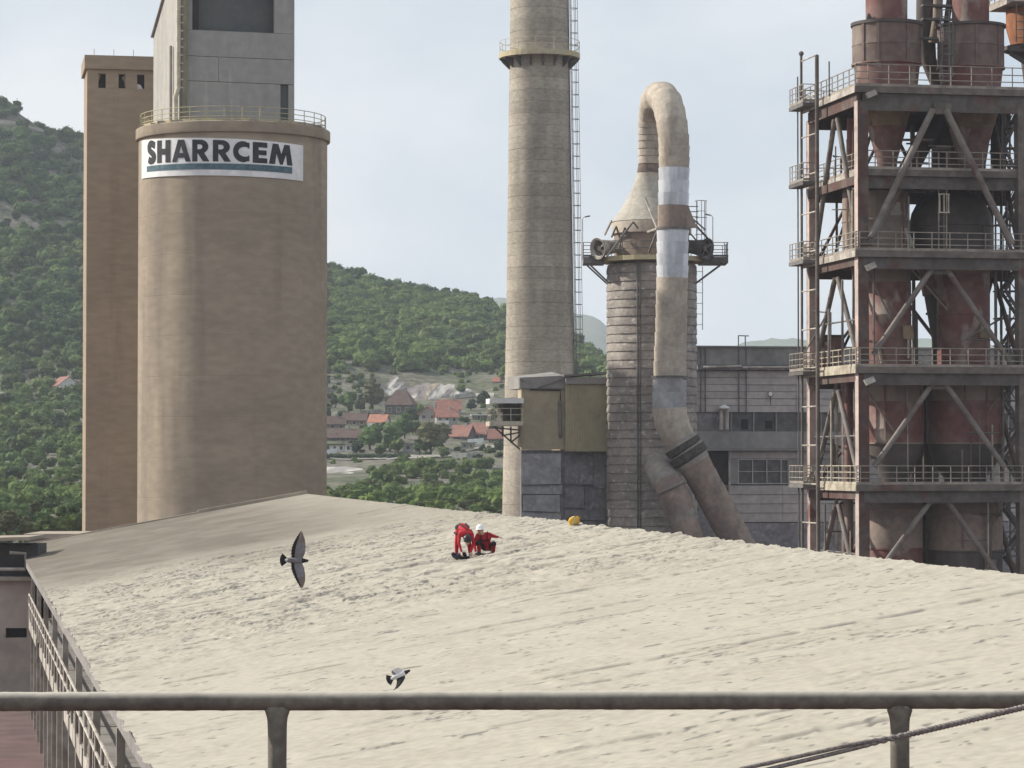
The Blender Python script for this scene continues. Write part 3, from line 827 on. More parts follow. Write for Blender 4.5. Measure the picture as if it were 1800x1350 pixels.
# front: real panels with open joints, the opening recessed
dr0, dr1, drz = HH.at(493, 180).x, HH.at(507, 180).x, HH.at(500, 149).z
for i in range(3):
    a_, b_ = zj[i] + (.0 if i == 0 else .02), zj[i + 1] - .02
    if i == 0:
        mb = MB().box((0, 0, a_), (dr0, .3, b_)); mb.build('wall_panel', M['head'], hh)
        MB().box((dr1, 0, a_), (x1, .3, b_)).build('wall_panel', M['head'], hh)
        MB().box((dr0 + .01, .26, a_), (dr1 - .01, .4, b_)).build('door', M['recess'], hh)
    else:
        k = x1 * (.34 if i == 1 else 1)
        if i == 1:
            MB().box((0, 0, a_), (k - .015, .3, b_)).build('wall_panel', M['head'], hh); MB().box((k + .015, .01, a_), (x1, .3, b_)).build('wall_panel', M['head'], hh)
        else: MB().box((0, .005, a_), (x1, .3, b_)).build('wall_panel', M['head'], hh)
MB().box((.005, 0, oz0 + .0), (o0, .3, oz1)).build('pier', M['head'], hh)
MB().box((o1, 0, oz0 + .0), (x1 - .005, .3, oz1)).build('pier', M['head'], hh)
MB().box((0, 0, oz1 + .01), (x1, .3, zTop)).build('wall_panel', M['head'], hh)
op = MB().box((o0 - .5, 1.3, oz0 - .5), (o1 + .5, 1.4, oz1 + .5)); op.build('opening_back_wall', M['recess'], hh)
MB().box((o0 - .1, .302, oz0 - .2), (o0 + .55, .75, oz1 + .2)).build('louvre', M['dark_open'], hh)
core = MB()
zb = HH.at(262, 66, D0).z
core.hexa([(.0, .31, 0), (.3, .31, 0), (.3, D0, 0), (.0, D0, 0)], [(.0, .31, zTop), (.3, .31, zTop), (.3, D0, zb), (.0, D0, zb)])
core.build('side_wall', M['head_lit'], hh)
cw = MB(); cw.hexa([(.31, 1.42, 0), (x1 - .01, 1.42, 0), (x1 - .01, D0, 0), (.31, D0, 0)], [(.31, 1.42, zTop), (x1 - .01, 1.42, zTop), (x1 - .01, D0, zb - .02), (.31, D0, zb - .02)])
cw.box((x1 - .3, .31, .0), (x1 - .012, 1.41, zTop - .02)); cw.build('body', M['head'], hh)
MB().hexa([(-.2, .1, zTop), (x1 + .2, .1, zTop), (x1 + .2, D0 + .2, zb + .02), (-.2, D0 + .2, zb + .02)], [(-.2, .1, zTop + .2), (x1 + .2, .1, zTop + .2), (x1 + .2, D0 + .2, zb + .2), (-.2, D0 + .2, zb + .2)]).build('roof', M['head'], hh)
pa = HH.at(316.5, 100).x
MB().tube([(.33, -.26, .05), (.33, -.26, zTop)], .25, 16).build('vent_pipe', M['olive_pipe'], hh, smooth=60)
MB().tube([(-.32, -.22, .0), (-.32, -.22, 2.0), (-.12, -.3, 2.6), (-.12, -.3, zTop)], .19, 14).build('down_pipe', M['cream'], hh, smooth=60)
clip = MB().tube([(0, 0, 0), (0, 0, .1)], .13, 8).mesh('pipe_clip', M['cream'])
for i in range(16): place('pipe_clip', clip, hh, (.12, -.40, 2.6 + i * .62))
MB().tube([(.12, -.36, .1), (.12, -.36, zTop)], .075, 8).build('cable_pipe', M['steel'], hh)
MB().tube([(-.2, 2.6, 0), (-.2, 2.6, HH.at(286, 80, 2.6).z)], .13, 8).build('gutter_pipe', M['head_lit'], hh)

# the square lift tower behind
LT = Frame(150.5, 231.0, 11)
lt = LT.root('lift_tower', 'slender square brown concrete tower with three broken windows under a flat cap', 'tower')
w_ = LT.at(277, 400).x; zc = LT.at(150, 121).z; zc1 = LT.at(150, 97).z
holes = []
for a_, b_, c_, d_ in ((173, 186, 122.5, 154.5), (208.5, 220.5, 123, 155), (241, 254, 123, 156)):
    p, q = LT.at(a_, d_), LT.at(b_, c_); holes.append((p.x, q.x, p.z, min(q.z, zc - .35)))
mb = MB(); wall_holes(mb, 0, w_, 0, zc, holes, 0, .5)
mb.add([(0,0,0),(0,6,0),(0,6,zc),(0,0,zc)], [(0,3,2,1)]); mb.add([(w_,0,0),(w_,6,0),(w_,6,zc),(w_,0,zc)], [(0,1,2,3)]); mb.add([(0,6,0),(w_,6,0),(w_,6,zc),(0,6,zc)], [(0,3,2,1)])
mb.build('shaft', M['tower'], lt)
for i, h in enumerate(holes):
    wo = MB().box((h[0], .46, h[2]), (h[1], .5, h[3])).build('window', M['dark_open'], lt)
    x_, X_, z_, Z_ = h
    if i == 0: MB().hexa([(x_, .30, z_+.5), (x_+.22, .30, Z_-.05), (x_, .30, Z_)], [(x_, .33, z_+.5), (x_+.22, .33, Z_-.05), (x_, .33, Z_)]).build('pane', M['tower'], wo)
    if i == 1: MB().hexa([(X_, .30, z_), (X_, .30, Z_), (X_-.28, .30, z_+.9), (X_-.1, .30, z_+.6)], [(X_, .33, z_), (X_, .33, Z_), (X_-.28, .33, z_+.9), (X_-.1, .33, z_+.6)]).build('pane', M['tower'], wo)
    if i == 2: MB().hexa([(x_, .30, z_), (X_-.1, .30, z_), (x_+.3, .30, z_+.35), (x_, .30, z_+.45)], [(x_, .33, z_), (X_-.1, .33, z_), (x_+.3, .33, z_+.35), (x_, .33, z_+.45)]).build('pane', M['white'], wo)
MB().box((-.22, -.25, zc + .01), (w_ + .2, 6.2, zc1)).build('cap', M['tower'], lt)
ab = MB()
for q in (.6, 2.2, 3.8): ab.tube([(q, 1, zc1), (q, 1, zc1 + .7)], .02, 4)
ab.build('lightning_rods', M['steel'], lt, kind='stuff')

# ================================================================ chimney
M['stack'] = mat('stack_concrete', (.36,.325,.27), (.32,.285,.235), s2=.5, c3=(.27,.24,.20), s3=.5, st3=(1,1,.12), lo3=.46, hi3=.66, var=.16, s1=2.2, st1=(1,1,2), rand=.10, bump=.25, bs=5, bst=(1,1,3), bdist=.04)
M['duct'] = mat('duct_beige', (.425,.375,.31), (.365,.32,.268), s2=.6, c3=(.30,.25,.205), s3=.9, st3=(1,1,.4), lo3=.52, hi3=.72, var=.12, s1=3, rand=.10, bump=.2, bs=4)
M['alu'] = mat('duct_aluminium', (.58,.60,.64), (.47,.49,.53), s2=.8, st2=(1.5,1.5,.4), var=.07, s1=2.5, rand=.16, metal=.25, rough=.40, bump=.15, bs=3)
M['alu_dull'] = mat('duct_aluminium_dull', (.34,.345,.36), (.28,.28,.29), s2=.8, var=.10, s1=2.5, rand=.12, metal=.2, rough=.45, bump=.15, bs=3)
M['duct_dusty'] = mat('duct_dusty_brown', (.255,.20,.165), (.20,.16,.138), s2=.7, var=.15, s1=2.5, rand=.12, bump=.2, bs=4)
M['duct_grey'] = mat('duct_dusty_grey', (.26,.235,.21), (.205,.185,.17), s2=.7, var=.15, s1=2.5, rand=.08, bump=.2, bs=4)
M['rust'] = mat('rusty_brown', (.20,.15,.125), (.15,.115,.10), s2=1.2, var=.2, s1=3, bump=.1)
M['mesh_dark'] = mat('dark_mesh', (.09,.08,.07), (.05,.045,.04), s2=4, var=.2, bump=.3, bs=20)

CH = Frame(948.5, 270.0, 0)
ch = CH.root('chimney', 'tall tapering concrete chimney ringed by formwork bands with one railed gallery', 'chimney')
def ch_r(z):
    py = 810 - (z - CAMZ) * FPX / 270
    return np.interp(py, [-300, 0, 560, 900, 1100], [44.5, 51.5, 58.5, 65.5, 70]) / FPX * 270
cr = random.Random(5)
z = 0.0; nb = 0
while z < 63:
    h = 1.12
    r0, r1 = ch_r(z), ch_r(z + h); q = cr.uniform(-.02, .045)
    q *= .3; prof = [(r0 - .03 + q, z), (r0 + q, z + .035), (r1 + .012 + q, z + h - .035), (r1 - .03 + q, z + h)]
    MB().lathe(prof, 56, a0=0, a1=2*pi).build('concrete_band', M['stack'], ch, smooth=14)
    z += h; nb += 1
zg = CH.at(951, 104).z; zg1 = CH.at(951, 95).z; GR = 71.5 / FPX * 270
rg = ch_r(zg)
gal = MB().lathe([(rg + .02, zg), (GR, zg), (GR, zg1), (rg + .02, zg1)], 40).build('gallery', M['yellow'], ch)
gp = [(math.cos(a) * (GR - .06), math.sin(a) * (GR - .06), zg1) for a in np.linspace(0, 2*pi, 28, endpoint=False)]
railing(ch, gp, M['cream'], h=1.15, rails=(1.0, .5), r=.026, sp=1.75, toe=False, closed=True)
bk = MB().hexa([(rg, -.06, zg - .95), (rg + .1, -.06, zg - .95), (GR - .1, -.06, zg - .15), (GR - .1, -.06, zg - .02), (rg, -.06, zg - .02)], [(rg, .06, zg - .95), (rg + .1, .06, zg - .95), (GR - .1, .06, zg - .15), (GR - .1, .06, zg - .02), (rg, .06, zg - .02)]).mesh('bracket', M['steel'])
for i in range(16): place('bracket', bk, ch, (0, 0, 0), (0, 0, 2*pi*i/16 + .1))
a_ = R(-14)
def chp(z, k=.28): return Vector(((ch_r(z) + k) * math.cos(a_), (ch_r(z) + k) * math.sin(a_), z))
ladder(ch, chp(14), chp(62), (-math.sin(a_), math.cos(a_), 0), (math.cos(a_), math.sin(a_), 0), M['steel'], w=.5, r=.035, rs=.9)
MB().tube([chp(12, .08), chp(40, .08), chp(62, .08)], .05, 6).build('cable', M['steel'], ch)

# ================================================================ clad cooling tower with its hood
CT = Frame(1146, 228.0, 0)
ct = CT.root('clad_tower', 'stout round tower clad in dented sheet courses with a conical hood and gallery', 'tower')
def czy(py, y=0): return CT.at(1146, py, y).z
k_ = 228 / FPX
CRr = 77.5 * k_
M['clad'] = mat('clad_sheet', (.28,.25,.22), (.205,.18,.165), s2=.5, c3=(.42,.39,.36), s3=1.6, st3=(1,1,2), lo3=.55, hi3=.72, var=.16, s1=3, rand=.10, bump=.45, bs=3, bst=(1,1,2), rough=.6, bdist=.06)
zt_ = czy(468)
MB().lathe([(CRr, 0), (CRr, zt_)], 64).build('shell', M['duct_grey'], ct, smooth=50)
course = 15.2 * k_
nc = int((zt_ - 4.0) / course); pr = random.Random(9); cnt = 0
cm = []
for j in range(6):
    mb = MB(); n = 7; da = R(24)
    for i in range(n + 1):
        a = -pi/2 - da/2 + da * i / n
        bul = .05 * math.sin(pi * i / n) * pr.uniform(.2, 1.0)
        for (r, z) in ((CRr + .09 + bul * .5, .03), (CRr + .07 + bul, course * .5), (CRr + .012, course + .05)):
            mb.v.append((r * math.cos(a), r * math.sin(a), z))
    for i in range(n):
        for q in range(2): mb.f.append([i*3+q, i*3+3+q, i*3+4+q, i*3+1+q]); mb.m.append(0)
        mb.f.append([i*3, i*3+3, i*3+3, i*3]) if False else None
    mb.m = [0] * len(mb.f)
    cm.append(mb.mesh('cladding_sheet', M['clad'], smooth=60))
for c in range(nc):
    z = zt_ - (c + 1) * course
    for i in range(-4, 5):
        ang = R(24 * i + (12 if c % 2 else 0) * 0 + (6 if c % 3 == 1 else 0))
        if abs(24 * i) > 100: continue
        place('cladding_sheet', cm[pr.randrange(6)], ct, (0, 0, z + pr.uniform(-.02, .02)), (0, 0, ang)); cnt += 1
for px, y0, y1 in ((1117.5, 468, 940), (1122, 468, 940)):
    xx = (px - 1146) * k_; yy = -math.sqrt((CRr + .16) ** 2 - xx * xx)
    MB().tube([(xx, yy, 2), (xx, yy, czy(y0))], .06, 6).build('riser_pipe', M['steel'], ct)
HOOD = mat('hood_grey_sheet', (.40,.375,.325), (.35,.325,.285), s2=.6, c3=(.46,.43,.375), s3=1.6, lo3=.58, hi3=.7, var=.12, s1=3, rand=.04, bump=.3, bs=3)
# body above the gallery, skirt, hood
zb0, zb1 = czy(468), czy(414); zs1 = czy(391); zn = czy(308)
MB().lathe([(66*k_, zb0), (66*k_, zb1), (68*k_, zb1 + .02), (68.2*k_, zb1 + .05)], 48).build('drum', M['duct_dusty'], ct, smooth=40)
MB().lathe([(69*k_, zb1 + .06), (70*k_, zb1 + .1), (70.5*k_, zs1 - .1), (69*k_, zs1)], 48).build('collar', M['duct'], ct, smooth=40)
ax0 = Vector((-1 * k_, 0, zs1)); ax1 = Vector((-7 * k_, 0, zn))
rows = 6
for r in range(rows):
    f0, f1 = r / rows, (r + 1) / rows
    def rad(f): return (69.5 * (1 - f) + 19 * f - 5 * math.sin(pi * f) ) * k_
    mb = MB(); n = 48; vs = []
    for f, e in ((f0, .012), ((f0 + f1) / 2, .008), (f1 + .01, .0)):
        c = ax0.lerp(ax1, f)
        for i in range(n): a = 2*pi*i/n; q = rad(f) + e; vs.append((c.x + q*math.cos(a), q*math.sin(a), c.z))
    fs = []
    for q in range(2):
        for i in range(n): fs.append((q*n+i, q*n+(i+1)%n, (q+1)*n+(i+1)%n, (q+1)*n+i))
    mb.add(vs, fs).build('hood_course', HOOD, ct, smooth=50)
# gallery
zgy = czy(462); zgy1 = czy(454)
MB().lathe([(64*k_, zgy), (93*k_, zgy), (93*k_, zgy1), (64*k_, zgy1)], 32).build('gallery', M['yellow'], ct)
for s, xa, xb in ((-1, -121, -84), (1, 84, 132)):
    xa, xb = xa * k_, xb * k_
    MB().box((xa, -1.7, zgy - .12), (xb, 1.7, zgy1 - .01)).build('side_platform', M['steel'], ct)
    xo, xi = (xa, xb) if s < 0 else (xb, xa)
    railing(ct, [(xi, -1.65, zgy1), (xo, -1.65, zgy1), (xo, 1.65, zgy1), (xi, 1.65, zgy1)], M['steel'], h=1.15, rails=(1.0, .5), r=.03, sp=.95, toe=True)
    bm_ = MB(); 
    for yy in (-1.5, 1.5): bm_.beam((xo * .93, yy, zgy - .12), (s * 76 * k_, yy * .7, zgy - 1.7), .12)
    bm_.build('bracket', M['steel'], ct)
gp = [(math.cos(a) * 91 * k_, math.sin(a) * 91 * k_, zgy1) for a in np.linspace(R(200), R(340), 16)]
railing(ct, gp, M['steel'], h=1.1, rails=(1.0, .5), r=.028, sp=1.2, toe=False)
# fans
for s, cxp, cyp in ((-1, 1050, 437), (1, 1243, 437)):
    dirv = Vector((s * .88, -.48, .03)).normalized(); p0 = CT.at(1146 + s * 62, cyp - 4, -1.0); p1 = CT.at(cxp, cyp, -2.4)
    mb = MB(); dv = (p1 - p0).normalized()
    mb.tube([p0, p1 - dv*.3, p1 - dv*.12, p1], .5, 20, taper=[.52, .62, .64, .86], cap=False); mb.tube([p0, p1], .5, 20, taper=[.48, .74], cap=False)
    fo = mb.build('fan', M['steel_pale'] if s < 0 else M['steel'], ct, smooth=40)
    MB().tube([p1 - dv*.35, p1 - dv*.2], .22, 12).build('fan_hub', M['steel'], fo)
    mb = MB(); u = dv.cross(Vector((0,0,1))).normalized(); w = u.cross(dv)
    for q in range(5):
        a = 2*pi*q/5; e = u*math.cos(a) + w*math.sin(a); g = e.cross(dv)
        mb.hexa([p1 - dv*.3 + e*.2 - g*.08, p1 - dv*.2 + e*.2 + g*.08, p1 - dv*.22 + e*.72 + g*.2, p1 - dv*.34 + e*.72 - g*.2],
                [p1 - dv*.27 + e*.2 - g*.08, p1 - dv*.17 + e*.2 + g*.08, p1 - dv*.19 + e*.72 + g*.2, p1 - dv*.31 + e*.72 - g*.2])
    mb.build('fan_blades', M['steel'], fo)
    MB().box((p1.x - .6, p1.y + .4, zgy1), (p1.x + .6, p1.y + 1.1, p1.z - .55)).build('fan_base', M['steel'], fo)
# struts
stt = [((1063, 413, -1), (1075, 388, -2.2)), ((1075, 417, -3.2), (1083, 398, -3.0)), ((1083, 398, -3.0), (1090, 418, -3.2)), ((1066, 452, -4.0), (1113, 390, -3.3)), ((1113, 390, -3.3), (1122, 402, -3.2)), ((1088, 436, -3.4), (1098, 400, -3.2)), ((1098, 400, -3.2), (1108, 418, -3.3)),
       ((1134, 348, -2.6), (1156, 402, -5.2)), ((1140, 444, -4.2), (1154, 408, -5.2)), ((1138, 408, -3.6), (1163, 399, -5.6)), ((1222, 395, -2.5), (1245, 420, -3.5)), ((1215, 412, -3.5), (1230, 430, -3.6)), ((1230, 430, -3.6), (1255, 430, -3.6)), ((1218, 385, -2.8), (1240, 404, -3))]
for a_, b_ in stt:
    MB().beam(CT.at(*a_), CT.at(*b_), .16 if a_[0] in (1134, 1138) else .12).build('strut', M['steel_pale'] if a_[0] in (1134, 1138, 1063) else M['steel'], ct)
side, out = Vector((1, 0, 0)), Vector((0, -1, 0))
ladder(ct, CT.at(1232, 455, -.5), CT.at(1232, 354, -.5), side, out, M['steel'], w=.62, rs=1.2, r=.035)
ladder(ct, CT.at(1229.5, 580, -.3), CT.at(1229.5, 468, -.3), side, out, M['steel'], w=.5, rs=.8, r=.032, cage=False)
for i in range(4): MB().beam(CT.at(1210, 363 + 9*i, -1.5), CT.at(1227, 363 + 9*i, -.5), .07).build('ladder_bracket', M['steel'], ct)
for px0, py0, px1, py1, sgn in ((1024, 440, 1024, 381, 1), (1253, 430, 1253, 378, -1)):
    p0, p1 = CT.at(px0, py0 + 10, -1.6), CT.at(px1, py1 + 4, -1.6)
    lp = thing('lamp_post', 'thin bent lamp post on the %s side gallery of the clad tower' % ('left' if sgn > 0 else 'right'), 'lamp', CT.world(p0), 0, 'lamp posts on the clad tower gallery')
    q = p1 - p0
    MB().tube([(0, 0, 0), q, q + Vector((sgn * .12, 0, .16)), q + Vector((sgn * .3, 0, .18))], .035, 6).build('pole', M['steel_pale'], lp)
    MB().hexa([q + Vector((sgn*.2, -.12, .12)), q + Vector((sgn*.6, -.12, .2)), q + Vector((sgn*.6, .12, .2)), q + Vector((sgn*.2, .12, .12))], [q + Vector((sgn*.2, -.08, .22)), q + Vector((sgn*.6, -.08, .3)), q + Vector((sgn*.6, .08, .3)), q + Vector((sgn*.2, .08, .22))]).build('lamp_head', M['steel'], lp)

# ================================================================ the swan-neck gas duct
def sheets(vs, n, i, mt, root, name, flip=False, ends=(0, 0), k=7):
    """one ring of the duct, rolled from k single sheets whose joints are staggered from ring to ring"""
    step = n // k; off = (i % 2) * (step // 2)
    for s in range(k):
        idx = [(off + s * step + j) % n for j in range(step + 1)]; mb = MB()
        for q in range(3): mb.v += [tuple(vs[q * n + j]) for j in idx]
        w = step + 1
        for q in range(2):
            for j in range(step):
                f = [q*w+j, q*w+j+1, (q+1)*w+j+1, (q+1)*w+j]; mb.f.append(f[::-1] if flip else f); mb.m.append(0)
        mb.build(name, mt, root, smooth=40)
    for e, q in zip(ends, (0, 2)):
        if e: MB().add([vs[q*n+j] for j in range(n)], [tuple(range(n)) if q == 0 else tuple(range(n))[::-1]]).build('end_plate', mt, root)
def duct_thing(name, label, path, seg_mats, parent_label=None, frame=None, cat='duct', n=28, lip=.06):
    """path: list of (px, py, Y, r_px); one sheet course between each pair of points, every course a part"""
    P = [PX(a, b, Y) for a, b, Y, r in path]; rs = [r / FPX * Y for a, b, Y, r in path]
    root = thing(name, label, cat, P[0]); o = P[0]
    T = [(P[min(i+1, len(P)-1)] - P[max(i-1, 0)]).normalized() for i in range(len(P))]
    u = T[0].cross(Vector((0, 1, 0))); u.normalize(); rings = []
    for i, p in enumerate(P):
        u = (u - T[i] * u.dot(T[i])).normalized(); w = T[i].cross(u)
        rings.append((p - o, u.copy(), w, rs[i], T[i]))
    for i in range(len(P) - 1):
        mb = MB(); vs = []
        for k, (ri, e) in enumerate(((i, lip), (i, lip), (i + 1, 0.0))):
            c, uu_, ww, r, t = rings[ri]
            sh = t * (-.02 if k == 0 else .05 if k == 1 else .03)
            for j in range(n):
                a = 2*pi*j/n; vs.append(c + sh + (uu_*math.cos(a) + ww*math.sin(a)) * (r + e))
        fs = []
        for q in range(2):
            for j in range(n): fs.append((q*n+j, (q+1)*n+j, (q+1)*n+(j+1)%n, q*n+(j+1)%n))
        if i == 0: fs.append(tuple(range(n)))
        if i == len(P) - 2: fs.append(tuple(range(2*n, 3*n))[::-1])
        sheets(vs, n, i, M[seg_mats[i]], root, 'duct_sheet', flip=True, ends=(i == 0, i == len(P) - 2))
    return root, rings
path = [(1139.5, 314, 228, 20), (1140, 303, 228, 19), (1140, 288, 228, 17.5), (1140, 274, 228, 17.3), (1140, 261, 228, 17.2), (1140, 248, 228, 17.2), (1140, 236, 228, 17.2), (1140, 222, 227.9, 17.4), (1141, 207, 227.7, 17.8), (1143, 193, 227.2, 19),
        (1149, 178, 226.2, 23), (1157, 171, 225, 26), (1165, 171, 223.8, 26.5), (1172, 180, 222.6, 26.5), (1177, 196, 222, 26.5), (1181, 216, 221.6, 26.3), (1184, 240, 221.4, 26.2), (1185, 258, 221.4, 26.2), (1185, 277, 221.4, 26.2), (1185, 296, 221.4, 26.2),
        (1184.5, 318, 221.4, 26.2), (1184, 340, 221.4, 26.2), (1183.7, 362, 221.4, 26.2), (1183, 402, 221.4, 27)]
mats_ = ['duct', 'rust'] + ['duct'] * 17 + ['alu'] * 3 + ['duct_dusty']
duct, rings = duct_thing('swan_neck_duct', 'fat beige and silver swan neck duct arching from the hood down the clad tower', path, mats_)
o_ = PX(*path[0][:3])
def more(path, mats, n=28, name='duct_course', lip=.06, **kw):
    """further courses of the same duct"""
    P = [PX(a, b, Y) - o_ for a, b, Y, r in path]; rs = [r / FPX * Y for a, b, Y, r in path]
    T = [(P[min(i+1, len(P)-1)] - P[max(i-1, 0)]).normalized() for i in range(len(P))]
    u = Vector((1, 0, 0)); R_ = []
    for i, p in enumerate(P):
        u = (u - T[i]*u.dot(T[i])).normalized(); R_.append((p, u.copy(), T[i].cross(u), rs[i], T[i]))
    for i in range(len(P) - 1):
        vs = []; 
        for k, (ri, e) in enumerate(((i, lip), (i, lip), (i + 1, 0.0))):
            c, a1, a2, r, t = R_[ri]; sh = t * (-.02 if k == 0 else .05 if k == 1 else .03)
            for j in range(n): a = 2*pi*j/n; vs.append(c + sh + (a1*math.cos(a) + a2*math.sin(a)) * (r + e))
        fs = []
        for q in range(2):
            for j in range(n): fs.append((q*n+j, q*n+(j+1)%n, (q+1)*n+(j+1)%n, (q+1)*n+j))
        if i == 0: fs.append(tuple(range(n))[::-1])
        if i == len(P) - 2: fs.append(tuple(range(2*n, 3*n)))
        if name == 'duct_course': sheets(vs, n, i, M[mats[i]], duct, 'duct_sheet', ends=(i == 0, i == len(P) - 2))
        else: MB().add(vs, fs).build(name, M[mats[i]], duct, smooth=40)
    return R_
more([(1182.5, 403, 221.4, 27.2), (1182.3, 426, 221.4, 27.2), (1182.2, 447, 221.4, 27.2), (1182, 468, 221.4, 27.2), (1181.8, 489, 221.4, 27)], ['alu'] * 4)
more([(1181.8, 489, 221.4, 27), (1181, 512, 221.4, 27), (1180.5, 536, 221.4, 27), (1180, 560, 221.4, 27), (1179.3, 585, 221.4, 27), (1178.5, 610, 221.4, 27.5), (1178, 636, 221.4, 28), (1177.6, 662, 221.4, 28.5)], ['duct'] * 7)
rl_ = more([(1177.6, 663, 221.4, 28.8), (1176.5, 690, 221.4, 29), (1176.5, 718, 221.4, 29.5), (1180, 741, 221.4, 29.5), (1189, 762, 221.4, 28.5), (1194.5, 773, 221.4, 28)], ['alu_dull', 'alu_dull', 'duct', 'duct', 'duct'])
def ringat(px, py, w, h, mt, nm, Y=221.4, tilt=None):
    p = PX(px, py, Y) - o_; k = Y / FPX
    t = Vector(tilt or (0, 0, 1)).normalized()
    MB().tube([p - t*h/2, p + t*h/2], w * k, 28).build(nm, M[mt], duct, smooth=40)
ringat(1177.6, 662.5, 32.5, .14, 'steel', 'flange'); ringat(1183, 402.5, 30, .2, 'steel', 'flange')
for px in (1150, 1204): 
    p = PX(px, 664, 219.5) - o_; MB().box((p.x-.16, p.y-.2, p.z-.14), (p.x+.16, p.y+.3, p.z+.1)).build('hanger', M['steel_pale'] if px < 1180 else M['steel'], duct)
# flared saddle that carries the duct on the tower
pz = lambda px, py, Y: PX(px, py, Y) - o_
MB().hexa([pz(1195, 401, 220.2), pz(1226, 401, 222.5), pz(1226, 401, 226), pz(1190, 401, 226)], [pz(1197, 364, 221), pz(1211, 364, 222), pz(1211, 364, 225), pz(1190, 364, 225)]).build('saddle', M['duct_dusty'], duct)
# expansion joint and the slanting run
ej = [(1194.5, 773, 221.4, 29), (1198, 780, 221.4, 33), (1203, 787, 221.4, 33), (1205, 790, 221.4, 30), (1207, 793, 221.4, 34), (1213, 803, 221.4, 34), (1216, 807, 221.4, 30.5), (1221, 815, 221.4, 29.5)]
more(ej, ['duct_grey', 'mesh_dark', 'mesh_dark', 'duct_grey', 'mesh_dark', 'mesh_dark', 'duct_grey'], name='expansion_joint', lip=.02)
sl = [(1219, 811 + 0, 221.4, 27.5)] + [(1219 + 75*t, 811 + 138*t, 221.4, 27) for t in (.18, .36, .54, .72, .90, 1.08, 1.26, 1.5)]
more(sl, ['duct_dusty'] * 8)
stub, _ = duct_thing('stub_duct', 'short dusty grey duct bending out of the clad tower below the corrugated joint', [(1150, 812, 225.5, 22), (1157, 822, 223.6, 23.5), (1165, 835, 222, 25), (1176, 852, 220.7, 25.5), (1188, 876, 220.4, 25.5), (1196, 900, 220.4, 25.5), (1201, 914, 220.4, 25), (1210, 940, 220.4, 25), (1224, 985, 220.4, 25)], ['duct_grey', 'duct_grey', 'duct_grey', 'duct_dusty', 'duct_dusty', 'duct_grey', 'duct_dusty', 'duct_dusty'], lip=.045)
so = PX(1150, 812, 225.5)
for (px, py, w, tl) in ((1178, 856, 28, (.42, 0, -.9)), (1201.5, 915, 28.5, (.28, 0, -.96))):
    p = PX(px, py, 220.55) - so; t = Vector(tl).normalized(); MB().tube([p - t*.1, p + t*.1], w*.0441, 28).build('flange', M['duct_grey'], stub, smooth=40)

# ================================================================ olive sheet-metal link house beside the tower
M['olive'] = mat('olive_sheet', (.36,.31,.215), (.32,.275,.195), s2=.6, var=.08, s1=2, rough=.6, bump=.05)
M['olive2'] = mat('olive_ribbed', (.40,.35,.235), (.35,.31,.21), s2=.6, var=.08, s1=2, rough=.6, bump=.05)
M['sheet_dark'] = mat('sheet_dark_grey', (.20,.19,.20), (.145,.14,.145), s2=.8, c3=(.235,.23,.235), s3=1.5, var=.2, s1=3, rand=.12, rough=.6, bump=.2, bs=3)
M['sheet_grey'] = mat('sheet_mid_grey', (.33,.33,.345), (.27,.265,.27), s2=.8, c3=(.37,.36,.36), s3=1.5, var=.15, s1=3, rand=.10, rough=.6, bump=.2, bs=3)
LK = Frame(917, 229.0, 11)
lk = LK.root('link_house', 'olive metal clad upper house between the chimney and the clad tower over grey sheets', 'building')
xm, xe = LK.at(992, 730).x, LK.at(1072, 730, -.5).x
z0, z1 = LK.at(917, 790).z, LK.at(917, 683).z; zr_ = LK.at(917, 664).z
MB().box((0, 0, z0), (xm - .01, 1.6, z1)).build('flat_panel', M['olive'], lk)
# ribbed half: each sheet its own part
zb1, zb0 = LK.at(1000, 675, -.5).z, LK.at(1000, 793, -.5).z
MB().box((xm, -.44, zb0 + .02), (xe, 5, zb1)).build('ribbed_house_body', M['olive'], lk)
ns = 9; sw = (xe - xm) / ns
def ribbed(w, h, n=3, dp=.05):
    mb = MB(); xs = []
    for i in range(n):
        a = w * i / n; q = w / n; xs += [(a, 0), (a + q*.3, 0), (a + q*.42, -dp), (a + q*.88, -dp), (a + q - .0001, 0)]
    for i in range(len(xs) - 1):
        (x, y), (X, Y_) = xs[i], xs[i+1]; mb.add([(x, y, 0), (X, Y_, 0), (X, Y_, h), (x, y, h)], [(0, 1, 2, 3)])
    return mb
rb = ribbed(sw - .012, zb1 - zb0).mesh('ribbed_sheet', M['olive2'])
for i in range(ns): place('ribbed_sheet', rb, lk, (xm + i * sw, -.46, zb0))
MB().hexa([(-.15, -.25, z1 + .01), (xm - .02, -.25, z1 + .01), (xm - .02, 5, z1 + .01), (-.15, 5, z1 + .01)], [(-.15, -.25, zr_), (xm - .02, -.25, LK.at(990, 660).z), (xm - .02, 5, LK.at(990, 657).z + .3), (-.15, 5, zr_ + .2)]).build('sloping_fascia', M['conc_grey'], lk)
MB().beam((-.2, -.28, zr_ - .1), (.35, -.28, z1 + .6), .1).build('edge_trim', M['steel_pale'], lk)
MB().beam((1.2, -.32, z1 + .02), (xm - .3, -.32, LK.at(990, 667).z), .09).build('brace', M['steel'], lk)
MB().box((xm - .02, -.7, zb1 + .01), (xe, 5, LK.at(1000, 663, -.5).z)).build('fascia', M['conc_grey'], lk)
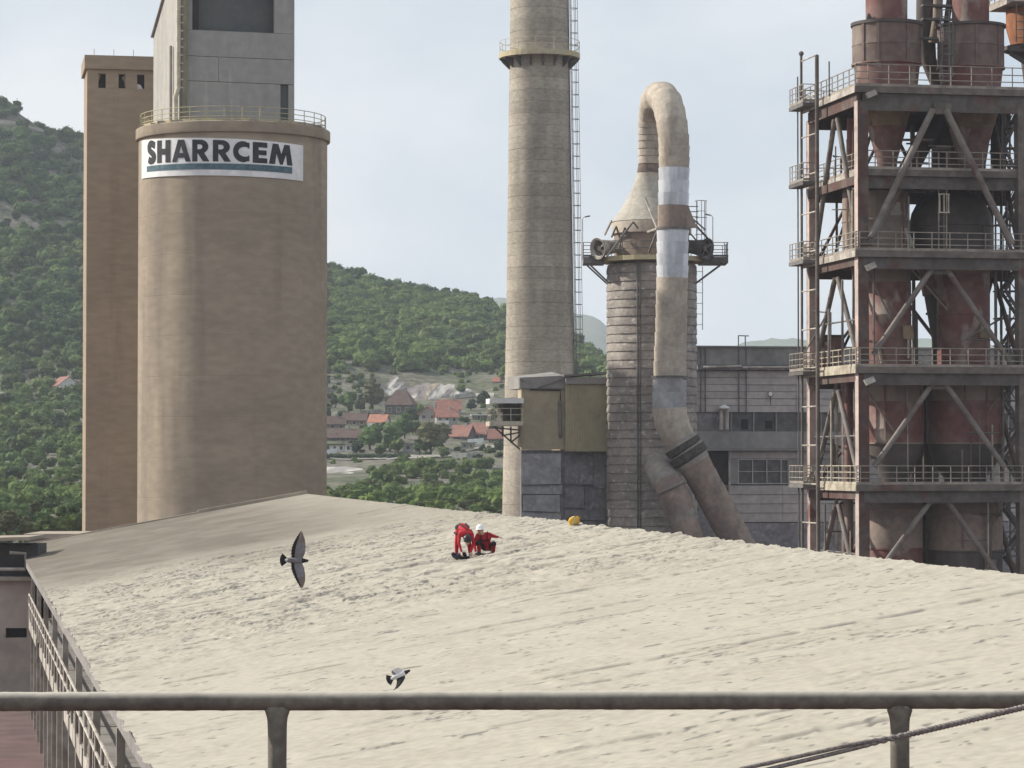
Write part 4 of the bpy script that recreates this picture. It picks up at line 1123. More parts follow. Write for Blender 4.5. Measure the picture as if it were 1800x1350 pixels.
MB().hexa([(xm - .2, -.9, LK.at(996, 662.5, -.5).z), (xe, -.9, LK.at(1066, 657, -.5).z), (xe, 5, LK.at(1066, 657, -.5).z), (xm - .2, 5, LK.at(996, 662.5, -.5).z)], [(xm - .2, -.9, LK.at(996, 659, -.5).z), (xe, -.9, LK.at(1066, 653, -.5).z), (xe, 5, LK.at(1066, 653, -.5).z), (xm - .2, 5, LK.at(996, 659, -.5).z)]).build('roof', M['steel'], lk)
p1, p2, p3, p4 = LK.at(932, 685, -.12), LK.at(985, 686, -.12), LK.at(985, 706, -.12), LK.at(985, 768, -.12)
MB().tube([p1, p2, p3], .05, 6).build('cable_pipe', M['black'], lk)
MB().tube([LK.at(984, 705, -.14), p4], .14, 8).build('cable_box', M['sheet_dark'], lk)
# lower sheets, loose and slipping
zb = LK.at(917, 791).z
MB().box((.05, .35, 0), (xm, 1.0, zb - .02)).build('lower_wall', M['sheet_dark'], lk)
MB().box((xm + .01, .6, 0), (xe, 5, zb0 - .01)).build('lower_recess_wall', M['sheet_dark'], lk)
lr = random.Random(21)
for (xa, xb, ya, yb, dd) in ((918, 986, 797, 852, .1), (918, 988, 853, 868, .18), (920, 984, 870, 898, .12), (918, 986, 901, 935, .2), (990, 1018, 800, 850, .45), (1018, 1042, 798, 852, .4), (1043, 1064, 797, 856, .42), (992, 1026, 856, 892, .4), (1028, 1064, 855, 905, .45), (992, 1064, 896, 914, .4), (990, 1040, 915, 945, .45)):
    a, b, c, d_ = LK.at(xa, yb, dd), LK.at(xb, yb + lr.uniform(-2, 3), dd), LK.at(xb, ya, dd + .12), LK.at(xa, ya + lr.uniform(-1, 1), dd + .12)
    e = Vector((0, .05, 0)); q = Vector((0, lr.uniform(-.14, .02), 0))
    MB().hexa([a + q, b + q * .4, c, d_], [a + e + q, b + e + q * .4, c + e, d_ + e]).build('loose_sheet', M['sheet_grey' if xb < 990 else 'sheet_dark'], lk)
# landing with canopy on the left end
MB().box((LK.at(866, 706).x, -.9, LK.at(866, 709).z), (-.02, 3, LK.at(866, 700).z)).build('canopy', M['white'], lk)
MB().box((LK.at(887, 706).x, .6, LK.at(887, 742).z), (-.03, 3, LK.at(887, 710).z)).build('doorway', M['mesh_dark'], lk)
MB().box((LK.at(866, 745).x, -.8, LK.at(866, 748.5).z), (-.02, 3, LK.at(866, 740.5).z)).build('landing', M['cream'], lk)
xl = LK.at(867, 745).x; zl = LK.at(866, 740).z
railing(lk, [(xl + .05, 2.5, zl), (xl + .05, -.75, zl), (-.05, -.75, zl)], M['cream'], h=1.0, rails=(1.0, .5), r=.03, sp=.9, toe=False)
for a_, b_ in (((868, 750), (914, 790)), ((883, 750), (884, 766)), ((898, 750), (898, 778)), ((870, 752), (914, 756)), ((882, 766), (914, 760)), ((898, 778), (914, 765))):
    for y in (-.7,): MB().beam(LK.at(*a_, y), LK.at(*b_, y), .12).build('bracket', M['mesh_dark'], lk)

# ================================================================ grey process building at the back right
M['pb'] = mat('pb_grey_wall', (.43,.395,.38), (.37,.345,.33), s2=.4, st2=(1,1,.3), c3=(.28,.26,.25), s3=.18, var=.12, s1=2, rand=.10, bump=.1)
M['pb2'] = mat('pb_spandrel', (.28,.27,.26), (.235,.23,.22), s2=.4, st2=(1,1,.3), c3=(.16,.155,.15), s3=.16, var=.1, s1=2, bump=.1)
M['glass_dark'] = mat('dusty_glass', (.085,.082,.08), (.055,.055,.055), s2=1.2, var=.3, s1=2, rand=.35, rough=.45, bump=.05, spec=.4)
PB = Frame(1224, 242.0, 11)
pb = PB.root('process_building', 'long grey plank walled plant building with window bands behind the steel frame tower', 'building')
xE = PB.at(1830, 700).x
zt = PB.at(1224, 610).z
def pz_(py): return PB.at(1224, py).z
MB().box((0, .3, 0), (xE, 14, zt - .05)).build('core', M['pb2'], pb)
MB().box((-.05, -.05, pz_(641)), (xE, .29, zt)).build('parapet', M['pb2'], pb)
MB().box((-.08, -.22, zt + .002), (xE, 14.2, zt + .12)).build('coping', M['conc_grey'], pb)
MB().box((.02, -.45, pz_(650)), (xE, .28, pz_(642))).build('gutter', M['sheet_dark'], pb)
MB().tube([(.5, -.6, pz_(646)), (PB.at(1300, 640).x, -.6, pz_(643.5))], .1, 8).build('pipe', M['steel_pale'], pb)
MB().tube([(PB.at(1302, 640).x, -.6, pz_(646)), (PB.at(1420, 640).x, -.6, pz_(644))], .1, 8).build('pipe', M['steel_pale'], pb)
plank = {}
def planks(ya, yb, n, y=0, xa=0.0, xb=None):
    xb = xb or xE; zs = np.linspace(pz_(yb), pz_(ya), n + 1); step = 4.6; x = xa
    cols = max(1, round((xb - xa) / 4.6)); wdt = (xb - xa) / cols
    for i in range(n):
        h = zs[i+1] - zs[i] - .03
        key = (round(wdt, 3), round(h, 3))
        if key not in plank: plank[key] = MB().hexa([(0, -.03, 0), (wdt - .03, -.03, 0), (wdt - .03, .2, 0), (0, .2, 0)], [(0, .02, h), (wdt - .03, .02, h), (wdt - .03, .2, h), (0, .2, h)]).mesh('wall_plank', M['pb'])
        for c in range(cols): place('wall_plank', plank[key], pb, (xa + c * wdt, y + rnd.uniform(-.015, .03), zs[i]))
planks(651, 724, 6)
# ribbon of windows
wz0, wz1 = pz_(758), pz_(725.5)
xw0 = PB.at(1284, 740).x; n = 14; ww = (xE - xw0) / n
MB().box((.02, .1, wz0), (xw0 - .05, .28, wz1)).build('duct_shade_panel', M['sheet_dark'], pb)  # dark colour stands in for the duct's shade on this end
fr = MB().box((0, -.05, wz0), (.10, .24, wz1)).mesh('window_post', M['pb2'])
pn = MB().box((.11, .12, wz0), (ww - .01, .16, wz1)).mesh('window', M['glass_dark'])
for i in range(n):
    place('window_post', fr, pb, (xw0 + i * ww, 0, 0)); wo = place('window', pn, pb, (xw0 + i * ww, 0, 0))
for px, a_, b_ in ((1310, 737, 754), (1352, 739.5, 753.5)):
    p, q = PB.at(px - 5.5, b_), PB.at(px + 5.5, a_); MB().box((p.x, .05, p.z), (q.x, .11, q.z)).build('broken_pane', M['black'], pb)
MB().box((.01, -.14, pz_(788)), (xE, .28, wz0 - .005)).build('spandrel', M['pb2'], pb)
MB().box((-.03, -.55, pz_(792)), (xE, .28, pz_(788.5))).build('ledge', M['conc_grey'], pb)
xq = PB.at(1283, 800).x
MB().box((.04, .12, pz_(852)), (xq - .02, .28, pz_(793))).build('duct_shade_recess', M['dark_open'], pb)  # shade of duct and recess put into a near-black panel
MB().box((xq, -.02, pz_(806)), (xE, .26, pz_(793))).build('lintel', M['pb'], pb)
MB().tube([(xq - .1, -.2, pz_(870)), (xq - .1, -.2, pz_(790))], .1, 8).build('down_pipe', M['steel_pale'], pb)
gx = [1297, 1322, 1347, 1372, 1384]
za, zb = pz_(851), pz_(807)
for i in range(len(gx) - 1):
    a, b = PB.at(gx[i], 830).x, PB.at(gx[i+1], 830).x
    f = MB(); f.box((a, -.04, za), (a + .08, .2, zb)); f.box((a + .08, -.04, zb - .08), (b, .2, zb)); f.box((a + .08, -.04, za), (b, .2, za + .08)); f.box((a + .08, -.035, (za+zb)/2 - .03), (b, .18, (za+zb)/2 + .03))
    fo = f.build('window', M['pb'], pb); MB().box((a + .08, .1, za + .08), (b, .14, zb - .08)).build('pane', M['glass_dark'], fo)
a = PB.at(1384, 830).x
MB().box((a + .01, -.03, za), (xE, .26, zb)).build('wall_block', M['pb2'], pb); MB().box((xq, -.03, za), (PB.at(1297, 830).x - .01, .26, zb)).build('wall_block', M['pb2'], pb)
planks(853, 918, 4, 0, xq)
MB().box((0, .1, 0), (xq - .02, .28, pz_(853))).build('lower_wall', M['sheet_dark'], pb)
MB().box((xq, -.02, 0), (xE, .26, pz_(920))).build('plinth', M['sheet_dark'], pb)
# bits on the wall
ap = PB.at(1302, 610, .5)
ah = MB(); 
for px in (1298, 1310): ah.tube([PB.at(px, 612, .5), PB.at(px, 590, .5)], .05, 6)
ah.tube([PB.at(1298, 590, .5), PB.at(1316, 590.5, .5)], .05, 6); ah.build('vent_frame', M['steel'], pb)
for px in (1299, 1312, 1232, 1240):
    MB().tube([PB.at(px, 724, -.12), PB.at(px, 612, -.12)], .05, 6).build('cable_pipe', M['steel'], pb)
fl = PB.at(1354.5, 693, -.5)
sp_ = thing('floodlight', 'small round white floodlight on the plank wall of the grey building', 'lamp', PB.world(fl))
MB().tube([(0, .12, 0), (0, -.05, 0)], .24, 16).build('housing', M['mesh_dark'], sp_); MB().tube([(.0, -.055, .02), (.0, -.10, .02)], .19, 16).build('lens', M['white'], sp_)
MB().tube([(0, .05, -.2), (0, .1, -.9)], .04, 6).build('bracket', M['mesh_dark'], sp_)
hp = PB.at(1273, 735, -.5)
ho = thing('wall_vent', 'pair of pale upright vent pipes with a white cap on the grey building', 'vent', PB.world(PB.at(1273, 755, -.5)))
for s in (-.25, .25): MB().tube([(s, 0, 0), (s, 0, PB.at(1273, 718, -.5).z - PB.at(1273, 755, -.5).z)], .16, 10).build('pipe', M['steel_pale'], ho, smooth=50)
zz = PB.at(1273, 718, -.5).z - PB.at(1273, 755, -.5).z
MB().tube([(0, 0, zz), (0, 0, zz + .14), (0, 0, zz + .3)], .4, 14, taper=[.46, .42, .1]).build('cap', M['white'], ho)
# ================================================================ steel frame tower with its cyclone vessels
M['primer'] = mat('steel_maroon_dusty', (.088,.046,.039), (.115,.085,.072), s2=.55, c3=(.075,.062,.055), s3=.9, lo3=.5, hi3=.68, var=.2, s1=2.5, rough=.75, bump=.08)
M['dusty_steel'] = mat('steel_dust_grey', (.15,.13,.115), (.11,.094,.084), s2=.6, c3=(.11,.065,.055), s3=.45, lo3=.58, hi3=.68, var=.18, s1=2.5, rough=.8, bump=.08)
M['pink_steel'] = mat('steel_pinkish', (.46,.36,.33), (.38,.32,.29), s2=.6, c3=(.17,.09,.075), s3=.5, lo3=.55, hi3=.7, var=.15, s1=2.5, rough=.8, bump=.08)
M['rail_grey'] = mat('railing_grey', (.30,.265,.225), (.22,.19,.165), s2=1.5, var=.15, rough=.7, bump=0)
M['rail_cream'] = mat('railing_cream', (.42,.38,.30), (.30,.26,.20), s2=1.5, var=.15, rough=.7, bump=0)
M['dark_girder'] = mat('girder_dark_dusty', (.11,.10,.093), (.085,.075,.068), s2=.6, c3=(.105,.06,.052), s3=.5, lo3=.58, hi3=.7, var=.2, s1=2.5, rough=.8, bump=.08)
M['brace'] = mat('brace_dusty', (.20,.178,.16), (.15,.13,.118), s2=.7, c3=(.13,.085,.074), s3=.6, lo3=.58, hi3=.7, var=.15, s1=2.5, rough=.8, bump=.08)
M['v_maroon'] = mat('vessel_maroon', (.165,.068,.06), (.185,.11,.095), s2=.5, c3=(.26,.21,.18), s3=.7, st3=(1,1,.5), lo3=.55, hi3=.63, var=.16, s1=2, rough=.6, bump=.12, bs=3)
M['v_mid'] = mat('vessel_brown_dusty', (.135,.092,.08), (.155,.118,.102), s2=.5, c3=(.20,.165,.14), s3=.6, st3=(1,1,.4), lo3=.55, hi3=.7, var=.15, s1=2, rough=.75, bump=.12, bs=3)
M['v_dusty'] = mat('vessel_dusty', (.255,.21,.175), (.195,.155,.13), s2=.5, c3=(.12,.07,.06), s3=.5, st3=(1,1,.4), lo3=.55, hi3=.68, var=.14, s1=2, rough=.8, bump=.12, bs=3)
M['v_tan'] = mat('vessel_tan', (.235,.18,.12), (.17,.12,.085), s2=.7, c3=(.10,.052,.043), s3=.6, lo3=.55, hi3=.7, var=.15, s1=2, rough=.8, bump=.1, bs=3)
M['v_dark'] = mat('vessel_dark', (.095,.08,.075), (.07,.058,.054), s2=.5, c3=(.125,.105,.095), s3=.5, st3=(1,1,.5), lo3=.55, hi3=.72, var=.15, s1=2, rough=.7, bump=.1, bs=3)
M['orange'] = mat('rust_orange', (.30,.12,.055), (.22,.09,.05), s2=.8, st2=(1,1,.3), c3=(.32,.20,.13), s3=.8, var=.2, s1=2, rough=.8, bump=.1)
M['plate'] = mat('grating_plate', (.10,.085,.075), (.08,.066,.06), s2=.6, var=.2, rough=.85, bump=0)

PT = Frame(1516, 170.0, 11)
pt = PT.root('preheater_tower', 'many storeyed rusty steel frame tower carrying dusty maroon cyclone vessels', 'tower')
pt['label'] = 'many storeyed open rusty steel frame with decks, railings and diagonal braces'
def pl(px, py, d=0.0): return PT.at(px, py, d)
def pzz(py): return PT.at(1516, py, 0).z
XR = pl(1797, 500).x          # right hand front column
XE = pl(1850, 500).x + 1.0
DB = 10.0                     # back row
ZT = pzz(178)
def colm_(x, d, w, z1, m, nm='column'):
    mb = MB(); t = .06
    mb.box((x - w/2, d - w/2, 0), (x + w/2, d - w/2 + t, z1)); mb.box((x - w/2, d + w/2 - t, 0), (x + w/2, d + w/2, z1)); mb.box((x - t/2, d - w/2 + t, 0), (x + t/2, d + w/2 - t, z1))
    # boxed side, as the plated corner posts are
    mb.box((x - w/2 + .02, d - w/2 + t, 0), (x - w/2 + .06, d + w/2 - t, z1))
    return mb.build(nm, m, pt)
colm_(0, 0, .66, ZT, M['primer']); colm_(XR, 0, .72, ZT, M['dusty_steel'])
colm_(0, DB, .62, ZT, M['pink_steel']); colm_(XR, DB, .8, ZT, M['primer']); colm_(XR / 2 - .3, DB, .5, ZT, M['primer'])
colm_(XE, 4.5, .6, ZT, M['primer'])
fl_ = MB().box((-.345, -.335, 0), (-.332, .335, ZT)); fl_.build('sunlit_side_plate', M['pink_steel'], pt)  # pale plate added to paint the sunlight on the column's left side

decks = (153, 297, 441, 645, 852)
for k, py in enumerate(decks):
    z = pzz(py); mid = (k == 1)
    y0 = -.55 if not mid else -.1
    x0 = -.55 if not mid else .1
    gd = 1.05 if k == 0 else .75 if mid else .70
    MB().box((x0 + .02, y0 + .02, z - .10), (XE + .3, DB + .5, z - .01)).build('deck_plate', M['plate'], pt)
    MB().box((x0 - .02, y0 - .02, z - .38), (XE + .3, y0 + .10, z)).build('edge_beam', M['dusty_steel'], pt)
    MB().box((x0 - .02, y0 + .11, z - .38), (x0 + .10, DB + .5, z)).build('edge_beam', M['rail_cream'] if k >= 3 else M['steel_pale'], pt)  # left edge: sunlight put into a paler colour than the front
    MB().box((.0, -.34 if not mid else .1, z - .38 - gd), (XE, -.18 if not mid else .25, z - .385)).build('girder', M['dark_girder'], pt)
    MB().box((-.2, DB - .2, z - .38 - gd), (XE, DB + .05, z - .105)).build('girder', M['primer'], pt)
    MB().box((-.34, -.15, z - .38 - gd * .7), (-.18, DB - .21, z - .385)).build('girder', M['primer'], pt)
    cb = MB().box((-.06, 0, -.62), (.06, DB - .3, -.11)).mesh('cross_beam', M['primer'])
    for i in range(5):
        place('cross_beam', cb, pt, (1.6 + i * (XR - 1.2) / 4.2, .05, z))
    cream = k >= 3
    railing(pt, [(XE + .2, y0 + .03, z), (x0 + .03, y0 + .03, z)], M['rail_grey'], h=1.32 if k == 0 else 1.12, rails=(1.0, .66, .34), r=.033, sp=1.3 if k == 0 else 1.13)
    railing(pt, [(x0 + .03, y0 + .15, z), (x0 + .03, DB + .4, z)], M['rail_cream'] if cream else M['rail_grey'], h=1.12, rails=(1.0, .66, .34), r=.033, sp=1.13, toe=True)
    railing(pt, [(x0 + .15, DB + .42, z), (XE, DB + .42, z)], M['rail_grey'], h=1.12, rails=(1.0, .5), r=.03, sp=1.3, toe=False)
# landing out to the left that joins the ladder masts
for k, py in enumerate(decks):
    z = pzz(py)
    a = pl(1400, py, DB - 1.2).x
    MB().box((a, DB - 2.6, z - .25), (-.60, DB + .5, z - .02)).build('landing', M['steel'], pt)
    railing(pt, [(-.6, DB - 2.55, z), (a + .05, DB - 2.55, z), (a + .05, DB + .4, z)], M['rail_grey'], h=1.12, rails=(1.0, .66, .34), r=.03, sp=.8)

def brace(a, b, r=.2, m='brace', n=10): return MB().tube([a, b], r, n).build('brace', M[m], pt, smooth=50)
# front braces, an inverted V in every bay
for (ax, ay, bx, by, d) in ((1640, 192, 1530, 418, -.58), (1662, 192, 1779, 430, -.62), (1640, 470, 1536, 622, 0), (1662, 470, 1778, 640, 0), (1641, 672, 1537, 820, 0), (1660, 672, 1766, 822, 0), (1641, 874, 1534, 1020, 0), (1661, 874, 1768, 1030, 0)):
    brace(pl(ax, ay, d), pl(bx, by, d), .17 if ay > 200 else .2)
for py in (192, 472, 674, 876):
    c = pl(1651, py); MB().box((c.x - .55, -.06 if py > 192 else -.66, c.z - .35), (c.x + .55, .06, c.z + .28)).build('gusset', M['dusty_steel'], pt)
# left face braces in the plane of the left columns
cx_ = 5.0
lev = ((192, 436), (480, 640), (684, 848), (890, 1060))
for a, b in lev:
    za, zb = pzz(a), pzz(b)
    brace((0, cx_ - .3, za), (0, .5, zb), .16); brace((0, cx_ + .3, za), (0, DB - .4, zb), .17)
    brace((XR, cx_ - .3, za), (XR, .5, zb), .15, 'primer'); brace((XR, cx_ + .3, za), (XR, DB - .4, zb), .15, 'primer')
    brace((XR * .5 - .3, DB, za), (.4, DB, zb), .10, 'primer'); brace((XR * .5 + .3, DB, za), (XR - .4, DB, zb), .12, 'primer')
    brace((1.2, DB - .6, zb), (3.8, DB - .6, za), .09, 'steel')
    MB().tube([(0, .3, (za + zb) / 2), (0, DB, (za + zb) / 2)], .06, 6).build('tie', M['steel'], pt)
brace(pl(1597, 300, .9), pl(1527, 430, .9), .26); brace(pl(1592, 404, 2.5), pl(1604, 436, 1.5), .16, 'steel_pale')
for a_, b_ in (((1527, 690), (1578, 768)), ((1527, 884), (1592, 968)), ((1762, 896), (1722, 960)), ((1527, 480), (1566, 560)), ((1600, 470), (1665, 545)), ((1690, 600), (1760, 560)), ((1760, 690), (1705, 770))):
    brace(pl(*a_, 1.6), pl(*b_, 1.6), .06, 'brace', 8)
for px, d, r_, a_, b_ in ((1536, 1.2, .07, 645, 470), (1606, 6.0, .12, 645, 440), (1640, 6.4, .09, 640, 470), (1750, 1.4, .10, 640, 470), (1624, 5.0, .12, 850, 650), (1762, 2.0, .09, 850, 660), (1690, 1.0, .06, 850, 790), (1500, 3.0, .08, 640, 470), (1502, 3.2, .07, 850, 650), (1605, 7.5, .16, 296, 190), (1742, 7.2, .2, 440, 310), (1630, 7.5, .14, 440, 300)):
    q = pl(px, 500, d); MB().tube([(q.x, d, pzz(a_)), (q.x, d, pzz(b_))], r_, 8).build('conduit', M['brace' if r_ < .1 else 'dusty_steel'], pt)
ck = random.Random(17)
for a_, b_ in ((192, 290), (312, 436), (462, 638), (668, 846), (876, 1000)):
    for i in range(15):
        d = ck.choice([.7, 1.0, 6.5, 7.5, 8.5, 9.3]); px = ck.uniform(1532, 1778) if i % 3 else ck.uniform(1448, 1500); r_ = ck.uniform(.03, .085); m_ = ck.choice(['brace', 'dusty_steel', 'steel', 'rail_cream', 'primer'])
        q = pl(px, 500, d); kind_ = ck.random(); za, zb = pzz(a_), pzz(b_)
        if kind_ < .45: pts = [(q.x, d, zb), (q.x, d, za - (za - zb) * ck.uniform(0, .5))]
        elif kind_ < .75: z_ = zb + (za - zb) * ck.uniform(.15, .9); pts = [(q.x, d, z_), (min(XR, q.x + ck.uniform(.8, 2.6)), d, z_)]
        else: z_ = zb + (za - zb) * ck.uniform(.3, .9); pts = [(q.x, d, zb), (q.x, d, z_), (q.x + ck.uniform(-1.2, 1.2), d, z_), (q.x + ck.uniform(-1.2, 1.2), d + .5, z_ + .1)]
        MB().tube(pts, r_, 7).build('conduit', M[m_], pt)
# ladder masts at the left
ms = []
for px, d, r, m, top in ((1409.5, DB - 1.0, .085, 'dusty_steel', 97), (1403, DB - .2, .05, 'steel', 135), (1437, DB - 4.0, .13, 'dusty_steel', 97)):
    b = pl(px, 500, d); zt = PT.at(px, top, d).z
    MB().tube([(b.x, d, 0), (b.x, d, zt)], r, 10).build('mast', M[m], pt, smooth=50); ms.append((b.x, d, zt))
tb_ = MB(); p = ms[0]; bm = bmesh.new(); bmesh.ops.create_icosphere(bm, subdivisions=2, radius=.17); me = bpy.data.meshes.new('mast_ball'); bm.to_mesh(me); bm.free(); me.materials.append(M['steel'])
place('mast_ball', me, pt, (p[0], p[1], p[2] + .1))
rg_ = MB().tube([(0, 0, 0), (ms[2][0] - ms[0][0], ms[2][1] - ms[0][1], 0)], .05, 6).mesh('rung', M['steel_pale'])
for i in range(13): place('rung', rg_, pt, (ms[0][0], ms[0][1], PT.at(1410, 108 + i * 67.5, ms[0][1]).z))
sr = MB().tube([(0, 0, 0), (ms[2][0] + .35 - ms[0][0], -2.6, 2.0)], .05, 6).mesh('mast_stay', M['steel'])
for py in (620, 850): place('mast_stay', sr, pt, (ms[0][0] + .1, ms[0][1] - .3, PT.at(1410, py, ms[0][1]).z))
# small things on the frame
for px, py in ((1527, 168), (1526, 471), (1524, 672)):
    c = pl(px, py, -.4); lf = thing('deck_lamp', 'small grey floodlight under the %s deck corner of the frame tower' % {168: 'top', 471: 'middle', 672: 'lower'}[py], 'lamp', PT.world(c), R(11), 'floodlights under the deck corners')
    MB().hexa([(-.1, -.3, -.2), (.45, -.35, .05), (.45, .0, .05), (-.1, .05, -.2)], [(-.25, -.25, .12), (.3, -.3, .35), (.3, .05, .35), (-.25, .1, .12)]).build('housing', M['steel_pale'], lf)
    MB().tube([(.1, 0, .1), (.0, .2, .45)], .04, 6).build('bracket', M['steel'], lf)
for px, top, d in ((1458, 108, 4.5), ):
    b = pl(px, 300, d); MB().tube([(b.x, d, pzz(153)), (b.x, d, PT.at(px, top, d).z)], .05, 6).build('lamp_pole', M['steel'], pt)
# ladders up the front
sd, ot = Vector((1, 0, 0)), Vector((0, -1, 0))
ladder(pt, pl(1657, 441, .3), pl(1657, 268, .3), sd, ot, M['rail_grey'], w=.5, rs=2.2, r=.04, cage=False)
lb_ = pl(1657, 358, .1); mb = MB()
for q in (-.28, .0, .28): mb.beam((lb_.x + q, -.15, lb_.z - .55), (lb_.x + q, -.15, lb_.z + .55), .07)
for q in (-.55, .55): mb.beam((lb_.x - .36, -.15, lb_.z + q), (lb_.x + .36, -.15, lb_.z + q), .07)
mb.build('ladder_gate', M['rail_cream'], pt)
ladder(pt, pl(1661, 153, 2.2), pl(1661, 20, 2.2), sd, ot, M['steel'], w=.55, rs=.6, r=.045)
# zigzag stairs at the right behind the frame
for i in range(len(decks)):
    za = pzz(decks[i]); zb = pzz(decks[i + 1]) if i + 1 < len(decks) else 4.5
    xa, xb = pl(1762, 300, 8.6).x, pl(1793, 300, 8.6).x
    n = 2; 
    for q in range(n * (2 if za - zb > 6 else 1)):
        m_ = n * (2 if za - zb > 6 else 1)
        z0_, z1_ = za - (za - zb) * q / m_, za - (za - zb) * (q + 1) / m_
        s0, s1 = (xa, xb) if q % 2 else (xb, xa)
        for dd in (8.2, 9.0):
            MB().beam((s0, dd, z0_), (s1, dd, z1_), .09, .2).build('stringer', M['steel'], pt)
        MB().tube([(s0, 8.15, z0_ + 1), (s1, 8.15, z1_ + 1)], .04, 5).build('stair_rail', M['steel'], pt)
        mb = MB()
        for t in np.linspace(.08, .92, 7):
            x_ = s0 + (s1 - s0) * t; z_ = z0_ + (z1_ - z0_) * t; mb.box((x_ - .12, 8.25, z_), (x_ + .12, 8.95, z_ + .04))
        mb.build('stair_treads', M['steel'], pt, kind='stuff')
        MB().box((xa - .5, 8.1, z1_ - .08), (xb + .4, 9.1, z1_)).build('stair_landing', M['steel'], pt)
MB().tube([pl(1760, 190, 7.6), pl(1760, 1000, 7.6)], .09, 6).build('stair_post', M['steel'], pt)
MB().tube([pl(1775, 190, 9.4), pl(1775, 1000, 9.4)], .07, 6).build('stair_post', M['steel'], pt)

# ---------------------------------------------------------------- vessels
def vessel(name, label, cx, d, sections, group=None, n=56, cat='vessel', seams=0, bits=()):
    """sections: (part name, material, [(py, r_px), ...]); the axis stands at pixel column cx, depth d of the frame"""
    c = PT.at(cx, 500, d); g = PT.world((c.x, d, 0)); k = g.y / FPX
    zb = min(PT.at(cx, s[2][-1][0], d).z for s in sections)
    root = thing(name, label, cat, (g.x, g.y, zb), R(11), group)
    for nm, mt, prof in sections:
        pr_ = [(r * k, PT.at(cx, py, d).z - zb) for py, r in prof]
        MB().lathe(pr_, n).build(nm, M[mt], root, smooth=38)
    return root, k, c, zb
def rib(root, k, cx, d, zb, r, ang, y0, y1, m='v_dusty', w=.16):
    z0, z1 = PT.at(cx, y1, d).z - zb, PT.at(cx, y0, d).z - zb; q = r * k
    a = R(ang); MB().beam((q * math.cos(a), q * math.sin(a), z0), (q * math.cos(a), q * math.sin(a), z1), w, .10, up=(math.cos(a), math.sin(a), 0)).build('rib', M[m], root)
# top pair
r_, k, c, zb = vessel('cyclone', 'big maroon cyclone drum at the left on the top deck, cone below', 1560, 4.0,
   [('outlet_tube', 'v_maroon', [(-40, 37), (43, 36.5)]), ('lid', 'v_dark', [(40, 30), (41.5, 63), (47, 63), (47.5, 60.5)]), ('drum', 'v_mid', [(47, 60.5), (80, 60.5), (81, 61.2), (82.5, 61.2), (83, 60.5), (113, 60.5)]),
    ('skirt', 'v_maroon', [(113, 62), (116, 62), (117, 58), (162, 53)]), ('cone', 'v_tan', [(150, 54), (196, 42), (225, 34)]), ('cone_tip', 'v_maroon', [(224, 34.5), (282, 18), (330, 15)])], 'cyclones of the frame tower')
for a in (-150, -122, -72, -35): rib(r_, k, 1560, 4, zb, 61, a, 48, 113, 'v_mid')
mb = MB(); q = PT.at(1519, 32, 4); mb.hexa([(-1.55, -.8, PT.at(1560,41,4).z - zb), (-1.1, -.8, PT.at(1560,41,4).z - zb), (-1.1, -.5, PT.at(1560,41,4).z - zb), (-1.55, -.5, PT.at(1560,41,4).z - zb)], [(-1.42, -.7, PT.at(1560,28,4).z - zb), (-1.3, -.7, PT.at(1560,28,4).z - zb), (-1.3, -.6, PT.at(1560,28,4).z - zb), (-1.42, -.6, PT.at(1560,28,4).z - zb)]); mb.build('lifting_lug', M['v_dark'], r_)
r_, k, c, zb = vessel('cyclone', 'second maroon cyclone drum beside the caged ladder on the top deck', 1708, 4.2,
   [('outlet_tube', 'v_maroon', [(-40, 33), (47, 32.5)]), ('lid', 'v_dark', [(44, 30), (45.5, 62), (50, 62), (50.5, 58.5)]), ('drum', 'v_mid', [(50, 58.5), (82, 58.5), (83, 59.2), (84.5, 59.2), (85, 58.5), (120, 58.5)]),
    ('skirt', 'v_maroon', [(120, 60), (123, 60), (124, 56), (165, 51)]), ('cone', 'v_tan', [(153, 52), (196, 49), (228, 38)]), ('cone_tip', 'v_maroon', [(227, 38.5), (288, 22), (330, 20)])], 'cyclones of the frame tower')
for a in (-140, -100, -55): rib(r_, k, 1708, 4.2, zb, 59, a, 51, 120, 'v_mid')
# pipework between the two drums
rp_ = thing('riser_duct', 'dark riser duct squeezed between the two top cyclone drums', 'duct', PT.world(pl(1640, 200, 6)), R(11))
def rel_(v): return PT.world(v) - Vector(rp_.location)
Rm = Matrix.Rotation(-R(11), 3, 'Z')
def rpts(*ps): return [Rm @ (PT.world(pl(*p)) - Vector(rp_.location)) for p in ps]
MB().tube(rpts((1628, -30, 6), (1627, 60, 6), (1632, 105, 6.2), (1648, 150, 6.4)), .55, 16, taper=[.6, .6, .5, .42]).build('duct', M['v_dark'], rp_, smooth=50)
MB().tube(rpts((1650, -30, 5), (1648, 30, 5), (1640, 75, 5.4)), .3, 12).build('branch_pipe', M['v_dusty'], rp_, smooth=50)
MB().tube(rpts((1672, -20, 5), (1664, 40, 5), (1668, 90, 5.2), (1658, 150, 5.4)), .2, 10).build('branch_pipe', M['v_dark'], rp_, smooth=50)
for py in (12, 36, 70): 
    a = rpts((1634, py, 4.6))[0]; MB().box((a.x - .5, a.y - .25, a.z), (a.x + 1.4, a.y + .25, a.z + .14)).build('bracket', M['steel'], rp_)
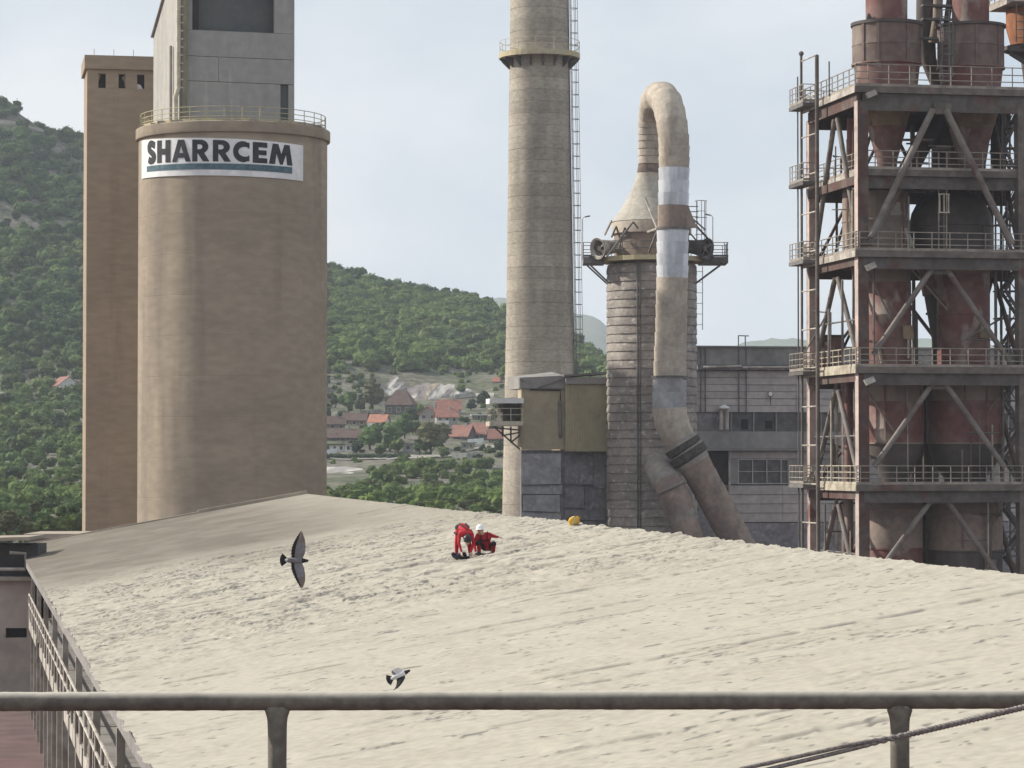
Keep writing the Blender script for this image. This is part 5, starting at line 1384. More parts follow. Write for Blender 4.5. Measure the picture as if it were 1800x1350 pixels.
# second storey vessels
r_, k, c, zb = vessel('cyclone', 'grey brown cyclone with a pale patch in the second bay, left of the dome', 1540, 4.4,
   [('cap', 'v_dark', [(326, 22), (334, 58), (340, 60)]), ('drum', 'v_dusty', [(338, 59), (388, 59), (389, 60), (392, 60), (393, 59), (455, 59)]), ('cone', 'v_maroon', [(455, 58), (480, 40), (500, 37)])], 'cyclones of the frame tower')
for a in (-165, -110, -60): rib(r_, k, 1540, 4.4, zb, 59, a, 340, 450)
z_ = PT.at(1540, 367, 4.4).z - zb; MB().lathe([(59.6 * k, z_ - .55), (59.6 * k, z_ + .25)], 12, a0=R(-86), a1=R(-50)).build('patch_plate', M['steel_pale'], r_, smooth=50)
r_, k, c, zb = vessel('domed_vessel', 'wide dark dome topped vessel in the second bay', 1672, 5.0,
   [('dome', 'v_dark', [(333, 10), (336, 28), (345, 46), (358, 60), (375, 69), (396, 73.5)]), ('belt', 'v_dark', [(396, 75), (400, 75), (401, 73.5), (455, 73.5)]), ('neck', 'v_maroon', [(455, 73), (480, 56), (520, 50)])])
for a in (-120, -60): rib(r_, k, 1672, 5, zb, 74, a, 400, 452, 'v_dark')
# third storey: two upright cylinders
r_, k, c, zb = vessel('cyclone', 'maroon upright cylinder left of the sky gap in the third bay', 1564, 3.6,
   [('upper_shell', 'v_dusty', [(455, 37), (497, 37)]), ('lower_shell', 'v_maroon', [(497, 37.4), (552, 37.4), (553, 38), (555, 38), (556, 37.4), (646, 37.4)])], 'cyclones of the frame tower')
pz0 = PT.at(1564, 585, 3.6).z - zb; MB().box((.35, -37*k - .22, pz0 - .45), (1.0, -37*k + .2, pz0 + .4)).build('control_box', M['v_tan'], r_)
MB().tube([(.7, -37*k - .1, pz0 - 1.6), (.7, -37*k - .1, pz0 - .45)], .07, 6).build('conduit', M['steel_pale'], r_)
MB().tube([(-37*k + .2, -.9, PT.at(1564, 600, 3.6).z - zb), (-.9, -37*k + .15, PT.at(1564, 640, 3.6).z - zb)], .10, 8).build('handhold', M['v_dusty'], r_)
r_, k, c, zb = vessel('cyclone', 'maroon upright cylinder with a white notice box right of the sky gap', 1693, 3.8,
   [('upper_shell', 'v_tan', [(455, 49), (480, 48), (482, 46)]), ('lower_shell', 'v_maroon', [(480, 46), (552, 46), (553, 46.8), (555, 46.8), (556, 46), (646, 46)])], 'cyclones of the frame tower')
pz0 = PT.at(1693, 582, 3.8).z - zb; MB().box((.45, -46*k - .16, pz0 - .5), (1.1, -46*k + .25, pz0 + .35)).build('notice_box', M['v_tan'], r_)
MB().box((.55, -46*k - .18, pz0 + .02), (1.0, -46*k - .165, pz0 + .3)).build('notice', M['steel_pale'], r_)
r_, k, c, zb = vessel('feed_hopper', 'dark hopper narrowing downward beside the sky gap in the third bay', 1655, 6.5, [('shell', 'v_dark', [(455, 40), (475, 38), (600, 17), (646, 16)])], cat='hopper')
# fourth storey: drums with tan dust over maroon
r_, k, c, zb = vessel('cyclone', 'tan topped maroon drum at the left in the fourth bay', 1572, 3.6,
   [('upper_shell', 'v_dusty', [(655, 50.5), (706, 50.5)]), ('lower_shell', 'v_maroon', [(706, 50.8), (752, 50.8), (753, 51.5), (755, 51.5), (756, 50.8), (778, 50.8)]), ('rim', 'v_dusty', [(778, 52), (780.5, 52), (781, 49)]), ('cone', 'v_dark', [(780, 49), (800, 45), (836, 26), (856, 20)])], 'cyclones of the frame tower')
for a in (-128, -84, -48): rib(r_, k, 1572, 3.6, zb, 50.8, a, 662, 776, 'v_maroon', .12)
r_, k, c, zb = vessel('cyclone', 'wide maroon drum with a rounded foot at the right in the fourth bay', 1695, 3.8,
   [('upper_shell', 'v_dusty', [(655, 67), (705, 67)]), ('lower_shell', 'v_maroon', [(705, 67.3), (778, 67.3)]), ('rim', 'v_dusty', [(778, 68.5), (780.5, 68.5), (781, 65)]), ('foot', 'v_dark', [(780, 65), (798, 62), (820, 52), (838, 38), (856, 34)])], 'cyclones of the frame tower')
for a in (-110, -76, -40): rib(r_, k, 1695, 3.8, zb, 67.3, a, 662, 776, 'v_maroon', .12)
# lowest pair
r_, k, c, zb = vessel('cyclone', 'dusty grey drum with a maroon foot at the left in the lowest bay', 1570, 3.6,
   [('upper_shell', 'v_dusty', [(862, 50), (893, 50), (894, 50.7), (896, 50.7), (897, 50)]), ('lower_shell', 'duct_dusty', [(897, 50), (962, 50)]), ('foot', 'v_maroon', [(962, 51.2), (965, 51.2), (966, 49.5), (1080, 49.5)])], 'cyclones of the frame tower')
r_, k, c, zb = vessel('cyclone', 'wide dusty grey drum with a dark foot at the right in the lowest bay', 1693, 3.8,
   [('upper_shell', 'v_dusty', [(862, 67), (898, 67), (899, 67.7), (901, 67.7), (902, 67)]), ('lower_shell', 'duct_dusty', [(902, 67), (966, 67)]), ('foot', 'v_dark', [(966, 68.2), (969, 68.2), (970, 66.5), (1080, 66.5)])], 'cyclones of the frame tower')
for a in (-112, -66): rib(r_, k, 1693, 3.8, zb, 67, a, 868, 962, 'v_dusty', .12)
z_ = PT.at(1693, 992, 3.8).z - zb
MB().box((.45, -67*k - .12, z_ - .35), (1.15, -67*k + .3, z_ + .35)).build('hatch', M['duct_grey'], r_)
# orange vessel at the upper right and its support
r_, k, c, zb = vessel('rusty_hopper', 'bright orange rusty vessel at the upper right edge behind a ladder', 1826, 5.5,
   [('shell', 'orange', [(18, 55), (50, 55), (83, 46)]), ('foot', 'v_dark', [(83, 60), (90, 60), (100, 30), (165, 22)])], cat='hopper')
zt_ = PT.at(1826, 14, 5.5).z - zb
MB().box((-2.5, -2.4, zt_ - .02), (2.4, 2, zt_ + .26)).build('top_platform', M['steel_pale'], r_)
railing(r_, [(-2.45, 1.9, zt_ + .26), (-2.45, -2.35, zt_ + .26), (2.3, -2.35, zt_ + .26)], M['rail_grey'], h=1.1, r=.035, sp=.9)
ladder(r_, (-2.0, -2.2, PT.at(1826, 84, 5.5).z - zb), (-2.0, -2.2, zt_), sd, ot, M['steel'], w=.5, rs=.45, r=.04, cage=False)
mb = MB()
mb.beam((-2.2, -1, PT.at(1826, 100, 5.5).z - zb), (1, -1, PT.at(1826, 150, 5.5).z - zb), .2); mb.beam((-2.4, -1.2, PT.at(1826, 92, 5.5).z - zb), (2, -1.2, PT.at(1826, 92, 5.5).z - zb), .35)
mb.build('support', M['v_dark'], r_)
# small red brown cabin on the fourth deck's left rear
cb = pl(1443, 644, 8.4); ce = pl(1484, 592, 8.4)
cabn = thing('cabinet', 'small red brown steel cabinet on the deck left of the column', 'cabinet', PT.world((cb.x, 8.4, pzz(645))), R(11))
hh_ = ce.z - pzz(645)
MB().box((0, 0, 0), (ce.x - cb.x, 1.5, hh_)).build('body', M['v_maroon'], cabn); MB().box((-.1, -.1, hh_ + .002), (ce.x - cb.x + .1, 1.6, hh_ + .12)).build('roof', M['v_dark'], cabn)
MB().tube([(.35, -.04, hh_ * .8), (.35, .01, hh_ * .8)], .12, 10).build('gauge', M['steel_pale'], cabn)
# pale sack-like liner hanging in the lowest left bay
# pipes on the left face
for px, d, r, m in ((1492, 6.6, .28, 'v_maroon'), (1484, 8.6, .2, 'pink_steel'), (1470, 9.2, .12, 'steel_pale')):
    b = pl(px, 800, d); MB().tube([(b.x, d, 0), (b.x, d, pzz(660))], r, 12).build('down_pipe', M[m], pt, smooth=50)
b = pl(1497, 250, 5.2); MB().tube([(b.x, 5.2, pzz(296)), (b.x, 5.2, pzz(190))], .3, 12).build('down_pipe', M['v_maroon'], pt, smooth=50)

# dark inner ducts and plate work at the back of the bays
for lab, pts, r in (('dark drop pipe behind the right hand cone in the first bay', ((1668, 185, 8.0), (1668, 300, 8.0)), 1.1), ('dark cross duct under the second deck at the back', ((1535, 322, 8.2), (1760, 322, 8.2)), .62), ('dark slanting chute behind the sky gap in the first bay', ((1650, 200, 7.4), (1596, 300, 7.4)), .62),
                    ('dark upright duct behind the drums in the fourth bay', ((1622, 655, 8.0), (1622, 860, 8.0)), 1.0), ('dark upright duct behind the drums in the lowest bay', ((1622, 862, 8.0), (1622, 1050, 8.0)), 1.0), ('dark upright duct at the right back of the second bay', ((1755, 190, 8.6), (1755, 345, 8.6)), .5)):
    p0 = PT.world(pl(*pts[0])); dv = [Rm @ (PT.world(pl(*q)) - p0) for q in pts]
    t_ = thing('inner_duct', lab, 'duct', p0, R(11)); MB().tube(dv, r, 20).build('duct', M['v_dark'], t_, smooth=50)
    MB().tube([dv[0].lerp(dv[1], .48), dv[0].lerp(dv[1], .52)], r * 1.12, 20).build('flange', M['v_dark'], t_, smooth=50)
# ================================================================ quarry, rocks, walls and paths on the slope
def rock_mat():
    m = mat('quarry_rock', (.175,.16,.155), (.13,.115,.115), s2=.12, var=.25, s1=.5, bump=.3, bs=1.0, bdist=.3)
    n = m.node_tree.nodes; l = m.node_tree.links; b = n['Principled BSDF']; old = b.inputs['Base Color'].links[0].from_socket
    for nm, c in (('pale', (.50, .48, .44)), ('ochre', (.36, .29, .17))):
        at = n.new('ShaderNodeAttribute'); at.attribute_name = nm
        x = n.new('ShaderNodeMixRGB'); x.inputs['Color2'].default_value = (*c, 1); l.new(at.outputs['Fac'], x.inputs['Fac']); l.new(old, x.inputs['Color1']); old = x.outputs['Color']
    l.new(old, b.inputs['Base Color']); return m
M['rock'] = rock_mat()
def rock_face(name, px0, px1, top, bot, out, seed, palefn, nx=90, ny=30, slant=.9):
    PXs = np.linspace(px0, px1, nx)
    X = np.zeros((ny, nx)); Y = X.copy(); Z = X.copy()
    ends = [(on_land(px, np.interp(px, *bot)), on_land(px, np.interp(px, *top))) for px in PXs]
    for i, px in enumerate(PXs):
        lo_, hi_ = max(0, i - 9), min(nx, i + 10)
        A = sum((e[0] for e in ends[lo_:hi_]), Vector()) / (hi_ - lo_); B = sum((e[1] for e in ends[lo_:hi_]), Vector()) / (hi_ - lo_)
        A = PX(px, project(A)[1], A.y); B = PX(px, project(B)[1], B.y)
        for j in range(ny):
            t = j / (ny - 1); X[j, i] = A.x + (B.x - A.x) * t; Y[j, i] = A.y + (B.y - A.y) * t ** 1.35; Z[j, i] = A.z + (B.z - A.z) * t
    s = X * .45 - Z * .38 * slant
    rd = fbm(X / 3.0, Z / 1.6, seed, 5, .62)
    edge = np.sin(np.linspace(0, pi, ny))[:, None] ** .5 * np.sin(np.linspace(0, pi, nx))[None, :] ** .4
    Y2 = Y - edge * (rd * 2.2 + fbm(X / 1.1, Z / .8, seed + 5, 3) * 1.1) * out
    o = grid_mesh(name, X, Y2, Z + .12 - .5 * (1 - edge), M['rock'], smooth=True, kind='structure')
    px = 900 + FPX * X / Y; rel = np.linspace(0, 1, ny)[:, None] + X * 0
    pale, och = palefn(px, rel, s, X, Z)
    for nm, a in (('pale', pale), ('ochre', och)):
        at = o.data.attributes.new(nm, 'FLOAT', 'POINT'); at.data.foreach_set('value', np.clip(a, 0, 1).ravel().astype(np.float32))
    return o
def quarry_cols(px, rel, s, X, Z):
    v = sstep(.47, .58, fbm(s * .8 + fbm(X / 6, Z / 4, 72) * 1.2, (X * .38 + Z * .45) * .16, 71, 4)); right = sstep(795, 815, px) ; left = 1 - sstep(735, 775, px)
    mid = sstep(.5, .7, 1 - rel)
    pale = right * (.35 + .65 * v) * (1 - .2 * rel) + v * (left * .75 + (1 - left) * .55 * mid) * (1 - sstep(.55, .9, rel))
    och = sstep(.5, .62, fbm(s, Z * .15, 73)) * (1 - rel) * sstep(740, 770, px) * (1 - .7 * right)
    return pale, och * .8
rock_face('quarry_face', 672, 850, ([672, 700, 760, 815, 850], [672, 644, 636, 638, 664]), ([672, 760, 850], [700, 703, 690]), 1.2, 70, quarry_cols, 260, 80)
rock_face('rock_outcrop', 560, 640, ([560, 600, 640], [818, 815, 820]), ([560, 600, 640], [858, 862, 848]), .5, 80, lambda px, rel, s, X, Z: (.62 * sstep(.45, .7, fbm(X / 5, Z / 2, 82)) + .25, 0 * px), 60, 24)
rock_face('bare_summit_band', -40, 78, ([-40, 30, 78], [203, 212, 228]), ([-40, 30, 78], [216, 222, 234]), .6, 90, lambda px, rel, s, X, Z: (.25 * fbm(X / 4, Z, 92), .2 + 0 * px), 50, 10)
M['path'] = mat('dusty_path', (.27,.25,.225), (.20,.185,.165), s2=.2, var=.15, bump=0)
def ribbon(name, pts, w, mt, lift=.25):
    """a path laid on the slope"""
    P = []
    for a, b in zip(pts[:-1], pts[1:]):
        for t in np.linspace(0, 1, 14, endpoint=False): P.append(on_land(a[0] + (b[0]-a[0])*t, a[1] + (b[1]-a[1])*t))
    P.append(on_land(*pts[-1])); mb = MB(); vs = []
    for p in P:
        for s in (-1, 0, 1): y = p.y + s * w / 2; vs.append((p.x, y, land(p.x, y) + lift))
    fs = [(3*i+q, 3*i+3+q, 3*i+4+q, 3*i+1+q) for i in range(len(P)-1) for q in (0, 1)]
    mb.add(vs, fs); o = mb.build(name, mt, smooth=True); o['kind'] = 'structure'; return o
ribbon('path', [(570, 806), (640, 807), (716, 806), (790, 803), (850, 786), (892, 790)], 5, M['path'])
ribbon('path', [(-30, 817), (20, 821), (60, 830), (90, 826)], 4, M['path'])
ribbon('path', [(-30, 694), (50, 692), (90, 694), (150, 704)], 4, M['path'])
ribbon('path', [(60, 722), (90, 730), (150, 742)], 7, M['path'])
M['stone_wall'] = mat('stone_wall', (.38,.36,.34), (.28,.265,.25), s2=.8, var=.2, s1=2, bump=.2)
def garden_wall(pts, h, label, mt='stone_wall', t=.5):
    P = [on_land(*p) for p in pts]; g = thing('garden_wall', label, 'wall', P[0])
    mb = MB()
    for a, b in zip(P[:-1], P[1:]):
        a, b = a - P[0], b - P[0]
        mb.hexa([a + Vector((0,-t/2,-1)), b + Vector((0,-t/2,-1)), b + Vector((0,t/2,-1)), a + Vector((0,t/2,-1))], [a + Vector((0,-t/2,h)), b + Vector((0,-t/2,h)), b + Vector((0,t/2,h)), a + Vector((0,t/2,h))])
    mb.build('wall', M[mt], g)
garden_wall([(794, 806), (820, 805.5), (846, 804.5)], 1.2, 'pale rubble wall along the lane below the red roofed houses')
garden_wall([(800, 700), (835, 698), (868, 697)], 1.1, 'thin pale wall at the foot of the white quarry face')
garden_wall([(640, 728), (672, 726)], 1.0, 'short pale wall under the brown hip roofed house')
garden_wall([(569, 803), (592, 799)], 1.4, 'bright white slanting wall beside the silo edge', 'white')
garden_wall([(822, 781), (850, 779)], 1.2, 'low white wall in front of the brown roofed sheds', 'white')

# ================================================================ houses
M['w_white'] = mat('plaster_white', (.66,.65,.62), (.55,.54,.51), s2=.4, var=.08, bump=0)
M['w_grey'] = mat('plaster_grey', (.33,.31,.285), (.27,.255,.235), s2=.4, var=.1, bump=0)
M['w_pink'] = mat('brick_pale', (.30,.225,.195), (.26,.20,.175), s2=.5, var=.15, bump=0)
M['w_dark'] = mat('wall_dark', (.125,.11,.105), (.10,.09,.085), s2=.5, var=.15, bump=0)
M['tile_red'] = mat('roof_tiles_red', (.33,.155,.12), (.275,.135,.105), s2=.7, var=.15, s1=3, bump=.2, bs=3, bst=(1,4,4))
M['tile_orange'] = mat('roof_tiles_orange', (.40,.185,.13), (.34,.16,.115), s2=.7, var=.12, s1=3, bump=.2, bs=3)
M['tile_brown'] = mat('roof_tiles_brown', (.125,.085,.072), (.10,.07,.062), s2=.7, var=.2, s1=3, bump=.2, bs=3)
M['tile_rust'] = mat('roof_tiles_rust', (.26,.125,.10), (.21,.11,.09), s2=.7, var=.15, s1=3, bump=.2, bs=3)
def house(label, px, py, wpx, hpx, rpx, wall, roof, rot=0, axis='x', dep=.8, win=(2, 1), group=None, kind='gable', balcony=False, Y=None, chim=True, name='house', cat='house', over=.4):
    p = on_land(px, py) if Y is None else PX(px, py, Y); k = p.y / FPX
    w, h, rh = wpx * k, hpx * k, rpx * k; d = w * dep
    p = p + Vector((0, d * .2, 0))
    H = thing(name, label, cat, p, R(rot), group); zb = -2.5
    x0, x1, y0, y1 = -w/2, w/2, 0, d
    holes = []; nx, nz = win
    for j in range(nz):
        for i in range(nx):
            cx = x0 + w * (i + .5) / nx; hw = min(.55, w / nx * .25); zc = h * (j + .55) / nz; hh = min(.65, h / nz * .28)
            holes.append((cx - hw, cx + hw, zc - hh, zc + hh))
    mb = MB(); wall_holes(mb, x0, x1, zb, h, holes, 0, .2)
    mb.add([(x0,0,zb),(x0,d,zb),(x0,d,h),(x0,0,h)], [(0,3,2,1)]); mb.add([(x1,0,zb),(x1,d,zb),(x1,d,h),(x1,0,h)], [(0,1,2,3)]); mb.add([(x0,d,zb),(x1,d,zb),(x1,d,h),(x0,d,h)], [(0,3,2,1)])
    if kind == 'gable' and axis == 'y':
        for y in (0, d): mb.add([(x0,y,h),(x1,y,h),(0,y,h+rh)], [(0,1,2)])
    if kind == 'gable' and axis == 'x':
        for x in (x0, x1): mb.add([(x,0,h),(x,d,h),(x,d/2,h+rh)], [(0,1,2)])
    mb.build('wall', M[wall], H)
    for q in holes:
        f = MB(); a, b, c, e = q
        f.box((a, .08, c), (a + .07, .16, e)); f.box((b - .07, .08, c), (b, .16, e)); f.box((a + .07, .08, c), (b - .07, .16, c + .07)); f.box((a + .07, .08, e - .07), (b - .07, .16, e))
        fo = f.build('window', M['w_white'], H); MB().box((a + .07, .12, c + .07), (b - .07, .14, e - .07)).build('pane', M['glass_dark'], fo)
    t = .18
    def slab(q): MB().hexa([Vector(v) for v in q], [Vector(v) + Vector((0, 0, t)) for v in q]).build('roof', M[roof], H)
    o = over; sl = .55
    if kind == 'flat':
        MB().box((x0 - o, -o, h + .005), (x1 + o, d + o, h + .25)).build('roof', M[roof], H)
    elif kind == 'hip':
        a, b = x0 - o, x1 + o; c, e = -o, d + o; i_ = min(w, d) * .45; zz = h - .1
        MB().add([(a,c,zz),(b,c,zz),(b,e,zz),(a,e,zz),(a+i_,d/2,h+rh),(b-i_,d/2,h+rh)], [(0,1,5,4),(1,2,5),(2,3,4,5),(3,0,4),(3,2,1,0)]).build('roof', M[roof], H)
    elif axis == 'x':
        dz = rh / (d / 2) * o
        slab([(x0-o,-o,h-dz+.01),(x1+o,-o,h-dz+.01),(x1+o,d/2,h+rh+.01),(x0-o,d/2,h+rh+.01)]); slab([(x0-o,d/2+.01,h+rh+.01),(x1+o,d/2+.01,h+rh+.01),(x1+o,d+o,h-dz+.01),(x0-o,d+o,h-dz+.01)])
    else:
        dz = rh / (w / 2) * o
        slab([(x0-o,-o,h-dz+.01),(-.005,-o,h+rh+.01),(-.005,d+o,h+rh+.01),(x0-o,d+o,h-dz+.01)]); slab([(.005,-o,h+rh+.01),(x1+o,-o,h-dz+.01),(x1+o,d+o,h-dz+.01),(.005,d+o,h+rh+.01)])
    if chim and kind != 'flat': MB().box((w*.18-.25, d*.45, h + rh*.4), (w*.18+.25, d*.45+.5, h + rh + .7)).build('chimney', M['w_grey'], H)
    if balcony:
        bo = MB().box((x0 + .02, -1.1, h*.45), (x0 + w*.55, -.02, h*.45 + .16)).build('balcony', M['w_white'], H)
        MB().box((x0 + .02, -1.1, h*.45 + .17), (x0 + w*.55, -1.02, h*.45 + .95)).build('parapet', M['w_white'], bo)
    return H
house('white walled house with a bright orange roof, alone among trees beside the silo', 662, 758, 30, 17, 12, 'w_white', 'tile_orange', -18, win=(3, 2), balcony=True)
house('tall grey gabled house with white left wall and small red roof', 752, 752, 34, 25, 12, 'w_grey', 'tile_red', -24, 'y', win=(2, 2))
house('upper of the stacked red roofed houses, with the widest red roof', 790, 728, 40, 10, 15, 'w_grey', 'tile_red', 6, win=(3, 1))
house('grey house with white balcony below the widest red roof', 786, 757, 37, 25, 13, 'w_grey', 'tile_red', 8, win=(3, 2), balcony=True)
house('old house with dark brown hip roof and pale brick front', 700, 731, 48, 20, 26, 'w_dark', 'tile_brown', -12, kind='hip', win=(3, 1))
house('pale brick front of the old house under the brown roof', 696, 727, 16, 16, 5, 'w_pink', 'tile_brown', -12, 'y', win=(1, 1), name='porch', cat='porch', chim=False, dep=.4)
house('low pinkish house with a brown roof right next to the silo', 584, 756, 44, 11, 13, 'w_pink', 'tile_brown', 8, win=(3, 1))
house('low house with a brown roof between the silo and the orange roofed house', 622, 749, 40, 11, 12, 'w_pink', 'tile_brown', -6, win=(3, 1))
house('long dark roofed barn below the low brown houses', 602, 776, 64, 7, 15, 'w_dark', 'tile_brown', 4, win=(4, 1))
house('white low building under the dark barn beside the silo', 588, 794, 34, 12, 4, 'w_white', 'tile_brown', 4, win=(3, 1), kind='flat')
house('small white shed with an arch of rubble below the dark barn', 612, 795, 13, 14, 4, 'w_white', 'w_grey', -14, win=(1, 1), kind='flat', name='shed', cat='shed')
house('low house with a sloping rust red roof below the grey balcony house', 806, 774, 36, 9, 17, 'w_dark', 'tile_rust', -30, 'x', win=(2, 1))
house('low brown house with a long rust red roof at the lane end', 839, 773, 32, 12, 17, 'w_dark', 'tile_rust', -24, 'x', win=(2, 1))
house('white flat roofed open shed right of the stacked red roofs', 847, 738, 33, 8, 3, 'w_dark', 'white', 3, win=(3, 1), kind='flat', name='shed', cat='shed')
house('tiny cottage with an orange roof in front of the grey gabled house', 744, 763, 18, 5, 9, 'w_grey', 'tile_orange', 14, win=(1, 1), chim=False)
house('plain grey cube shed behind the big olive tree', 717, 795, 17, 15, 3, 'w_grey', 'w_grey', -10, win=(1, 1), kind='flat', name='shed', cat='shed')
house('dark shed with a brown roof at the foot of the chimney', 874, 779, 30, 10, 14, 'w_dark', 'tile_rust', -8, win=(2, 1), name='shed', cat='shed')
house('low grey shed in front of the rust roofed houses', 822, 789, 22, 10, 4, 'w_grey', 'w_grey', -6, win=(2, 1), kind='flat', name='shed', cat='shed')
house('far tiny house with an orange roof above the quarry end', 872, 674, 10, 5, 5, 'w_grey', 'tile_orange', -8, win=(1, 1), chim=False)
house('white gabled hillside house with a rust red roof left of the brown tower', 120, 694, 40, 17, 15, 'w_white', 'tile_rust', 28, 'y', win=(2, 1), balcony=True, dep=1.2)
house('small ruined stone hut left of the white hillside house', 72, 694, 16, 7, 3, 'w_grey', 'w_grey', 10, win=(1, 1), kind='flat', name='hut', cat='hut')

# ================================================================ single trees
T_V = 'trees between the village houses'
vl = {'green': 'round green leafy tree between the village houses', 'olive': 'pale olive tree between the village houses', 'dark': 'dark green tree between the village houses', 'bright': 'fresh green leafy tree between the village houses', 'tall': 'tall olive poplar between the village houses'}
for a in ((612, 722, 36, 'green'), (590, 716, 24, 'green'), (600, 738, 16, 'dark'), (640, 712, 22, 'dark'), (655, 722, 44, 'olive'), (634, 725, 24, 'olive'), (724, 745, 30, 'dark'), (710, 752, 28, 'green'), (735, 738, 24, 'green'), (828, 722, 22, 'dark'), (850, 716, 30, 'dark'), (876, 722, 26, 'green'), (865, 740, 18, 'olive'),
          (650, 792, 50, 'green'), (626, 800, 26, 'dark'), (692, 778, 40, 'green'), (712, 772, 38, 'green'), (726, 764, 26, 'green'), (686, 795, 34, 'green'), (757, 800, 52, 'olive'), (738, 800, 30, 'green'), (775, 792, 40, 'olive'), (700, 798, 28, 'bright'), (676, 762, 22, 'green'), (640, 765, 18, 'dark'), (858, 770, 20, 'dark'), (808, 760, 14, 'dark'), (868, 757, 18, 'olive'), (820, 745, 14, 'dark'), (574, 735, 16, 'dark'), (716, 720, 18, 'olive'), (684, 712, 18, 'olive'), (885, 748, 20, 'dark'), (780, 805, 18, 'green'), (668, 802, 24, 'bright'), (604, 790, 14, 'dark'), (848, 795, 16, 'dark'), (880, 795, 22, 'dark')):
    tree(*a, vl[a[3]], T_V)
T_H = 'trees around the terraces left of the tower'
hl = {'green': 'round green tree on the terraces left of the brown tower', 'olive': 'olive tree on the terraces left of the brown tower', 'dark': 'dark tree on the terraces left of the brown tower', 'bright': 'fresh green tree on the terraces left of the brown tower', 'tall': 'tall pale tree at the lower left beside the flat shed roof'}
for a in ((14, 690, 26, 'bright'), (36, 684, 24, 'dark'), (60, 672, 22, 'green'), (88, 672, 20, 'dark'), (138, 702, 18, 'dark'), (10, 720, 30, 'dark'), (40, 745, 34, 'green'), (72, 752, 36, 'green'), (104, 760, 36, 'dark'), (134, 775, 30, 'dark'), (14, 775, 38, 'bright'), (48, 795, 34, 'bright'), (84, 802, 34, 'green'), (116, 808, 34, 'bright'), (140, 812, 26, 'bright'), (20, 850, 30, 'dark'), (66, 862, 26, 'green'), (86, 862, 18, 'olive'), (104, 862, 22, 'olive'), (124, 866, 20, 'olive')):
    tree(*a, hl[a[3]], T_H)
for px, py, w, kd in ((12, 948, 46, 'tall'), (44, 952, 34, 'tall'), (-14, 952, 44, 'tall')):
    tree(px, py, w, kd, hl[kd], T_H, hk=.9, Y=300)
S_L = 'bushes behind the low shed'
for px, py, w, kd in ((70, 945, 34, 'bright'), (92, 938, 40, 'bright'), (118, 935, 42, 'bright'), (140, 930, 36, 'bright'), (104, 905, 26, 'green'), (130, 900, 24, 'green'), (62, 900, 24, 'olive')):
    tree(px, py, w, kd, '%s bush behind the low flat shed at the foot of the brown tower' % {'bright': 'fresh green', 'green': 'darker green', 'olive': 'dull olive'}[kd], S_L, 'shrub', Y=318)
S_R = 'shrubs on the slope behind the roof ridge'
sl_ = {'bright': 'fresh green shrub on the slope behind the roof ridge', 'green': 'green shrub on the slope behind the roof ridge', 'dark': 'dark green shrub on the slope behind the roof ridge', 'olive': 'olive shrub on the slope behind the roof ridge'}
sr_ = random.Random(31)
for i in range(46):
    px, py = sr_.uniform(572, 888), sr_.uniform(712, 806)
    tree(px, py, sr_.uniform(8, 17), sr_.choice(['dark', 'dark', 'green', 'olive']), 'small garden bush among the village houses', 'garden bushes in the village', 'shrub', hk=.8)
for i in range(110):
    px = sr_.uniform(575, 892); py = sr_.uniform(822, 925) 
    if 560 < px < 640 and py < 866: continue
    kd = sr_.choice(['bright', 'bright', 'green', 'olive']) if py > 845 + (760 - px) * .12 else sr_.choice(['dark', 'dark', 'green', 'olive'])
    tree(px, py, sr_.uniform(12, 28), kd, sl_[kd], S_R, 'shrub', hk=.85)
bd = thing('hedge', 'long dark hedge along the lane below the village trees', 'hedge', on_land(568, 808), group=None)
P0 = on_land(568, 808); mb = MB()
for i in range(60):
    p = on_land(572 + i * 2.45, 807 - i * .02) - P0; q = sr_.uniform(.5, .9)
    bm = bmesh.new(); bmesh.ops.create_icosphere(bm, subdivisions=1, radius=q); mb.add([v.co * sr_.uniform(.8, 1.2) + p + Vector((0, 0, .4)) for v in bm.verts], [[v.index for v in f.verts] for f in bm.faces]); bm.free()
mb.build('foliage', M['leaf_dark'], bd)

# ---------------------------------------------------------------- every village tree told by the house it stands nearest to
_near = []
for o in list(COL.objects):
    if o.parent is None and o.get('category') in ('house', 'shed', 'hut') and o.location.y > 250:
        _near.append((o, project(o.location)))
SHORT = [('bright orange roof, alone', 'the lone orange roofed white house'), ('tall grey gabled', 'the tall grey gabled house'), ('upper of the stacked', 'the widest red roof'), ('grey house with white balcony', 'the grey balcony house'), ('old house', 'the old brown hip roofed house'),
         ('right next to the silo', 'the brown roof next to the silo'), ('between the silo and', 'the brown roofed low house'), ('long dark roofed barn', 'the long dark barn'), ('white low building', 'the white low building by the silo'), ('arch of rubble', 'the small white rubble shed'), ('sloping rust red', 'the sloping rust red roof'), ('lane end', 'the long rust roof at the lane end'),
         ('white flat roofed open', 'the white flat roofed shed'), ('tiny cottage', 'the tiny orange cottage'), ('cube shed', 'the plain grey cube shed'), ('foot of the chimney', 'the dark shed by the chimney'), ('low grey shed', 'the low grey shed'), ('far tiny', 'the far tiny orange roof'), ('hillside house with', 'the white hillside house'), ('ruined stone hut', 'the ruined stone hut')]
KIND = {'leaf_green': 'green', 'leaf_spring_green': 'fresh green', 'leaf_olive': 'olive', 'leaf_dark': 'dark green'}
seen_l = {}
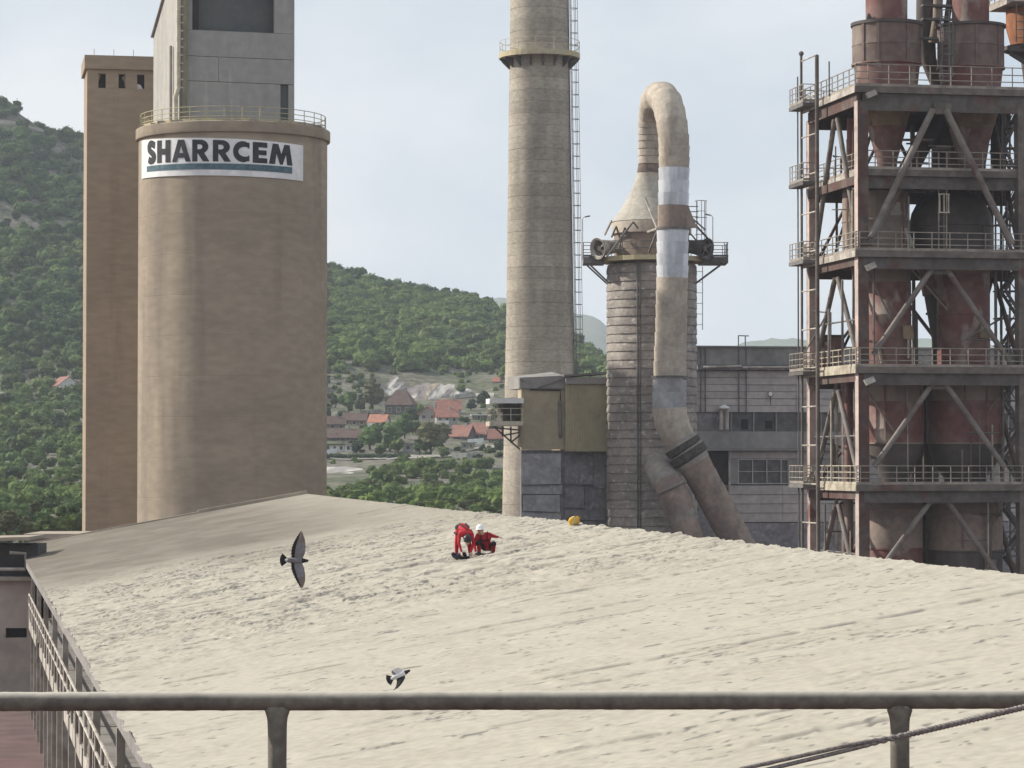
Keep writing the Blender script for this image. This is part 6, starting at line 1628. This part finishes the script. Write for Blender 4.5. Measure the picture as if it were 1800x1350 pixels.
for o in list(COL.objects):
    if o.parent is not None or o.get('category') != 'tree': continue
    ch = {c.name.split('.')[0]: c for c in o.children}; q = project(o.location); wpx = ch['crown'].scale[0] * 1.9 * FPX / o.location.y
    best = sorted(_near, key=lambda e: (e[1][0] - q[0]) ** 2 + ((e[1][1] - q[1]) * 1.6) ** 2)[0]
    ref = next((b for a, b in SHORT if a in best[0]['label']), 'the houses')
    dx, dy = q[0] - best[1][0], q[1] - best[1][1]
    dist = math.hypot(dx, dy); far_ = 'close ' if dist < 24 else 'well ' if dist > 70 else ''
    side = ('below' if dy > 0 else 'above') if abs(dy) > abs(dx) else ('right of' if dx > 0 else 'left of')
    if far_ == 'close ' : side = {'below': 'just below', 'above': 'just above', 'right of': 'just right of', 'left of': 'just left of'}[side]
    elif far_: side = 'well ' + side
    size = 'large' if wpx > 37 else 'small' if wpx < 21 else 'middling'
    kd = KIND.get(ch['crown'].data.materials[0].name, 'green')
    if 'tall' in o['label']: kd, size = 'pale', 'tall'; ref = 'the low flat shed roof'; side = 'behind'
    lab = '%s %s tree %s %s' % (size, kd, side, ref)
    seen_l.setdefault(lab, []).append(o)
for lab, os_ in seen_l.items():
    os_.sort(key=lambda o: project(o.location)[0])
    for i, o in enumerate(os_):
        if len(os_) == 1: o['label'] = lab
        elif len(os_) == 2: o['label'] = lab + (', the left of two' if i == 0 else ', the right of two')
        elif len(os_) == 3: o['label'] = lab + (', leftmost of three', ', middle of three', ', rightmost of three')[i]
        else: o['label'] = lab

# ================================================================ people on the roof
M['suit'] = mat('red_suit', (.42,.022,.032), (.34,.016,.024), s2=6, var=.2, s1=12, bump=.3, bs=14, bdist=.02, rough=.8)
M['harness'] = mat('black_harness', (.022,.022,.026), var=.2, bump=0, rough=.7)
M['skin'] = mat('skin', (.48,.29,.21), var=.05, bump=0, rough=.55)
M['glove'] = mat('pale_glove', (.50,.36,.30), var=.1, bump=0)
M['helmet'] = mat('white_helmet', (.75,.75,.74), var=.03, bump=0, rough=.35)
M['helmet_dark'] = mat('black_helmet', (.03,.03,.033), var=.05, bump=0, rough=.35)
M['navy'] = mat('navy_bag', (.018,.024,.07), (.014,.014,.03), s2=6, var=.2, bump=.2, bs=20)
M['yellow_bag'] = mat('yellow_bag', (.62,.36,.045), (.55,.40,.16), s2=5, lo=.5, hi=.62, var=.15, bump=.3, bs=20, bdist=.02)
def on_roof(px, py, y0=40., y1=165.):
    tx, tz = ray(px, py)
    for Y in np.arange(y0, y1, .25):
        if roof_z((tx * Y, Y)) >= CAMZ + tz * Y: return Vector((tx * Y, Y, roof_z((tx * Y, Y))))
    return PX(px, py, y1)
def capsule(mb, p0, p1, r0, r1, n=10):
    p0, p1 = Vector(p0), Vector(p1); t = p1 - p0
    if t.length < 1e-4: t = Vector((0, 0, 1e-3))
    t.normalize(); pts = []; rs = []
    for a in (80, 55, 28): pts.append(p0 - t * r0 * math.sin(R(a))); rs.append(r0 * math.cos(R(a)))
    pts += [p0, p1]; rs += [r0, r1]
    for a in (28, 55, 80): pts.append(p1 + t * r1 * math.sin(R(a))); rs.append(r1 * math.cos(R(a)))
    mb.tube(pts, 0, n, taper=rs)
def fused(name, prims, voxel, mats, parent, relax=2):
    """one continuous skin round tapered limbs; each face takes the material of the limb it lies on"""
    mb = MB()
    for p0, p1, r0, r1, m in prims: capsule(mb, p0, p1, r0, r1)
    me = mb.mesh('tmp', mats); o = bpy.data.objects.new('tmp', me); COL.objects.link(o)
    md = o.modifiers.new('r', 'REMESH'); md.mode = 'VOXEL'; md.voxel_size = voxel
    dg = bpy.context.evaluated_depsgraph_get(); dg.update()
    ev = o.evaluated_get(dg); nm = bpy.data.meshes.new_from_object(ev)
    bpy.data.objects.remove(o); bpy.data.meshes.remove(me)
    bm = bmesh.new(); bm.from_mesh(nm)
    for _ in range(relax): bmesh.ops.smooth_vert(bm, verts=bm.verts, factor=.5, use_axis_x=True, use_axis_y=True, use_axis_z=True)
    bm.to_mesh(nm); bm.free(); nm.materials.clear()
    for x in mats: nm.materials.append(x)
    A = np.array([p[0] for p in prims], float); B = np.array([p[1] for p in prims], float); R0 = np.array([p[2] for p in prims]); R1 = np.array([p[3] for p in prims]); MI = [p[4] for p in prims]
    D = B - A; LL = np.maximum((D * D).sum(1), 1e-9)
    for f in nm.polygons:
        c = np.array(f.center); t = np.clip(((c - A) * D).sum(1) / LL, 0, 1); q = A + D * t[:, None]
        f.material_index = MI[int(np.argmin(np.linalg.norm(c - q, axis=1) - (R0 + (R1 - R0) * t)))]
        f.use_smooth = True
    nm.name = name
    return place(name, nm, parent)
def hand(parent, p, fwd, palm, curl=.6):
    """palm with four unequal bent fingers and a thumb"""
    p, f, n = Vector(p), Vector(fwd).normalized(), Vector(palm).normalized(); n = (n - f * n.dot(f)).normalized(); s = f.cross(n); mb = MB()
    mb.hexa([p - s*.038 - n*.014, p + s*.038 - n*.014, p + s*.038 + n*.014, p - s*.038 + n*.014], [p + f*.09 - s*.042 - n*.012, p + f*.09 + s*.042 - n*.012, p + f*.09 + s*.042 + n*.012, p + f*.09 - s*.042 + n*.012])
    for i, L in enumerate((.068, .080, .074, .056)):
        b = p + f * .085 + s * (-.031 + .0207 * i); a1 = b + (f * math.cos(curl*.5) + n * math.sin(curl*.5)) * L * .5; a2 = a1 + (f * math.cos(curl*1.4) + n * math.sin(curl*1.4)) * L * .5
        mb.tube([b, a1, a2], .009, 6, taper=[.0105, .0095, .0075])
    b = p + f * .02 - s * .036; a1 = b + (f * .6 - s * .7 + n * .3).normalized() * .04; a2 = a1 + (f * .85 - s * .2 + n * .5).normalized() * .035
    mb.tube([b, a1, a2], .011, 6, taper=[.013, .011, .008])
    return mb.build('hand', M['glove'], parent, smooth=60)
def helmet(parent, c, up, fwd, m, r=.125):
    c, u, f = Vector(c), Vector(up).normalized(), Vector(fwd).normalized(); f = (f - u*f.dot(u)).normalized(); s = u.cross(f); mb = MB(); n = 16
    vs = [c + u * r * 1.05]; rings = 6
    for i in range(1, rings + 1):
        a = (pi / 2) * i / rings
        for j in range(n): b = 2*pi*j/n; vs.append(c + u * r * 1.05 * math.cos(a) + (f * math.cos(b) * 1.12 + s * math.sin(b)) * r * math.sin(a))
    for j in range(n):
        b = 2*pi*j/n; k = 1.38 if math.cos(b) > .5 else 1.08; vs.append(c - u * .012 + (f * math.cos(b) * 1.12 + s * math.sin(b)) * r * k)
    fs = [(0, 1 + j, 1 + (j+1) % n) for j in range(n)]
    for i in range(rings): fs += [(1+i*n+j, 1+(i+1)*n+j, 1+(i+1)*n+(j+1) % n, 1+i*n+(j+1) % n) for j in range(n)]
    return mb.add(vs, fs).build('helmet', M[m], parent, smooth=50)
SU, HA, SK = 0, 1, 2
PM = [M['suit'], M['harness'], M['skin']]
# the one who bends over
g = on_roof(815, 981)
wa = thing('person', 'roof worker in a red suit and black harness bending over with straight legs', 'person', g)
hip = Vector((-.05, .10, .88)); ch_ = Vector((.07, -.24, .74)); nk = Vector((.11, -.42, .62)); hd = Vector((.12, -.50, .53))
fA, fB = Vector((-.22, .02, .03)), Vector((.20, .0, .04))
pr = [((-.15, .09, .86), (-.21, .04, .46), .105, .075, SU), ((-.21, .04, .46), (-.22, .06, .10), .075, .055, SU), ((.06, .09, .86), (.16, .03, .46), .105, .075, SU), ((.16, .03, .46), (.20, .05, .10), .075, .055, SU),
      ((-.16, .10, .90), (.07, .10, .90), .115, .115, HA), (hip + Vector((0,0,.02)), ch_, .15, .165, SU), (ch_ - Vector((.09,.0,0)), ch_ + Vector((.09, 0, 0)), .14, .14, SU), (ch_ - Vector((.15, .1, .02)), ch_ + Vector((.15, -.1, -.02)), .09, .09, SU), (ch_, nk, .09, .06, SK), (nk, hd, .06, .075, SK), (hd, hd + Vector((0, -.03, -.07)), .09, .075, SK), (hd + Vector((0, -.10, -.03)), hd + Vector((0, -.115, -.05)), .02, .016, SK),
      (ch_ + Vector((-.19, -.08, -.03)), (-.14, -.42, .44), .065, .05, SU), ((-.14, -.42, .44), (-.06, -.46, .20), .05, .038, SU), (ch_ + Vector((.19, -.08, -.03)), (.30, -.38, .44), .065, .05, SU), ((.30, -.38, .44), (.24, -.46, .20), .05, .038, SU),
      (fA + Vector((0, .05, .05)), fA + Vector((-.02, -.14, .02)), .055, .045, HA), (fB + Vector((0, .05, .05)), fB + Vector((.02, -.14, .02)), .055, .045, HA)]
fused('body', pr, .017, PM, wa)
hand(wa, (-.06, -.465, .17), (.12, -.05, -1), (.3, .2, 0)); hand(wa, (.24, -.465, .17), (-.05, -.05, -1), (-.3, .2, 0))
helmet(wa, hd + Vector((0, -.02, .05)), (.02, -.55, .8), (0, -.7, -.7), 'helmet_dark')
hb_ = MB()
for a, b in (((-.13, -.02, 1.03), (.0, -.34, .93)), ((.06, -.02, 1.03), (.15, -.34, .92)), ((-.16, -.2, .86), (.25, -.2, .84))): hb_.beam(a, b, .05, .02)
for x in (-.17, .10): hb_.tube([(x + .12*math.cos(t), .07 + .12*math.sin(t), .74 + .03*math.sin(t)) for t in np.linspace(0, 2*pi, 13)], .022, 6)
hb_.build('harness_straps', M['harness'], wa)
MB().box((-.06, -.02, -.02), (.06, .02, .10)).mesh('tool', M['harness'])
# the one who crouches
g2 = on_roof(850, 977)
wb = thing('person', 'roof worker in a red suit and white helmet crouching with one arm stretched out', 'person', g2)
hd = Vector((-.10, -.16, .78)); ch_ = Vector((.01, -.04, .54))
pr = [((.03, .14, .24), (-.15, -.24, .40), .105, .08, HA), ((-.15, -.24, .40), (-.13, .0, .08), .075, .055, SU), ((.21, .14, .24), (.32, -.22, .38), .105, .08, HA), ((.32, -.22, .38), (.29, .03, .08), .075, .055, SU), ((.04, .15, .26), (.20, .15, .26), .12, .12, HA),
      ((.12, .12, .30), ch_, .14, .16, SU), (ch_ - Vector((.09, 0, 0)), ch_ + Vector((.09, 0, 0)), .14, .14, SU), (ch_ + Vector((-.15, -.02, .10)), ch_ + Vector((.15, .0, .10)), .085, .085, SU), (ch_ + Vector((-.02, -.03, .1)), hd + Vector((.02, .03, -.06)), .065, .06, SK),
      (hd + Vector((0, .01, .03)), hd + Vector((0, -.015, -.05)), .095, .078, SK), (hd + Vector((-.02, -.095, -.01)), hd + Vector((-.025, -.115, -.025)), .02, .016, SK), (hd + Vector((-.095, .01, -.01)), hd + Vector((-.1, .01, .02)), .02, .018, SK), (hd + Vector((.095, .0, -.01)), hd + Vector((.1, .0, .02)), .02, .018, SK),
      (ch_ + Vector((.18, -.01, .11)), (.30, -.10, .60), .068, .055, SU), ((.30, -.10, .60), (.44, -.20, .58), .055, .042, SU), (ch_ + Vector((-.19, -.04, .09)), (-.29, -.20, .36), .068, .055, SU), ((-.29, -.20, .36), (-.24, -.34, .16), .052, .042, SU),
      ((-.13, .04, .06), (-.15, -.14, .04), .055, .045, HA), ((.29, .06, .06), (.30, -.12, .04), .055, .045, HA)]
fused('body', pr, .017, PM, wb)
hand(wb, (.46, -.215, .575), (.9, -.4, -.15), (0, -.2, -1)); hand(wb, (-.235, -.35, .13), (.1, -.3, -.8), (.4, .3, 0))
helmet(wb, hd + Vector((0, .01, .065)), (-.05, -.12, 1), (-.2, -1, 0), 'helmet', .128)
ey = MB()
for sx in (-.052, .014): ey.box((hd.x + sx - .014, hd.y - .101, hd.z - .002), (hd.x + sx + .014, hd.y - .088, hd.z + .012))
ey.box((hd.x - .045, hd.y - .098, hd.z - .065), (hd.x + .005, hd.y - .084, hd.z - .055)); ey.build('face_features', M['harness'], wb)
hb_ = MB()
for sx in (-.09, .10): hb_.tube([ch_ + Vector((sx, -.165, -.12)), ch_ + Vector((sx * 1.05, -.165, .06)), ch_ + Vector((sx * 1.1, -.06, .195)), ch_ + Vector((sx, .12, .14))], .02, 6)
hb_.tube([ch_ + Vector((-.17, -.1, -.06)), ch_ + Vector((0, -.175, -.07)), ch_ + Vector((.17, -.1, -.06))], .02, 6)
hb_.tube([hd + Vector((-.09, -.02, .06)), hd + Vector((-.03, -.08, -.09)), hd + Vector((.085, -.02, .06))], .012, 6)
hb_.build('harness_straps', M['harness'], wb)
# bags and ropes by them
def sack(name, label, cat, c, sx, sy, sz, m, seed, extra=()):
    r = random.Random(seed); g = thing(name, label, cat, c); pr = []
    for i in range(9): 
        a = Vector((r.uniform(-1, 1) * sx * .7, r.uniform(-1, 1) * sy * .6, sz * r.uniform(.25, .6))); b = a + Vector((r.uniform(-.5, .5) * sx, r.uniform(-.4, .4) * sy, r.uniform(-.1, .25) * sz)); pr.append((a, b, sz * .35, sz * r.uniform(.22, .36), 0))
    o = fused('body', pr, .02, [M[m]], g, 3)
    return g
bg = sack('rope_bag', 'dark navy rope bag lying at the feet of the bending worker', 'bag', on_roof(806, 984), .20, .14, .24, 'navy', 3)
rp2 = MB(); rr = random.Random(8)
for i in range(4): rp2.tube([(.1 + (.22 + .02*i) * math.cos(t), -.05 + .16 * math.sin(t), .03 + .022 * i + .01*math.sin(3*t+i)) for t in np.linspace(0, 2*pi, 22)], .012, 5)
rp2.build('rope', M['harness'], bg)
tl = thing('tool_bundle', 'dark bundle of tools and rope under the crouching worker', 'bag', on_roof(852, 977))
mb = MB()
for i in range(9): a = Vector((rr.uniform(-.2, .35), rr.uniform(-.3, .0), .05)); mb.tube([a, a + Vector((rr.uniform(-.3, .3), rr.uniform(-.1, .1), rr.uniform(0, .06)))], .03, 6)
mb.build('tools', M['harness'], tl)
yb_ = sack('yellow_bag', 'crumpled yellow bag lying alone on the roof ridge', 'bag', on_roof(1009, 923.5), .22, .15, .27, 'yellow_bag', 5)
MB().tube([(.05, -.1, .2), (.12, -.12, .30), (.2, -.08, .22)], .014, 6).build('handle', M['yellow_bag'], yb_)

# ================================================================ pigeons
M['pg_grey'] = mat('pigeon_grey', (.21,.20,.215), (.165,.16,.175), s2=30, var=.15, bump=.2, bs=90, bdist=.003)
M['pg_dark'] = mat('pigeon_dark', (.028,.028,.032), var=.2, bump=0)
M['pg_brown'] = mat('pigeon_wing_tip', (.17,.14,.125), var=.15, bump=0)
M['pg_white'] = mat('pigeon_white', (.62,.61,.62), (.50,.49,.51), s2=20, var=.1, bump=0)
PG = [M['pg_grey'], M['pg_dark'], M['pg_brown'], M['pg_white']]
def wing(parent, lead, trail, nf, mats_idx, side, dih):
    """lead / trail: outlines from shoulder to tip; coverts as a plate, then single feathers fanned past them"""
    def along(P, t):
        P = [Vector(p) for p in P]; L = [(b - a).length for a, b in zip(P[:-1], P[1:])]; s = t * sum(L)
        for a, b, l in zip(P[:-1], P[1:], L):
            if s <= l: return a.lerp(b, s / l)
            s -= l
        return P[-1]
    mb = MB(); n = 14
    up = lambda p: .02 * math.sin(min(1, abs(p.y) / .3) * pi) + dih * abs(p.y)
    vs = []
    for i in range(n + 1):
        a, b = along(lead, i / n), along(trail, i / n); c = a.lerp(b, .45); b = a.lerp(b, .72)
        for q, th_ in ((a, .006), (c, .012), (b, .005)):
            vs.append((q.x, q.y, up(q) + th_)); 
        for q in (b, a): vs.append((q.x, q.y, up(q) - .004))
    for i in range(n):
        for q in range(5):
            k = (q + 1) % 5; mb.f.append([i*5+q, i*5+k, (i+1)*5+k, (i+1)*5+q]); mb.m.append(mats_idx[0] if i < n * .55 else mats_idx[1])
    mb.v = vs; mb.f.append([0, 1, 2, 3, 4]); mb.m.append(0); mb.f.append([n*5 + j for j in (4, 3, 2, 1, 0)]); mb.m.append(mats_idx[1])
    for i in range(nf):
        t0 = (i + .1) / nf; t1 = (i + 1.25) / nf; t1 = min(1, t1)
        a0, b0 = along(lead, t0), along(trail, t0); a1, b1 = along(lead, t1), along(trail, t1)
        p = [a0.lerp(b0, .55), a1.lerp(b1, .55), a1.lerp(b1, .93), (a0.lerp(b0, 1.03) + a1.lerp(b1, 1.03)) / 2, a0.lerp(b0, .96)]
        z = .001 * (i % 2); m = mats_idx[2]
        mb.add([(q.x, q.y, up(q) + z - .001) for q in p] + [(q.x, q.y, up(q) + z + .002) for q in p], [(4,3,2,1,0), (5,6,7,8,9), (0,1,6,5), (1,2,7,6), (2,3,8,7), (3,4,9,8), (4,0,5,9)], m)
    return mb.build('wing', PG, parent)
def pigeon(label, c, M3, wl_, wr_, cols, tailw=.045):
    g = thing('pigeon', label, 'bird', c, 0, None); g.rotation_euler = M3.to_euler()
    bc, hc, tc = cols
    pr = [((-.07, 0, 0), (.055, 0, -.004), .034, .046, bc), ((.055, 0, -.004), (.115, 0, .004), .042, .024, hc), ((.125, 0, .008), (.142, 0, .010), .021, .018, hc), ((.155, 0, .006), (.168, 0, .003), .007, .003, hc), ((-.07, 0, 0), (-.105, 0, .0), .032, .022, 3 if bc == 0 else bc)]
    fused('body', pr, .006, PG, g, 1)
    mb = MB()
    for i in range(7):
        a = (i - 3) / 3; t = a * .52; x0, y0 = -.09, a * .014; x1, y1 = -.180 + a * a * .022, y0 + math.sin(t) * .095
        w = .019; z = .001 * (i % 2)
        q = [(x0, y0 - .006), (x1, y1 - w), (x1 - .006, y1), (x1, y1 + w), (x0, y0 + .006)]
        mb.add([(a_, b_, z - .002) for a_, b_ in q] + [(a_, b_, z + .002) for a_, b_ in q], [(4,3,2,1,0), (5,6,7,8,9), (0,1,6,5), (1,2,7,6), (2,3,8,7), (3,4,9,8), (4,0,5,9)], tc)
    mb.build('tail', PG, g)
    wing(g, *wl_, 1, .12); wing(g, *wr_, -1, .12)
    return g
# first bird: flies to the right with its back turned to us, wings straight up and down
c = PX(519, 985, 34.0)
M3 = Matrix(((1, 0, 0), (0, .10, -.995), (0, .995, .10))) @ Matrix.Rotation(R(-2), 3, 'Z')
pigeon('grey pigeon in flight with both wings fully spread above the rough crust', c, M3,
       ([(.085, .02), (.115, .09), (.120, .17), (.105, .26), (.068, .345)], [(-.045, .02), (-.052, .10), (-.038, .18), (-.002, .26), (.055, .35)], 10, (0, 2, 1)),
       ([(.080, -.02), (.112, -.09), (.130, -.17), (.132, -.25), (.106, -.325)], [(-.045, -.02), (-.045, -.09), (-.015, -.17), (.030, -.25), (.086, -.335)], 10, (0, 2, 1)), (0, 1, 1))
# second bird: smaller, wings half folded
c = PX(702, 1187, 38.0)
M3 = Matrix.Rotation(R(-24), 3, 'Y') @ Matrix(((1, 0, 0), (0, .28, -.96), (0, .96, .28)))
pigeon('small pale pigeon in flight with half folded wings just above the railing', c, M3,
       ([(.06, .02), (.06, .06), (.03, .09), (-.03, .10), (-.06, .095)], [(-.06, .02), (-.075, .04), (-.08, .06), (-.08, .08), (-.065, .095)], 6, (3, 3, 0)),
       ([(.07, -.02), (.06, -.07), (.0, -.12), (-.07, -.155), (-.15, -.165)], [(-.05, -.02), (-.06, -.06), (-.075, -.10), (-.11, -.14), (-.152, -.168)], 8, (1, 1, 1)), (3, 1, 1))
# ================================================================ the air
hz = MB().box((-4100, -60, -3.5), (4100, 6500, 330)).mesh('haze', M['black'])
hz.materials.clear()
hm = bpy.data.materials.new('haze'); hm.use_nodes = True; hn = hm.node_tree.nodes; hn.clear()
ho_ = hn.new('ShaderNodeOutputMaterial'); hv = hn.new('ShaderNodeVolumePrincipled')
hv.inputs['Color'].default_value = (.80, .88, 1.0, 1); hv.inputs['Density'].default_value = .00013; hv.inputs['Anisotropy'].default_value = 0.0
hm.node_tree.links.new(hv.outputs['Volume'], ho_.inputs['Volume'])
hz.materials.append(hm)
tag(place('haze', hz), 'thin bluish haze in the valley air', 'haze', kind='stuff')
